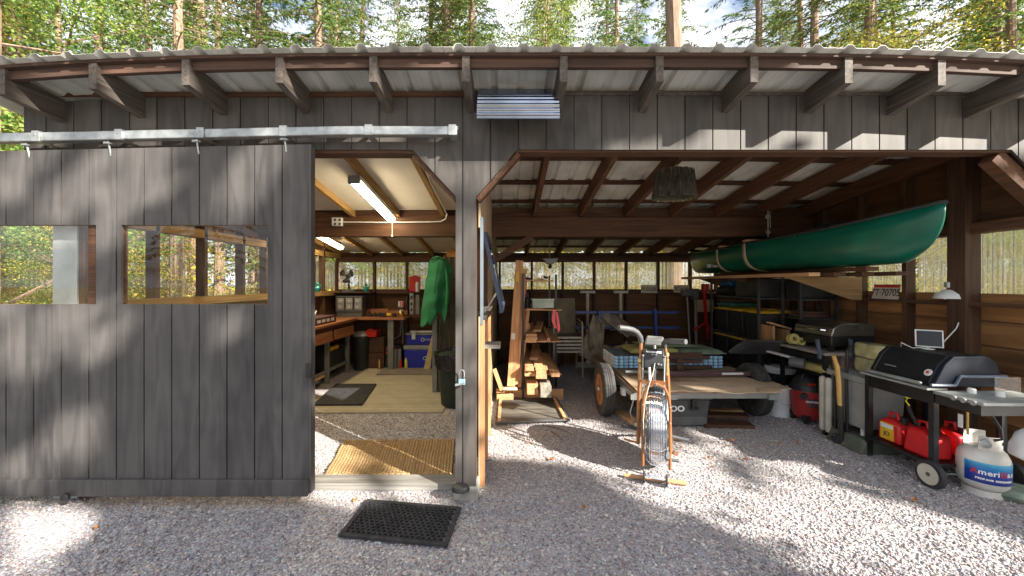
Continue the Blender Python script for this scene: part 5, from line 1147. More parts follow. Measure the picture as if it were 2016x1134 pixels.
plate(1716, 1768, 0, 0, 0, '7T·70705', 's', M_pl2, 'licence plate 7T 70705 with red band on the side wall ledge', band=M_redm)
om = thing('outboard_motor', 'old grey trolling motor with a long shaft standing by the back wall', 'outboard motor', (PX(1360, 7.0), 7.0, 0))
part('head', MB().box(PX(1341, 7.0), PX(1366, 7.0), 6.9, 7.05, PZ(583, 7), PZ(570, 7)).box(PX(1362, 7.0), PX(1373, 7.0), 6.92, 7.04, PZ(590, 7), PZ(568, 7)), M_dgry, om, bevel=.02)
part('shaft', MB().cyl(P(1369, 588, 7.0), P(1371, 680, 7.0), .026, 10), M_steelp, om)
part('tiller', MB().cyl(P(1353, 585, 6.95), P(1359, 690, 6.95), .013, 8), M_gryp, om); part('lower_unit', MB().cyl(P(1371, 682, 7.0), P(1371, 690, 7.0), .05, 12), M_dgry, om)
rs_ = thing('red_stand', 'red metal stand with a can-shaped top and splayed legs by the back wall', 'stand', (PX(1390, 6.9), 6.9, 0))
part('canister', MB().lathe([(.07, 0), (.072, .01), (.072, .12), (.07, .13), (0, .13)], P(1389, 573, 6.9), 20), M_redm, rs_)
part('post', MB().bar(P(1386, 574, 6.9), P(1391, 640, 6.9), .04, .04, (0, -1, 0)), M_redm, rs_)
for q in ((1366, 650), (1402, 658), (1394, 668)): part('leg', MB().bar(P(1391, 634, 6.9), P(q[0], q[1], 6.85), .03, .03, (0, -1, 0)), M_redm, rs_)
part('shelf_arm', MB().box(PX(1391, 6.9), PX(1430, 6.9), 6.85, 7.0, PZ(577, 6.9), PZ(575, 6.9)), M_lumX, rs_)
solo('plywood_scrap', MB().box(PX(1370, 7.4), PX(1404, 7.4), 7.38, 7.40, PZ(614, 7.4), PZ(590, 7.4)), M_kraft, 'plywood scrap behind the red stand, sunlight painted as its pale colour', 'plywood')  # pale colour stands in for a small patch of sunlight on plywood
# hanging pleated shade and socket fixture
lx, ly = PX(1328, 3.66), 3.66
lp = thing('pleated_lamp_shade', 'mirror-bright pleated drum lamp shade hanging from the carport roof', 'lamp', (lx, ly, PZ(391, 4)))
zt, zb = PZ(336, 3.66), PZ(391, 3.66)
def pleat(u, v):
    a = u * 6.2832; r_ = (.168 + .030 * (1 - v)) * (1 + .07 * math.cos(a * 15) + .015 * math.cos(a * 37)); return (lx + r_ * math.cos(a), ly + r_ * math.sin(a) * .8, zb + (zt - zb) * v)
part('shade', MB().sheet(pleat, 208, 1), paint('silver_pleats', (.34, .33, .28), .16, .9, var=.3, scale=25), lp, recalc=False, ang=80); part('cord', MB().tube([(lx, ly, zt), (lx, ly, zt + .02), (lx + .015, ly, zt + .06), (lx + .05, ly - .02, 2.72)], .006, 6), M_yelb, lp)
part('top_plate', MB().lathe([(0, 0), (.15, 0), (.15, .006), (0, .006)], (lx, ly, zt - .02), 24, sq=(1, .8)), M_galv, lp)
sf = thing('bare_bulb_fixture', 'grey lamp holder with dark bulb hanging under the back rafters', 'lamp', P(1083, 520, 6.2))
q = P(1083, 520, 6.2)
part('plate', MB().prism([(q.x - .13, q.z + .09), (q.x + .13, q.z + .09), (q.x + .09, q.z + .03), (q.x + .04, q.z + .0), (q.x - .03, q.z + .0), (q.x - .08, q.z + .04)], 'xz', 6.15, 6.3), M_gryp, sf, bevel=.008); part('bulb', MB().lathe([(.02, 0), (.03, -.03), (.03, -.06), (0, -.075)], q, 14), M_blkp, sf)
part('hanger', MB().cyl(q + V(0, .05, .09), q + V(0, .05, .36), .008, 6), M_galv, sf)

# ---- canoe
M_scf = paint('hull_scuff', (.16, .30, .24), .7)
cn = thing('canoe', 'large green canoe with black gunwales slung under the carport roof', 'canoe', (3.5, 5.2, 1.77))
Y0, Y1, cxn = 3.07, 7.3, 3.48
def hull(y):
    s = (y - (Y0 + Y1) / 2) / ((Y1 - Y0) / 2); a = abs(s)
    hb = .44 * (1 - a ** 2.3) ** .75 if a < 1 else 0
    zg = 2.10 + .135 * a ** 3.2 + (-.02 if s > 0 else 0); zk = 1.745 + .03 * a ** 2 + (.12 * max(0, (a - .84) / .16) ** 2.2)
    return hb, zg, zk
def hp_(y, t):      # t 0 left gunwale .. .5 keel .. 1 right gunwale
    hb, zg, zk = hull(y); k = 2 * t - 1; ang_ = k * math.pi / 2
    x = cxn + hb * math.copysign(abs(math.sin(ang_)) ** .62, k); z = zk + (zg - zk) * (1 - abs(math.cos(ang_)) ** .55) if abs(k) < 1 else zg
    return Vector((x, y, z))
def rake(p, s):     # the stems curve in towards the keel
    return p
ys = [Y0 + (Y1 - Y0) * (.5 - .5 * math.cos(math.pi * i / 60)) for i in range(61)]
def hs(u, v):
    y = ys[int(round(v * 60))]; p = hp_(y, u); hb, zg, zk = hull(y); s = (y - (Y0 + Y1) / 2) / ((Y1 - Y0) / 2); a = abs(s)
    pull = .30 * max(0, (a - .75) / .25) ** 1.5 * max(0, (zg - p.z) / (zg - 1.74)) ** 2.6
    p.y -= math.copysign(pull, s); return p
part('hull', MB().sheet(hs, 32, 60, .006), M_can, cn, recalc=False, ang=180)
for side in (0, 1): part('gunwale', MB().tube([hs(side, i / 60) + V(0, 0, .004) for i in range(61)], .015, 8), M_blkp, cn)
for s_, a, c in ((Y0, 0, 5), (Y1, 55, 60)): part('deck_plate', MB().sheet(lambda u, v, a=a, c=c: hs(0, (a + (c - a) * v) / 60).lerp(hs(1, (a + (c - a) * v) / 60), u) + V(0, 0, .012), 4, 5, .01), M_blkp, cn)
for y in (4.2, 5.6): hb, zg, zk = hull(y); part('thwart', MB().box(cxn - hb, cxn + hb, y - .03, y + .03, zg - .03, zg - .01), M_lumX, cn)
part('scratch', MB().tube([hs(.20, .22), hs(.24, .223), hs(.28, .226)], .003, 4), M_txw, cn)
rsc = random.Random(31)
for k in range(9):
    u0, v0 = rsc.uniform(.12, .42), rsc.uniform(.1, .5); pts = [hs(u0 + .012 * t * rsc.uniform(-1, 1), min(.99, v0 + t * rsc.uniform(.017, .04))) for t in (0, 1)]
    c_ = Vector((cxn, pts[0].y, 1.98)); part('scuff', MB().tube([p + (p - c_).normalized() * .0005 for p in (pts[0], pts[0].lerp(pts[1], .5), pts[1])], .0016, 4), M_scf, cn)
q = hs(.17, .60); text('emblem', 'Old Town', .075, face((q.x - .012, q.y - .02, q.z), (-1, -.05, -.05)), M_txw, cn, ext=.002, bold=.001)
for i, y in enumerate((5.52, 4.93)):
    v = [k for k in range(61) if ys[k] > y][0] / 60; pts = [hs(t / 24, v) for t in range(0, 25)]
    hb, zg, zk = hull(y); c_ = Vector((cxn, y, 1.98)); mb = MB(); pp = [p + (p - c_).normalized() * .009 for p in pts]
    vs = []; fs_ = []
    for k, p in enumerate(pp):
        vs += [p + V(0, -.035, 0), p + V(0, .035, 0)]
        if k: fs_.append((2 * k - 2, 2 * k - 1, 2 * k + 1, 2 * k))
    mb.add(vs, fs_)
    t = thing('canoe_sling', ['tan webbing sling round the hull beside the white emblem', 'wider tan webbing sling round the hull nearer the yard, under the pulley'][i], 'strap', (cxn, y, zk), 'tan slings holding the canoe')
    sb = part('strap', mb, M_tan, t, recalc=False); md = sb.modifiers.new('thick', 'SOLIDIFY'); md.thickness = .004; md.offset = 1
    part('spreader', MB().box(cxn - .46, cxn + .46, y - .04, y + .04, zg + .02, zg + .045), M_lumX, t, bevel=.004)
    if i: 
        px = PX(1510, 4.95)
        part('pulley', MB().cyl((px, 4.93, 2.18), (px, 4.93, 2.52), .006, 6).cyl((px + .03, 4.93, 2.30), (px + .025, 4.93, 2.5), .004, 6).lathe([(0, -.012), (.028, -.012), (.022, 0), (.028, .012), (0, .012)], (px, 4.93, 2.44), 14, (0, 1, 0)).lathe([(0, -.012), (.024, -.012), (.018, 0), (.024, .012), (0, .012)], (px, 4.93, 2.24), 14, (0, 1, 0)), M_galv, t)
crt = MB().sheet(lambda u, v: V(3.3 + .6 * u, 3.9 + .7 * v, 2.13 + .12 * math.sin(u * 3.1) * math.sin(v * 3.1) + .02 * math.sin(u * 23 + v * 9)), 20, 20, .01)
solo('dark_tarp', crt, M_blkp, 'dark folded tarp lying in the top of the canoe', 'tarp', ang=50)
# long boards on brackets under the canoe
br2 = thing('wall_gusset_shelf', 'plywood gusset brackets on the side wall carrying long boards under the canoe', 'wall bracket', (XR, 4.6, 1.4))
for d in (4.35, 5.35, 6.3): part('gusset', MB().prism([(3.12, 1.66), (XR - .13, 1.66), (XR - .13, 1.40), (XR - .24, 1.40)], 'xz', d, d + .018), M_plyY if d > 5 else wood('gusset_ply', (.22, .13, .05), (.34, .21, .09), 'x'), br2)
for i, (x, y0, y1, z, m_, lab) in enumerate([(3.16, 3.98, 6.9, 1.662, M_lum, 'long orange board nearest the aisle on the brackets under the canoe'), (3.32, 3.86, 6.8, 1.662, M_brY, 'dark long board second from the aisle under the canoe'), (3.5, 3.75, 6.8, 1.662, M_brY, 'dark long board in the middle under the canoe'), (3.70, 3.62, 6.7, 1.662, M_brY, 'dark long board nearest the side wall under the canoe'), (3.4, 3.6, 6.2, 1.705, M_brY, 'thin dark board lying on top of the others under the canoe')]):
    solo('long_board', MB().box(x - .06, x + .06, y0, y1, z, z + .038), m_, lab, 'board', 'long boards under the canoe', bevel=.002)

# ---- shelving with totes
def shelf_unit(x0, x1, y0, y1, zs, top, label, mat, cat='shelving'):
    t = thing('storage_shelving', label, cat, ((x0 + x1) / 2, y0, 0))
    for x in (x0, x1):
        for y in (y0, y1): part('post', MB().box(x - .014, x + .014, y - .014, y + .014, 0, top), mat, t)
    for z in zs: part('shelf', MB().box(x0 + .021, x1 - .021, y0 - .01, y1 + .01, z - .028, z), mat, t, bevel=.003)
    return t
M_sp = paint('galvanised_dark', (.05, .05, .05), .5, .3)
shelf_unit(3.28, 3.9, 5.05, 6.22, (.385, .845, 1.40), 1.66, 'tall dark metal shelving full of black totes at the back corner', M_sp)
shelf_unit(3.56, 4.0, 4.70, 5.0, (.62, 1.17, 1.40), 1.66, 'grey metal shelving beside the tote shelves', M_sp)
k = 0
for (z0, z1, ys_, nm) in ((.387, .82, (5.08, 5.46, 5.84), 'lower'), (.847, 1.22, (5.08, 5.46, 5.84), 'middle')):
    for y in ys_:
        bin_('storage_tote', ['first black tote with yellow lid on the lower shelf, nearest the yard', 'middle black tote with yellow lid on the lower shelf', 'farthest black tote with yellow lid on the lower shelf', 'first black tote with yellow lid on the middle shelf, nearest the yard', 'middle black tote with yellow lid on the middle shelf', 'farthest black tote with yellow lid on the middle shelf'][k], 3.31, 3.86, y, y + .34, z0, z1, M_blkp, M_yel, group='black totes with yellow lids'); k += 1
cushion('folded_blanket', 3.30, 3.7, 5.7, 6.16, 1.235, 1.30, paint('dark_green_cloth', (.03, .14, .10), .9), 'folded dark green blanket on top of the totes', 'blanket')
cushion('folded_blanket', 3.32, 3.68, 5.74, 6.12, 1.305, 1.36, paint('brown_cloth', (.10, .05, .035), .9), 'folded brown blanket on top of the green one', 'blanket')
cushion('black_duffel', 3.30, 3.8, 5.72, 6.18, 1.405, 1.55, M_blkp, 'black duffel bag at the top of the back shelving', 'bag')
solo('blue_bag', MB().box(3.34, 3.6, 5.8, 6.1, 1.552, 1.62), paint('blue_nylon', (.01, .08, .2), .6), 'dark blue folded bag on the black duffel', 'bag', bevel=.02)
solo('black_crate', MB().box(3.31, 3.8, 5.08, 5.62, 1.405, 1.645), M_blkp, 'tall plain black box on the shelving below the canoe boards', 'box', bevel=.01)
solo('black_crate', MB().box(3.58, 3.98, 4.72, 4.98, 1.405, 1.63), M_blkp, 'wide plain black box on the grey metal shelving', 'box', bevel=.01)
solo('brown_basket', MB().lathe([(.18, 0), (.20, .01), (.20, .03), (.17, .035), (.17, .05), (.19, .055), (.19, .07), (0, .07)], (3.78, 4.86, 1.171), 24), M_brown, 'low brown round basket on the middle metal shelf', 'basket')
# ---- long table with portable grill, toolbox, rolls
tbz = .86
tb2 = thing('folding_table', 'dark folding table standing along the side wall behind the grill', 'table', (3.65, 4.6, 0))
part('table_top', MB().box(3.30, 4.0, 4.02, 4.72, tbz - .03, tbz), paint('grey_table_top', (.26, .23, .2), .6), tb2, bevel=.004)
for x, y in ((3.33, 4.05), (3.33, 4.68), (3.97, 4.05)): part('leg', MB().box(x - .018, x + .018, y - .018, y + .018, 0, tbz - .031), M_blk, tb2)
part('under_rail', MB().box(3.32, 3.345, 4.08, 4.66, tbz - .12, tbz - .05), M_blk, tb2)
part('lower_shelf', MB().box(3.32, 3.98, 4.03, 4.7, .60, .62), M_blk, tb2)
pg = thing('portable_grill', 'silver and black portable grill with tube handle on the folding table', 'grill', (3.65, 4.35, tbz))
part('base', MB().box(3.42, 3.88, 4.08, 4.62, tbz + .06, tbz + .16), M_blk, pg, bevel=.008)
part('hood', MB().prism([(3.42, tbz + .162), (3.88, tbz + .162), (3.88, tbz + .27), (3.82, tbz + .30), (3.52, tbz + .30), (3.44, tbz + .25)], 'xz', 4.08, 4.62), paint('dull_stainless', (.26, .25, .22), .3, .9), pg, bevel=.01)
part('handle', MB().tube([(3.42, 4.16, tbz + .22), (3.385, 4.17, tbz + .225), (3.385, 4.53, tbz + .225), (3.42, 4.54, tbz + .22)], .01, 8), M_chrome, pg)
for x, y in ((3.45, 4.12), (3.45, 4.58), (3.85, 4.12)): part('foot', MB().box(x - .02, x + .02, y - .02, y + .02, tbz + .001, tbz + .059), M_blk, pg)
cr = thing('folding_chair_legs', 'dark blue folded legs of a stand under the portable grill', 'stand', (3.3, 4.3, 0))
for px in (1611, 1676): part('leg', MB().bar(P(px + 3, 706, 4.02), P(px - 2, 668, 4.0), .02, .03, (0, -1, 0)), paint('blue_grey_steel', (.16, .2, .27), .4, .6), cr)
wt = thing('wooden_tote', 'small open wooden tool tote with sloping handle board on the table end', 'toolbox', (3.35, 4.85, tbz))
yt = 4.86; x0, x1 = PX(1521, yt), PX(1556, yt)
part('side', MB().box(x0, x0 + .03, yt, yt + .3, .78, 1.05), M_lumZ, wt); part('side', MB().box(x1 - .03, x1, yt, yt + .3, .78, 1.0), M_lumZ, wt)
part('front', MB().box(x0 + .031, x1 - .031, yt + .01, yt + .03, .78, .87), M_lumX, wt); part('handle_board', MB().bar((x0 - .02, yt + .05, 1.09), (x1 + .03, yt + .05, 1.01), .07, .02), M_lumX, wt)
solo('shelf_plank', MB().box(3.18, 3.9, 4.80, 5.02, .755, .779), M_brX, 'brown plank shelf under the small wooden tool tote', 'shelf')
for i, (px, py, r_) in enumerate(((1561, 667, .06), (1575, 676, .045))):
    q = P(px, py, 4.5); solo('tape_roll', MB().lathe([(r_ * .45, -.03), (r_, -.03), (r_, .03), (r_ * .45, .03), (r_ * .45, -.03)], (q.x, q.y, tbz + .05 + (1 - i) * .03), 24, (0, -1, .2)), M_yelc, ['larger yellow roll of tape beside the wooden tool tote', 'smaller yellow roll of tape beside the portable grill'][i], 'tape roll')
# roll of black mesh, boards
mr_ = MB()
for k in range(9):
    a = k / 9; y = 4.35 + .75 * a
    pts = [V(3.02 + .5 * u, y * 0 + 4.95 - .75 * u * .4 - .12 * a, .70 + .02 * k * .9 + .03 * math.sin(u * 3.1)) for u in (0, .25, .5, .75, 1)]
    pts[0] = V(2.86 + .02 * k, 5.0 - .1 * a, .70 + .025 * k * (1 - a * .3)); mr_.tube(pts, .016, 6, flat=1.6)
solo('black_mesh_roll', mr_, M_blkp, 'flattened roll of black plastic edging on the low shelf', 'roll')
solo('pipe_sleeve', MB().tube([P(1555, 712, 4.35), P(1584, 716, 4.25)], .055, 16), M_dgry, 'dark grey cylinder end of the rolled edging', 'cylinder')
for i, (a, c, w_, m_, lab) in enumerate([((1507, 690), (1574, 708), .05, M_wht2, 'white strip board lying on the rolled edging'), ((1530, 686), (1604, 704), .14, M_gryp, 'wide grey board lying behind the white strip')]):
    solo('strip_board', MB().bar(P(a[0], a[1], 4.85), P(c[0], c[1], 4.3), w_, .02), m_, lab, 'board', bevel=.002)
low = shelf_unit(3.37, 3.66, 4.06, 5.0, (.64,), .70, 'low black bench shelf under the folding table edge', M_blk)
cushion('seat_cushion', 3.30, 3.62, 4.03, 4.5, .625, .71, M_yelc, 'mustard and green seat cushion under the folding table')
# buckets
bkt = thing('lidded_bucket', 'black bucket with stacked white lids behind the shop vacuum', 'bucket', (PX(1541, 4.85), 4.85, 0))
qx = PX(1541, 4.9)
part('body', MB().lathe([(.13, 0), (.155, .36), (.16, .37)], (qx, 4.95, .08), 24), M_blkp, bkt); part('lids', MB().lathe([(.165, 0), (.17, .01), (.165, .02), (.175, .03), (.17, .04), (.178, .05), (.17, .07), (.15, .08), (0, .08)], (qx, 4.95, .452), 24), M_wht2, bkt)
part('base', MB().lathe([(.16, 0), (.15, .08)], (qx, 4.95, 0), 20), M_blkp, bkt)
wb = PX(1538, 4.62)
bk2 = thing('white_bucket', 'plain white five gallon bucket in front of the lidded one', 'bucket', (wb, 4.66, 0))
part('body', MB().lathe([(.11, 0), (.125, .3), (.13, .31), (.13, .35), (.122, .35), (.11, .02), (0, .02)], (wb, 4.66, 0), 26), M_wht2, bk2)
part('bail', MB().tube([(wb - .13, 4.66, .3), (wb - .11, 4.55, .2), (wb, 4.51, .16), (wb + .11, 4.55, .2), (wb + .13, 4.66, .3)], .004, 5), M_galv, bk2)
bk3 = thing('paint_pail', 'little white pail between the trailer tyre and the white bucket', 'pail', (PX(1503, 4.9), 4.95, 0))
part('body', MB().lathe([(.08, 0), (.085, .16), (.088, .165), (.088, .18), (0, .18)], (PX(1503, 4.95), 4.95, 0), 20), M_wht2, bk3); part('bail', MB().tube([(PX(1503, 4.95) - .085, 4.93, .16), (PX(1503, 4.95), 4.86, .1), (PX(1503, 4.95) + .085, 4.93, .16)], .003, 5), M_galv, bk3)
# shop vac
vx, vy = PX(1591, 4.45), 4.45
vc = thing('shop_vacuum', 'red and black wet-dry shop vacuum on casters', 'vacuum', (vx, vy, 0))
part('drum', MB().lathe([(.14, .06), (.155, .10), (.178, .34), (.182, .35), (.182, .37)], (vx, vy, 0), 30), M_redv, vc)
part('motor_head', MB().lathe([(.184, .371), (.184, .39), (.165, .43), (.14, .47), (.11, .52), (.085, .535), (0, .54)], (vx, vy, 0), 30), M_blkp, vc)
part('handle', MB().tube([(vx - .11, vy - .04, .46), (vx - .10, vy - .05, .55), (vx + .08, vy - .05, .56), (vx + .1, vy - .04, .47)], .014, 8), M_blkp, vc)
part('switch_plate', MB().bar((vx - .10, vy - .125, .455), (vx - .03, vy - .145, .45), .012, .03), M_redm, vc)
lbm = part('badge', MB().sheet(lambda u, v: (vx + .1755 * math.cos(-2.25 + .75 * u), vy + .1755 * math.sin(-2.25 + .75 * u), .20 + .10 * v), 8, 1, .003), M_burg, vc)
text('lettering', 'CRAFTSMAN', .026, face((vx - .066, vy - .168, .265), (-.38, -.93, 0)), M_txw, vc, bold=.001)
part('inlet', MB().cyl((vx - .14, vy - .12, .33), (vx - .17, vy - .15, .325), .035, 14), M_blkp, vc)
part('drain_cap', MB().cyl((vx + .06, vy - .15, .10), (vx + .07, vy - .2, .10), .045, 14), M_blkp, vc)
for k in range(4): a = .785 + k * 1.5708; part('caster', MB().cyl((vx + .15 * math.cos(a) - .012, vy + .15 * math.sin(a), .03), (vx + .15 * math.cos(a) + .012, vy + .15 * math.sin(a), .03), .03, 12).box(vx + .15 * math.cos(a) - .03, vx + .15 * math.cos(a) + .03, vy + .15 * math.sin(a) - .03, vy + .15 * math.sin(a) + .03, .061, .10), M_blkp, vc)
# folded lawn chairs, cart, amber handle
fc_ = thing('folded_chair', 'folded chair with beige padded seat standing by the shop vacuum', 'chair', (3.3, 4.0, 0))
q0, q1 = GP(1628, 846), GP(1640, 852)
for i, (px, w_) in enumerate(((1625, .045), (1637, .045))):
    d = 4.02 - i * .08; x = PX(px, d); part('cushion', MB().box(x - .035, x + .025, d, d + .06, .05, .62), M_beige, fc_, bevel=.028)
part('frame', MB().tube([P(1644, 850, 3.9), P(1645, 790, 3.92), P(1642, 740, 3.95), P(1638, 715, 4.0)], .012, 8).tube([P(1652, 852, 3.86), P(1652, 770, 3.88), P(1648, 720, 3.9)], .012, 8), M_blk, fc_)
ct = thing('hand_cart', 'black folded hand cart with curved amber wooden handle', 'hand cart', (3.3, 3.8, 0))
ah = [(1641, 700), (1648, 722), (1651, 750), (1652, 775), (1653, 798)]
part('curved_handle', MB().tube([P(a, b_, 3.78) for a, b_ in ah], [.022, .026, .027, .026, .024], 10, flat=.6), M_amber, ct)
part('frame', MB().tube([P(1655, 800, 3.8), P(1657, 868, 3.78)], .02, 8).tube([P(1668, 690, 3.85), P(1666, 760, 3.82), P(1668, 868, 3.78)], .014, 8).tube([P(1668, 690, 3.85), P(1672, 684, 3.88), P(1680, 682, 3.9)], .014, 8).tube([P(1637, 855, 3.84), P(1672, 868, 3.76)], .012, 8), M_blk, ct)
for px in (1646, 1664): q = P(px, 862, 3.82); part('wheel', MB().lathe([(.01, -.012), (.05, -.012), (.05, .012), (.01, .012)], (q.x, q.y, .052), 16, (1, 0, 0)), M_rubber, ct)
# grey bin on block, soil bags
gb = thing('grey_cool_box', 'large plain grey cool box with overhanging lid beside the gas grill', 'cool box', (3.45, 3.75, 0))
part('body', MB().prism([(3.64, .20), (4.02, .20), (4.02, .64), (3.60, .64)], 'yz', 3.36, 3.72).xf(Matrix.Translation((0, 0, 0))), M_gryp, gb, bevel=.012)
part('lid', MB().box(3.33, 3.74, 3.57, 4.05, .641, .70), M_gryp, gb, bevel=.01)
part('leg', MB().cyl((3.4, 3.7, .13), (3.4, 3.7, .2), .016, 8), M_white, gb)
solo('stone_block', MB().prism([(3.25, 0), (3.75, 0), (3.72, .13), (3.3, .13)], 'xz', 3.56, 3.95), paint('mossy_block', (.10, .11, .085), .9, bump=.3), 'dark mossy stone block under the grey cool box', 'stone block', bevel=.02)
def bag(z, lab, seed):
    rc = random.Random(seed); t = thing('soil_bag', lab, 'bag', (3.52, 3.82, z), 'plastic soil bags')
    m = MB()
    def fn(u, v): 
        a = u * 6.2832; r_ = 1 if v < .999 else .6; k = math.sin(v * math.pi) ** .35 if 0 < v < 1 else 0.02
        return V(3.62 + .10 * math.copysign(abs(math.cos(a)) ** .55, math.cos(a)) * (.82 + .18 * k), 3.80 + .17 * math.copysign(abs(math.sin(a)) ** .55, math.sin(a)) * (.82 + .18 * k), z + .14 * (1 - math.cos(v * math.pi)) / 2) if 0 < v < 1 else V(3.62 + .08 * math.cos(a), 3.80 + .14 * math.sin(a), z + .14 * v)
    part('bag', m.sheet(fn, 36, 10), paint('bag_film', (.50, .46, .24), .35, var=.3, scale=9), t, recalc=False, ang=180)
    part('printed_panel', MB().box(3.54, 3.70, 3.622, 3.628, z + .03, z + .11), paint('green_print', (.18, .38, .14), .4, var=.4, scale=25), t)
bag(.705, 'lower yellow-green soil bag on the grey cool box', 1); bag(.85, 'upper yellow-green soil bag resting on the other', 2)
solo('pink_crate', MB().box(3.55, 3.75, 4.1, 4.4, .60, .84).box(3.53, 3.77, 4.08, 4.42, .80, .85), paint('dusty_pink_plastic', (.32, .22, .22), .6), 'dusty pink plastic crate behind the cool box', 'crate', bevel=.008)

# ---- gas grill along the side wall
gx0, gx1, gy0, gy1 = 3.33, 3.86, 3.02, 3.56
gg = thing('gas_grill', 'black gas grill on a wheeled cart with grey side table', 'grill', (3.6, 3.3, 0))
for x, y in ((gx0, gy0), (gx0, gy1), (gx1, gy0), (gx1, gy1)): part('leg', MB().box(x - .02, x + .02, y - .02, y + .02, .04 if y == gy1 or x == gx1 else .10, .75), M_blk, gg)
part('caster', MB().cyl((gx0 - .015, gy1, .025), (gx0 + .015, gy1, .025), .025, 12), M_blkp, gg)
part('front_panel', MB().box(gx0 - .005, gx0 + .015, gy0 + .021, gy1 - .021, .64, .745), M_blk, gg)
part('side_panel', MB().box(gx0 + .021, gx1 - .021, gy0 - .01, gy0 + .01, .66, .745), M_blk, gg)
part('lower_shelf', MB().box(gx0 - .018, gx1 + .018, gy0 - .018, gy1 + .018, .155, .18), M_blk, gg, bevel=.003)
part('work_top', MB().box(gx0 - .04, gx0 + .12, gy0 + .01, gy1 + .05, .748, .765), M_gryp, gg)
zh = .77
def hood_prof(s): return [(gx0 + .02, zh), (gx0 + .02, zh + .035), (gx0 + .10, zh + .18), (gx0 + .17, zh + .24), (gx1 - .10, zh + .245), (gx1 - .03, zh + .20), (gx1 + .0, zh + .1), (gx1 + .0, zh)]
hd = part('hood', MB().prism(hood_prof(0), 'xz', gy0 + .045, gy1 - .03), paint('grill_enamel', (.016, .017, .019), .5, var=.2, spec=.35), gg, bevel=.012)
part('hood_end', MB().prism([(a, b_ + .002) for a, b_ in hood_prof(0)], 'xz', gy0 + .005, gy0 + .044), paint('blue_black_enamel', (.012, .016, .026), .55, spec=.25), gg, bevel=.006)
part('hood_end', MB().prism([(a, b_ + .002) for a, b_ in hood_prof(0)], 'xz', gy1 - .029, gy1 + .01), paint('black_enamel_end', (.016, .017, .02), .35), gg, bevel=.006)
part('handle', MB().box(gx0 - .045, gx0 - .015, gy0 + .06, gy1 - .02, .778, .803), M_gryp, gg, bevel=.01)
part('hood_rail', MB().tube([(gx0 - .02, gy0 + .0, zh + .02), (gx0 + .16, gy0 - .008, zh + .02), (gx0 + .2, gy0 - .008, zh + .09), (gx1 + .03, gy0 - .008, zh + .09)], .012, 8), paint('slate_rail', (.12, .15, .2), .4), gg)
qd = Vector((gx0 + .055, gy0 + .09, zh + .10)); part('thermometer', MB().lathe([(0, .006), (.026, .005), (.03, 0), (.03, -.008)], qd, 20, (-.88, 0, .48), sq=(1, 1)), M_white, hd); part('thermometer_ring', MB().lathe([(.009, .0062), (.012, .0066), (.012, .007), (.009, .007)], qd, 16, (-.88, 0, .48)), M_txr, hd)
part('badge', MB().bar((gx0 + .052, gy1 - .20, zh + .085), (gx0 + .052, gy1 - .10, zh + .085), .004, .034, (-.45, 0, .88)), M_gryp, hd); text('lettering', 'WEBER', .027, face((gx0 + .046, gy1 - .15, zh + .086), (-.88, 0, .48)), M_txd, hd)
st_ = part('side_table', MB().box(gx0 - .03, gx1 + .06, 2.68, gy0 - .021, .73, .755), M_gryp, gg, bevel=.008)
part('table_skirt', MB().box(gx0 - .02, gx1 + .05, 2.70, gy0 - .03, .66, .729), M_blk, st_); kn = MB()
for y in (2.73, 2.79, 2.85): part('table_knob', MB().cyl((gx0 - .031, y, .742), (gx0 - .045, y, .742), .018, 12), M_gryp, st_)
for i, (x, y) in enumerate(((3.52, 2.93), (3.62, 2.84), (3.76, 2.78))): part('burner_knob', MB().lathe([(.026, 0), (.024, .03), (.018, .036), (0, .036)], (x, y, .7555), 16), M_white if i < 2 else M_galv, st_)
ww = Vector((gx0 - .045, gy0 - .02, .105)); wh = part('wheel', MB().lathe([(.075, -.02), (.10, -.022), (.105, -.012), (.105, .012), (.10, .022), (.075, .02)], ww, 36, (-1, 0, 0)), M_rubber, gg)
part('rim', MB().lathe([(.058, .018), (.075, .021), (.077, .024), (.057, .021)], ww, 36, (-1, 0, 0)), M_beige, wh); part('hub_disc', MB().lathe([(0, .022), (.015, .024), (.018, .018), (.057, .014), (.058, -.01)], ww, 30, (-1, 0, 0)), M_dgry, wh)
w2m = part('wheel', MB().lathe([(.0, -.018), (.10, -.02), (.105, -.012), (.105, .012), (.10, .02), (0, .018)], (gx1 + .045, gy0 - .02, .105), 30, (1, 0, 0)), M_rubber, gg)
part('axle', MB().cyl((gx0 - .02, gy0 - .02, .105), (gx1 + .03, gy0 - .02, .105), .008, 8), M_galv, gg)
part('gas_hose', MB().tube([(3.5, 2.85, .67), (3.56, 2.83, .60), (3.60, 2.82, .52), (3.585, 2.80, .455), (3.55, 2.82, .44)], .010, 8), M_blkp, gg)
part('valve_tag', MB().box(3.415, 3.42, 2.90, 2.93, .50, .60), M_wht2, gg); part('brass_chain', MB().tube([(3.43, 2.88, .64), (3.43, 2.88, .46)], .008, 6), M_brass, gg)
clr = MB()
for (a, c) in (((3.72, 2.95), (4.02, 2.95)), ((3.72, 2.95), (3.72, 2.70))): clr.add([(a[0], a[1], .757), (c[0], c[1], .757), (c[0], c[1], .87), (a[0], a[1], .87)], [(0, 1, 2, 3)])
part('wind_screen', clr, M_clear, st_, recalc=False)
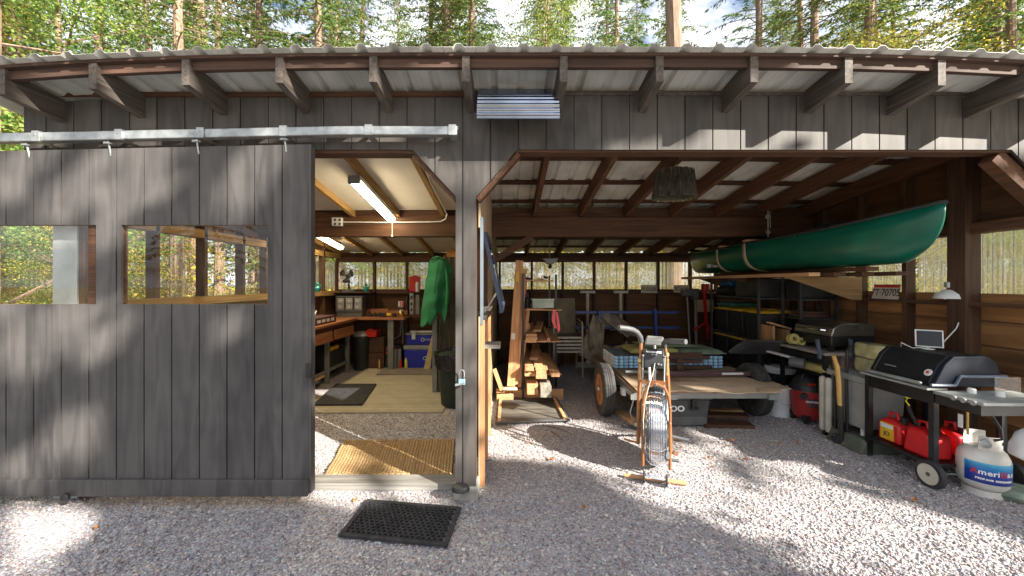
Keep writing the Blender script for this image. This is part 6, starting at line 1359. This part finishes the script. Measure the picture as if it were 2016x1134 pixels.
# fuel cans
def fuelcan(label, x, y, w_, dp, h, slant, z=.181):
    t = thing('fuel_can', label, 'fuel can', (x, y, z), 'red fuel cans on the grill shelf')
    part('body', MB().prism([(y - w_, z), (y + w_, z), (y + w_ * (.95 - slant), z + h * .75), (y + w_ * .6, z + h), (y - w_ * .3, z + h), (y - w_ * .95, z + h * .82)], 'yz', x - dp, x + dp), M_redp, t, bevel=.022)
    part('handle', MB().tube([(x, y + w_ * .65, z + h * .8), (x, y + w_ * .55, z + h + .045), (x, y + w_ * .0, z + h + .05), (x, y - w_ * .2, z + h * .98)], .013, 8), M_redp, t)
    part('neck', MB().cyl((x, y - w_ * .55, z + h * .88), (x, y - w_ * .62, z + h + .035), .026, 14), M_blkp, t)
    return t
f1 = fuelcan('boxy red fuel can with a yellow label on the lower grill shelf', 3.46, 3.43, .105, .08, .20, 0)
part('label_plate', MB().box(3.376, 3.379, 3.38, 3.50, .20, .345), M_yel, f1); part('label_head', MB().box(3.372, 3.3755, 3.385, 3.495, .30, .335), M_wht2, f1); text('lettering', 'JO', .05, face((3.374, 3.44, .25), (-1, 0, 0)), M_txd, f1, bold=.001)
f2 = fuelcan('slanted red fuel can with black flexible spout and yellow cap', 3.44, 3.17, .115, .09, .215, .2)
sp = [V(3.42, 3.22, .40), V(3.41, 3.25, .46), V(3.41, 3.27, .52), V(3.40, 3.28, .56)]
part('spout', MB().tube([sp[0].lerp(sp[3], k / 16) + V(0, .01 * math.sin(k / 16 * 3), 0) for k in range(17)], [.016 if k % 2 else .012 for k in range(17)], 10), M_blkp, f2)
part('spout_cap', MB().lathe([(.02, 0), (.022, .012), (.01, .02), (0, .02)], sp[3] + V(0, 0, .055), 12).tube([sp[3], sp[3] + V(-.02, -.03, .0), sp[3] + V(-.03, -.01, .03), sp[3] + V(0, 0, .06)], .005, 6), M_yelb, f2)
f3 = fuelcan('dark-shadowed red fuel can furthest back on the grill shelf', 3.70, 3.2, .10, .08, .20, .1)
# propane tank
px_, py_ = PX(1940, 2.93) - .02, 2.93
pt = thing('propane_tank', 'white propane tank with blue printed label under the grill side table', 'gas tank', (px_, py_, 0)); rt_ = .138
part('body', MB().lathe([(.0, .035), (.07, .038), (.105, .055), (.13, .085), (rt_, .12), (rt_, .25), (.134, .285), (.118, .325), (.09, .355), (.045, .368), (0, .37)], (px_, py_, 0), 44), M_tank, pt)
part('foot_ring', MB().lathe([(.10, .0), (.108, .0), (.108, .05), (.10, .05), (.10, 0)], (px_, py_, 0), 36), M_tank, pt)
cm = MB()
for a0, a1 in ((-2.7, -.35), (.55, 2.4)):
    cm.sheet(lambda u, v, a0=a0, a1=a1: (px_ + .095 * math.cos(a0 + (a1 - a0) * u), py_ + .095 * math.sin(a0 + (a1 - a0) * u), .335 + .115 * v), 18, 1, .004)
part('collar', cm, M_tank, pt)
part('collar_slot', MB().sheet(lambda u, v: (px_ + .0965 * math.cos(-1.25 + .35 * u), py_ + .0965 * math.sin(-1.25 + .35 * u), .39 + .025 * v), 6, 1, .001), M_blk, pt)
part('valve', MB().cyl((px_, py_, .37), (px_, py_, .43), .018, 12).cyl((px_ - .02, py_ - .02, .41), (px_ - .07, py_ - .07, .41), .02, 12).lathe([(0, 0), (.03, .005), (.03, .025), (0, .03)], (px_ - .075, py_ - .075, .405), 16, (-1, -1, 0)), M_galv, pt)
m_, nt, b, new, link = nmat('tank_label')
tcx_ = new('ShaderNodeTexCoord'); sx_ = new('ShaderNodeSeparateXYZ'); link(tcx_.outputs['Object'], sx_.inputs[0]); mrx = new('ShaderNodeMapRange'); link(sx_.outputs[2], mrx.inputs[0]); mrx.inputs[1].default_value = .10; mrx.inputs[2].default_value = .29
nzz = new('ShaderNodeTexNoise'); nzz.inputs['Scale'].default_value = 9; link(tcx_.outputs['Object'], nzz.inputs['Vector']); ad_ = new('ShaderNodeMath'); ad_.operation = 'MULTIPLY_ADD'; link(nzz.outputs[0], ad_.inputs[0]); ad_.inputs[1].default_value = .25; link(mrx.outputs[0], ad_.inputs[2])
rr = ramp(new, [(0.0, (.012, .02, .16)), (.6, (.02, .05, .30)), (.85, (.02, .22, .50)), (1.0, (.10, .45, .62))]); link(ad_.outputs[0], rr.inputs[0]); link(rr.outputs[0], b.inputs['Base Color']); b.inputs['Roughness'].default_value = .3
A0, A1 = -3.15, -.95
part('label', MB().sheet(lambda u, v: (px_ + .1395 * math.cos(A0 + (A1 - A0) * u), py_ + .1395 * math.sin(A0 + (A1 - A0) * u), .115 + .15 * v), 30, 1, .001), m_, pt)
part('info_label', MB().sheet(lambda u, v: (px_ + .1395 * math.cos(-.93 + .7 * u), py_ + .1395 * math.sin(-.93 + .7 * u), .12 + .145 * v), 12, 1, .001), M_wht2, pt)
def ctext(s, size, zc_, a_mid, mats, rad, par, wd):
    """letters set one by one round the tank"""
    wt_ = {'m': 1.45, 'i': .5, 'r': .7, 'G': 1.35, 'A': 1.25, ' ': .6}; ws = [wt_.get(ch, 1.0) for ch in s]; tot = sum(ws)
    for i, ch in enumerate(s):
        a = a_mid + (sum(ws[:i]) + ws[i] / 2 - tot / 2) * wd / rad; nx = V(math.cos(a), math.sin(a), 0)
        if ch != ' ': text('letter', ch, size, face((px_ + rad * nx.x, py_ + rad * nx.y, zc_), nx), mats[i] if isinstance(mats, list) else mats, par, bold=.0012, ext=.0008, sx=1.05)
ctext('AmeriGas', .052, .197, -2.02, [M_txr, M_txw, M_txw, M_txw, M_txw, M_txr, M_txw, M_txw], .1413, pt, .030)
ctext('PROPANE EXCHANGE', .017, .148, -2.0, M_txw, .1413, pt, .0125)
wbm = MB().lathe([(0, 0), (.07, .01), (.12, .06), (.13, .12), (.11, .18), (.06, .22), (.02, .24), (0, .24)], (3.58, 2.60, .36), 26)
rc = random.Random(6); wbm.v = [(a + rc.uniform(-.006, .006) + .02 * math.sin(c * 40), b_ + rc.uniform(-.006, .006), c + .01 * math.sin(a * 50)) for a, b_, c in wbm.v]
solo('white_plastic_bag', wbm, M_wht2, 'crumpled white plastic bag tied on a stake at the edge of the carport', 'plastic bag', ang=180)
solo('wooden_stake', MB().bar((3.62, 2.62, 0), (3.60, 2.62, .38), .03, .03, (0, -1, 0)), M_lumZ, 'wooden stake holding up the white plastic bag', 'stake')
solo('green_rock', MB().lathe([(0, 0), (.13, .01), (.15, .04), (.12, .075), (.05, .09), (0, .09)], (3.76, 2.86, 0), 9, sq=(1.1, .8)), M_stone, 'flat greenish rock on the gravel by the propane tank', 'rock', smooth=False)
solo('yellow_wedge', MB().box(3.52, 3.62, 3.25, 3.32, 0, .06), M_yel, 'small yellow wedge on the ground below the grill', 'wedge', bevel=.003)
# display panel on the hood
sp_ = thing('small_monitor', 'small black screen with white frame on a stand on the grill hood', 'monitor', (3.52, 3.36, 1.016)); c = P(1829, 662, 3.34)
Mx = Matrix.Translation((c.x, c.y, 1.11)) @ Matrix.Rotation(R(-38), 4, 'Z') @ Matrix.Rotation(R(-8), 4, 'X')
part('frame', MB().box(-.086, .086, -.006, .008, -.075, .075).xf(Mx), M_white, sp_, bevel=.004); part('screen', MB().box(-.076, .076, -.0075, -.0062, -.065, .065).xf(Mx), paint('dark_glass', (.015, .012, .02), .12, var=.05, bump=0), sp_)
part('stand', MB().lathe([(.045, 0), (.045, .005), (.012, .012), (.01, .04)], (c.x, c.y + .01, 1.017), 16), M_white, sp_)
part('lead', MB().tube([(c.x - .02, c.y + .02, 1.03), (c.x - .09, c.y + .05, 1.02), (c.x - .14, c.y + .1, 1.06), (c.x - .1, c.y + .14, 1.02)], .004, 5), M_white, sp_)
# clamp lamp on the ledge
cl = thing('clamp_lamp', 'white clamp lamp with bell shade resting on the side wall ledge', 'lamp', (3.9, 3.56, ZS)); q = V(XR - .13, 3.56, ZS + .005)
q = P(1873, 588, 3.5)
part('shade', MB().lathe([(.115, 0), (.118, .004), (.105, .04), (.06, .075), (.035, .085), (.03, .10)], q, 30).lathe([(.112, .002), (.1, .036), (.055, .07), (0, .075)], q, 30), M_white, cl); part('socket', MB().cyl(q + V(-.02, 0, .10), q + V(-.02, 0, .15), .032, 14).cyl(q + V(.035, -.01, .09), q + V(.05, -.01, .14), .02, 10), M_galv, cl)
part('cord', MB().tube([q + V(.02, -.09, .0), q + V(.0, -.09, -.12), q + V(-.06, -.09, -.26), q + V(-.14, -.05, -.40)], .005, 6), M_white, cl)
part('clamp_arm', MB().bar(q + V(.03, 0, .05), V(XR - .11, 3.55, ZS + .02), .02, .012), M_galv, cl)
# twigs on the gravel
for i, (a, b_, c_, e_, lab) in enumerate([(1075, 838, 1130, 856, 'long thin twig on the gravel near the weathered panel'), (1085, 850, 1112, 872, 'short bent twig on the gravel near the weathered panel'), (1762, 930, 1790, 934, 'dark twig on the gravel left of the grill wheel'), (1425, 880, 1448, 876, 'small twig on the gravel in front of the trailer')]):
    q0, q1 = GP(a, b_, .015), GP(c_, e_, .015); solo('twig', MB().tube([q0, q0.lerp(q1, .4) + V(.01, .012, .004), q1], [.005, .004, .002], 5), M_bark0, lab, 'twig')
# fallen leaves, one by one
rl = random.Random(12); proto = None
spots = [(1040, 872), (1085, 905), (1395, 902), (1440, 868), (1468, 905), (1490, 880), (1532, 873), (1570, 872), (1340, 880), (340, 976), (190, 1040), (1120, 800), (1165, 815), (1400, 920), (1150, 1000), (700, 985), (1800, 985)]
for i, (a, b_) in enumerate(spots):
    q = GP(a, b_, .012)
    if proto is None:
        m = MB().sheet(lambda u, v: (.05 * (u - .5) * (math.sin(math.pi * min(.999, v + .02)) ** .6), .06 * (v - .5), .004 + .02 * (u - .5) ** 2 * 4), 6, 8, .0006)
        o = solo('fallen_leaf', m, M_leaf, 'small dry brown leaf lying on the gravel', 'leaf', 'dry leaves on the gravel'); proto = o
    else: o = proto.copy(); COL.objects.link(o)
    o.location = q; o.rotation_euler = (rl.uniform(-.3, .3), rl.uniform(-.3, .3), rl.uniform(0, 6)); o.scale = (rl.uniform(.4, .8),) * 3
# ================================================================= trees
M_bark = wood('bark', (0.10, 0.065, 0.045), (0.30, 0.20, 0.14), 'z', fine=16, along=3, vary=0.3, bump=1.0)
M_needle = leafmat('conifer_needles', [(0, (0.04, 0.085, 0.035)), (0.4, (0.11, 0.19, 0.05)), (0.75, (0.26, 0.34, 0.09)), (1, (0.46, 0.48, 0.17))], 0.55)
M_gold = leafmat('autumn_leaves', [(0, (0.10, 0.14, 0.03)), (0.4, (0.28, 0.30, 0.07)), (0.75, (0.55, 0.40, 0.07)), (1, (0.66, 0.38, 0.06))], 0.5)
M_lime = leafmat('pale_green_leaves', [(0, (0.07, 0.14, 0.03)), (0.5, (0.25, 0.36, 0.08)), (1, (0.50, 0.52, 0.16))], 0.55)
def rawmesh(name, v, f4, mat):
    me = bpy.data.meshes.new(name); v = np.asarray(v, dtype=float).reshape(-1, 3); n = len(v) // 4
    me.vertices.add(len(v)); me.vertices.foreach_set('co', v.ravel()); me.loops.add(len(v)); me.loops.foreach_set('vertex_index', np.arange(len(v)))
    me.polygons.add(n); me.polygons.foreach_set('loop_start', np.arange(0, len(v), 4)); me.update(calc_edges=True); me.materials.append(mat); return me
def leaves(c, ax, L, W_, rng):
    """diamond leaves: centres n x 3, axes n x 3, length, width"""
    n = len(c); r_ = rng.normal(size=(n, 3)); s = np.cross(ax, r_); s /= np.linalg.norm(s, axis=1)[:, None] + 1e-9
    L = np.broadcast_to(L, (n,))[:, None]; W_ = np.broadcast_to(W_, (n,))[:, None]
    return np.stack([c - ax * L / 2, c + s * W_ / 2, c + ax * L / 2, c - s * W_ / 2], 1)
def conifer(seed, H_=26, zlo=3.0, spread=3.2, dens=26, rt=0.22, droop=0.35, sparse=0.0):
    rng = np.random.default_rng(seed); tk = MB(); pts = [Vector((0, 0, -0.1))]; N = 9
    for i in range(1, N + 1): pts.append(Vector((rng.normal() * .06, rng.normal() * .06, H_ * i / N)))
    tk.tube(pts, [rt * (1 - 0.9 * i / N) for i in range(N + 1)], 9)
    C, A, Ls = [], [], []; z = zlo
    while z < H_ - 0.5:
        k = rng.integers(3, 6); a0 = rng.random() * 6.28
        for q in range(k):
            if rng.random() < sparse: continue
            a = a0 + q * 6.28 / k + rng.normal() * .25; ln = spread * (0.35 + 0.65 * (1 - (z - zlo) / (H_ - zlo))) * rng.uniform(.6, 1.15)
            d = np.array([math.cos(a), math.sin(a), 0]); base = np.array([0, 0, z + rng.normal() * .1]); P_ = []
            for t in (0, .25, .5, .75, 1): P_.append(base + d * ln * t + np.array([0, 0, 0.12 * ln * t - droop * ln * t * t]))
            tk.tube([Vector(p) for p in P_], [0.028, .022, .016, .01, .004], 4, cap=False)
            nn = int(dens * 1.9 * ln / 3)
            t = rng.uniform(.22, 1.02, nn) ; c0 = base + d * (ln * t)[:, None] + np.stack([0 * t, 0 * t, .12 * ln * t - droop * ln * t * t], 1)
            sd = np.array([-d[1], d[0], 0]); off = rng.choice([-1, 1], nn) * rng.uniform(.05, .55, nn) * (1.15 - t) * 1.2
            c1 = c0 + sd * off[:, None]
            for j in range(nn):          # every side twig carries a string of needles
                m = 8; u = np.linspace(.1, 1, m)[:, None]; cc = c0[j] * (1 - u) + c1[j] * u; cc[:, 2] -= (u[:, 0] * abs(off[j])) * .35 + rng.uniform(0, .05, m)
                dr = (c1[j] - c0[j]); dr = dr / (np.linalg.norm(dr) + 1e-6)
                ax = np.tile(dr, (m, 1)) + d * .5 + rng.normal(size=(m, 3)) * .35; ax[:, 2] -= .35; ax /= np.linalg.norm(ax, axis=1)[:, None]
                C.append(cc); A.append(ax)
        z += rng.uniform(.28, .5)
    C = np.concatenate(C); A = np.concatenate(A)
    q = leaves(C, A, rng.uniform(.09, .2, len(C)), rng.uniform(.016, .038, len(C)), rng)
    return mesh_of('trunk', tk, M_bark, recalc=False), rawmesh('crown', q, None, M_needle)
def broadleaf(seed, H_=9, zlo=1.2, spread=2.8, n=20000, mat=None, leaf=.06, rt=.08):
    rng = np.random.default_rng(seed); tk = MB(); tips = []
    tk.tube([(0, 0, -.1), (.05, 0, H_ * .3), (.0, .08, H_ * .6), (.1, 0, H_ * .95)], [rt, rt * .75, rt * .5, .015], 7)
    for i in range(34):
        z = zlo + (H_ - zlo) * (i / 34) ** .9; a = i * 2.4 + rng.normal() * .3; ln = spread * (1.05 - .6 * i / 34) * rng.uniform(.5, 1.1)
        p0 = Vector((0, 0, z)); p2 = p0 + Vector((math.cos(a) * ln, math.sin(a) * ln, ln * rng.uniform(.1, .6))); p1 = p0.lerp(p2, .5) + Vector((0, 0, .12 * ln))
        tk.tube([p0, p1, p2], [.025, .015, .005], 4, cap=False)
        for t in (.4, .6, .8, 1): tips.append(np.array(p0.lerp(p1, t * 2) if t < .5 else p1.lerp(p2, t * 2 - 1)))
    tips = np.array(tips); c = tips[rng.integers(0, len(tips), n)] + rng.normal(size=(n, 3)) * np.array([.42, .42, .16])
    ax = rng.normal(size=(n, 3)); ax[:, 2] *= .5; ax /= np.linalg.norm(ax, axis=1)[:, None]
    q = leaves(c, ax, rng.uniform(.6, 1.3, n) * leaf, rng.uniform(.5, .9, n) * leaf, rng)
    return mesh_of('trunk', tk, M_bark, recalc=False), rawmesh('crown', q, None, mat or M_gold)
def plant(name, meshes, loc, rz_, s, label, cat='tree', group=None, trunk_scale=None):
    r_ = thing(name, label, cat, loc, group, local=True, rz=rz_); r_.scale = (s, s, s)
    for nm, me in zip(('trunk', 'crown'), meshes):
        o = bpy.data.objects.new(nm, me); COL.objects.link(o); o.parent = r_
    return r_
CF = [conifer(1), conifer(2, spread=2.7, dens=30, sparse=.1), conifer(3, H_=28, spread=3.6, dens=22, sparse=.25, zlo=4), conifer(4, H_=24, spread=2.4, dens=34, rt=.17)]
BARE = conifer(9, H_=27, zlo=9.0, spread=2.6, dens=16, sparse=.35, rt=.24)
BL = [broadleaf(11), broadleaf(12, H_=7, spread=2.4), broadleaf(13, H_=12, spread=3.4, n=34000, mat=M_lime), broadleaf(14, H_=4.5, zlo=.4, spread=2.0, n=7000)]
# trunks one can point to in the strip above the roof: (px, depth, label, mesh)
TR = [(203, 19, 'slim pale conifer trunk against white sky, behind the second rafter tail', BARE, .8),
      (388, 11.5, 'thick red-barked trunk rising behind the roof beside the third rafter tail', BARE, .95),
      (663, 17, 'conifer trunk wrapped in light green boughs above the roof, over the open doorway', CF[1], .95),
      (712, 19, 'sunlit patchy conifer trunk just to the side of the bough-wrapped one over the doorway', BARE, .9),
      (850, 17, 'pale conifer trunk, first of the tight pair above the roof over the workshop post', BARE, .85),
      (880, 16, 'darker conifer trunk, second of the tight pair above the roof over the workshop post', BARE, .9),
      (928, 16, 'orange-barked conifer trunk above the chrome visor', BARE, .9),
      (1195, 21, 'thin grey trunk with bare branches between the visor and the thick trunk', CF[2], .8),
      (1326, 10.6, 'thickest conifer trunk, standing close behind the roof with open sky around it', BARE, 1.15),
      (1577, 15, 'dark conifer trunk of the pair above the canoe', BARE, .8),
      (1603, 14, 'brown conifer trunk of the pair above the canoe', BARE, .88),
      (1722, 17, 'dark green conifer crown above the roof between canoe and corner of the shed', CF[0], 1.0),
      (1754, 19, 'conifer trunk half hidden in boughs over the hanging canoe', CF[3], 1.0),
      (1960, 15, 'conifer with pale twisted limbs above the far end of the roof by the grill', CF[1], 1.0)]
for i, (px, d, lab, me, s) in enumerate(TR): plant('conifer_tree', me, (PX(px, d), d, -0.03), i * 1.3, s, lab, group='tall conifers close behind the shed')
rg = random.Random(5); n_ = 0
for row, (d, stp) in enumerate(((13, 3.6), (18, 3.9), (25, 4.2), (34, 5.0), (46, 6.0))):
    x = -d * 1.45
    while x < d * 1.45:
        xx, dd = x + rg.uniform(-1.3, 1.3), d + rg.uniform(-2, 2.2); px = 1000 + 760 * xx / dd
        skip = abs(px - 150) < (75, 65, 55, 40, 25)[row] or abs(px - 1010) < (60, 50, 40, 25, 12)[row] or abs(px - 1390) < (95, 85, 60, 40, 20)[row] or (row < 4 and abs(px - 560) < 30) or (row < 3 and abs(px - 1800) < 40)
        if not skip:
            plant('conifer_tree', rg.choice(CF), (xx, dd, -.03), rg.uniform(0, 6), rg.uniform(.8, 1.15), 'green conifer in the forest behind the shed', group='conifers of the forest behind the shed'); n_ += 1
        x += stp * rg.uniform(.75, 1.25)
for i, (x, d, s, k, lab) in enumerate([(-7.5, 5.6, 1.0, 2, 'yellow-green leafy tree just past the end of the shed, beside the door track'), (-10.5, 9, 1.25, 2, 'tall pale green leafy tree filling the corner of sky over the first rafter tail'),
        (1.6, 15.5, 1.25, 2, 'bright yellow-green leafy tree rising above the chrome visor'), (-2.6, 17, 1.25, 2, 'bright leafy tree in sun above the open doorway')]):
    plant('leafy_tree', BL[k], (x, d, -.03), i, s, lab)
rg = random.Random(8)
for i in range(24):
    a = i / 24; d = rg.uniform(9.8, 17); x = -20 + 44 * a + rg.uniform(-1, 1)
    plant('autumn_sapling', BL[(0, 2, 3, 1)[i % 4]], (x, d, -.03), rg.uniform(0, 6), rg.uniform(.5, .8) * (.6 if i % 4 == 1 else 1), 'yellow-leaved sapling in the undergrowth behind the shed', group='autumn saplings behind the shed')
for i, (x, d, s) in enumerate([(-7.0, 3.4, .45), (-6.5, 6.2, .45), (-9.5, 8.2, .8), (7.0, 4.2, .6), (6.6, 6.4, .65), (8.6, 5.2, .8), (-13, 5.0, 1.0), (-14, 9.5, 1.1), (-11, 12.5, 1.0)]):
    plant('autumn_sapling', BL[(3, 0, 2)[i % 3]], (x, d, -.03), i, s * (.6 if i % 3 == 2 else 1), 'golden sapling growing close beside the side wall of the shed', group='golden saplings beside the shed')
for i, (x, d) in enumerate([(-15.5, 12.2), (-12.3, 11.6), (-9.3, 12.4), (-18.5, 14), (-8.2, 9.6), (-12.5, 7.4)]):
    plant('conifer_tree', BARE, (x, d, -.03), i * 2.1, .7, 'bare-stemmed conifer among the golden saplings past the side wall', group='bare-stemmed conifers past the side wall')
# undergrowth nobody could count
rng = np.random.default_rng(3); n = 80000
cx = rng.uniform(-26, 28, 900); cy = rng.uniform(9.2, 30, 900); k = rng.integers(0, 900, n)
hh = rng.uniform(.3, 2.6, 900)
c = np.stack([cx[k] + rng.normal(size=n) * .5, cy[k] + rng.normal(size=n) * .5, rng.random(n) ** .8 * hh[k]], 1)
m2 = rng.random(n) < .3; c[m2, 0] = -5.2 - rng.random(m2.sum()) * 22; c[m2, 1] = 3.4 + rng.random(m2.sum()) * 15; c[m2, 2] *= .55
ax = rng.normal(size=(n, 3)); ax /= np.linalg.norm(ax, axis=1)[:, None]
o = bpy.data.objects.new('undergrowth', rawmesh('undergrowth', leaves(c, ax, rng.uniform(.08, .16, n), rng.uniform(.05, .1, n), rng), None, M_gold)); COL.objects.link(o); o['kind'] = 'stuff'

# ---------------- unseen trees behind the camera, crowns shaped so the sunlight falls in dapples
S = SUN; U = Vector((0, 0, 1)).cross(S).normalized(); Wv = S.cross(U)
LIT = [  # sunlit patches in image pixels: crown leaves are left out along rays to them
 ('f', [(1385, 232), (2110, 232), (2110, 300), (1385, 300)]), ('f', [(1425, 240), (1480, 236), (1480, 300), (1400, 300)]),
 ('f', [(205, 238), (330, 240), (330, 262), (190, 265)]), ('f', [(75, 246), (170, 246), (170, 262), (70, 262)]), ('f', [(500, 240), (640, 243), (620, 262), (500, 262)]), ('f', [(630, 278), (805, 278), (805, 300), (610, 300)]), ('f', [(755, 240), (810, 240), (810, 268), (700, 268)]),
 ('e', (870, 330, 22, 45)), ('e', (915, 350, 20, 35)), ('e', (955, 345, 22, 28)), ('e', (905, 480, 16, 50)), ('e', (935, 500, 10, 60)), ('e', (918, 560, 18, 25)), ('e', (925, 660, 16, 40)), ('e', (910, 700, 12, 30)), ('e', (925, 800, 14, 30)), ('e', (915, 880, 14, 22)),
 ('e', (305, 318, 24, 45)), ('e', (308, 396, 22, 24)), ('s', (22, 395, 75, 320, 24)), ('s', (100, 430, 215, 310, 14)), ('s', (105, 445, 175, 400, 16)), ('e', (250, 350, 18, 45)), ('s', (455, 400, 500, 320, 22)), ('e', (478, 385, 26, 24)), ('e', (470, 430, 22, 20)),
 ('s', (200, 500, 235, 400, 20)), ('s', (10, 710, 130, 620, 22)), ('s', (60, 740, 150, 640, 14)), ('e', (190, 680, 26, 42)), ('e', (225, 640, 18, 30)), ('e', (130, 880, 34, 45)), ('e', (60, 930, 40, 28)), ('e', (20, 620, 26, 30)), ('e', (440, 660, 16, 16)),
 ('g', [(600, 815), (640, 832), (830, 948), (830, 990), (600, 970)]), ('g', [(640, 966), (860, 966), (860, 988), (660, 988)]),
 ('g', [(950, 790), (1070, 775), (1160, 828), (1260, 856), (1360, 872), (1480, 908), (1640, 955), (1800, 1005), (2016, 1065), (2016, 1134), (1590, 1134), (1480, 1060), (1350, 1010), (1225, 965), (1120, 905), (960, 900)]),
 ('g', [(1500, 800), (1600, 880), (1700, 905), (1690, 925), (1560, 890)]),
 ('g', [(50, 978), (170, 978), (150, 1020), (180, 1060), (95, 1075), (40, 1040)]), ('g', [(0, 1060), (60, 1075), (110, 1134), (0, 1134)]), ('g', [(0, 985), (30, 990), (20, 1040), (0, 1040)]),
 ('w', [(940, 590), (985, 560), (985, 850), (940, 960)]), ('w', [(940, 440), (970, 420), (970, 590), (940, 600)])]
from mathutils import noise
def inpoly(x, y, pl):
    r_ = False; j = len(pl) - 1
    for i in range(len(pl)):
        if (pl[i][1] > y) != (pl[j][1] > y) and x < (pl[j][0] - pl[i][0]) * (y - pl[i][1]) / (pl[j][1] - pl[i][1]) + pl[i][0]: r_ = not r_
        j = i
    return r_
def is_lit(p): return any(lit_at(p + U * a + Wv * b_) for a, b_ in ((0, 0), (.065, 0), (-.065, 0), (0, .065), (0, -.065)))
def lit_at(p):
    """p: a point in the canopy; follow the sunlight down to the first large surface it would reach"""
    def at(y): t = (y - p.y) / -S.y; return p - S * t
    q = at(D0); z0 = p.z - S.z * (p.z / S.z); ptg = p - S * (p.z / S.z)
    if ptg.y < 2.70: surf, h = 'g', ptg
    elif q.x < -1.40 and q.x > -4.2 and q.z < 2.6: surf, h = 'f', q
    elif q.z > ZH or (-0.40 < q.x < -0.235) or (q.x < -0.235 and q.z - 2.24 > (-.40 - q.x) * -1.05 and q.x > -.75 and q.z > 2.24 + (-.40 - q.x) * 1.0) or (q.x < .1 and q.x > -.24 and q.z > 2.2 + (q.x + .24) * 1.1): surf, h = 'f', q
    elif q.z > 3.1: return False
    else:
        t = (p.x - XD) / S.x; wq = p - S * t
        if q.x > -0.2 and wq.y > D0 and wq.z > 0 and ptg.x < XD: surf, h = 'w', wq
        else: surf, h = 'g', ptg
    if h.y < .4: return False
    px = CX + F * h.x / h.y; py = CY - F * (h.z - EYE) / h.y
    for L in LIT:
        if L[0] == 'e':
            if surf != 'g' and ((px - L[1][0]) / L[1][2]) ** 2 + ((py - L[1][1]) / L[1][3]) ** 2 < 1.25: return True
        elif L[0] == 's':
            x0, y0, x1, y1, r_ = L[1]; t = max(0, min(1, ((px - x0) * (x1 - x0) + (py - y0) * (y1 - y0)) / ((x1 - x0) ** 2 + (y1 - y0) ** 2)))
            if surf != 'g' and (px - x0 - t * (x1 - x0)) ** 2 + (py - y0 - t * (y1 - y0)) ** 2 < r_ * r_ * 1.25: return True
        elif L[0] == surf and inpoly(px, py, L[1]) and (surf != 'g' or noise.noise((px * .011, py * .02, 1.7)) > -.22): return True
        elif surf == 'g' and L[0] == 'g' and py > 780 and noise.noise((px * .012 + py * .004, py * .03, 5.1)) > .30 and inpoly((px - 1350) * .8 + 1350, (py - 960) * .75 + 960, L[1]): return True
    return False
rg = random.Random(21); crowns = [[], [], []]; cnt = 0
ctr0 = Vector((0, 3.2, 1.2))
for i in range(100000):
    u = rg.uniform(-6.5, 6.5); wv = rg.uniform(-3.2, 3.6); s = rg.uniform(12, 18)
    p = ctr0 + U * u + Wv * wv + S * s
    if is_lit(p):
        if rg.random() > 0.012: continue
    elif rg.random() < 0.2: continue
    crowns[0 if u < -2.2 else (1 if u < 2.2 else 2)].append(p)
rng = np.random.default_rng(5)
for k, c in enumerate(crowns):
    c = np.array([tuple(p) for p in c]); mid = c.mean(0); base = Vector((mid[0], mid[1], -.03))
    ax = rng.normal(size=c.shape); ax -= np.outer(ax @ np.array(S), np.array(S)) * .9; ax /= np.linalg.norm(ax, axis=1)[:, None]
    # leaf plates are turned to the sun so that each one blocks it
    sd = np.cross(ax, np.array(S)); sd /= np.linalg.norm(sd, axis=1)[:, None]; L = rng.uniform(.10, .19, len(c))[:, None]; W_ = rng.uniform(.07, .13, len(c))[:, None]
    q = np.stack([c - ax * L / 2, c + sd * W_ / 2, c + ax * L / 2, c - sd * W_ / 2], 1) - np.array(base)
    r_ = thing('conifer_tree', 'unseen shade tree behind the camera, crown shaped around the sunlit patches', 'tree', base, 'trees on the sunny side of the yard', local=True)
    o = bpy.data.objects.new('crown', rawmesh('crown', q, None, M_needle)); COL.objects.link(o); o.parent = r_
    tk = MB().tube([(0, 0, 0), (.1, 0, 5), (0, .1, 12), (.1, .1, 17)], [.3, .24, .16, .05], 10)
    part('trunk', tk, M_bark, r_, recalc=False)
for i, (x, y) in enumerate([(-14, -12), (-8, -16), (-1, -18), (-18, -4), (-22, 6), (24, 9)]):
    plant('conifer_tree', CF[i % 4], (x, y, -.03), i, 1.0, 'conifer across the yard, out of the picture', group='conifers around the yard')
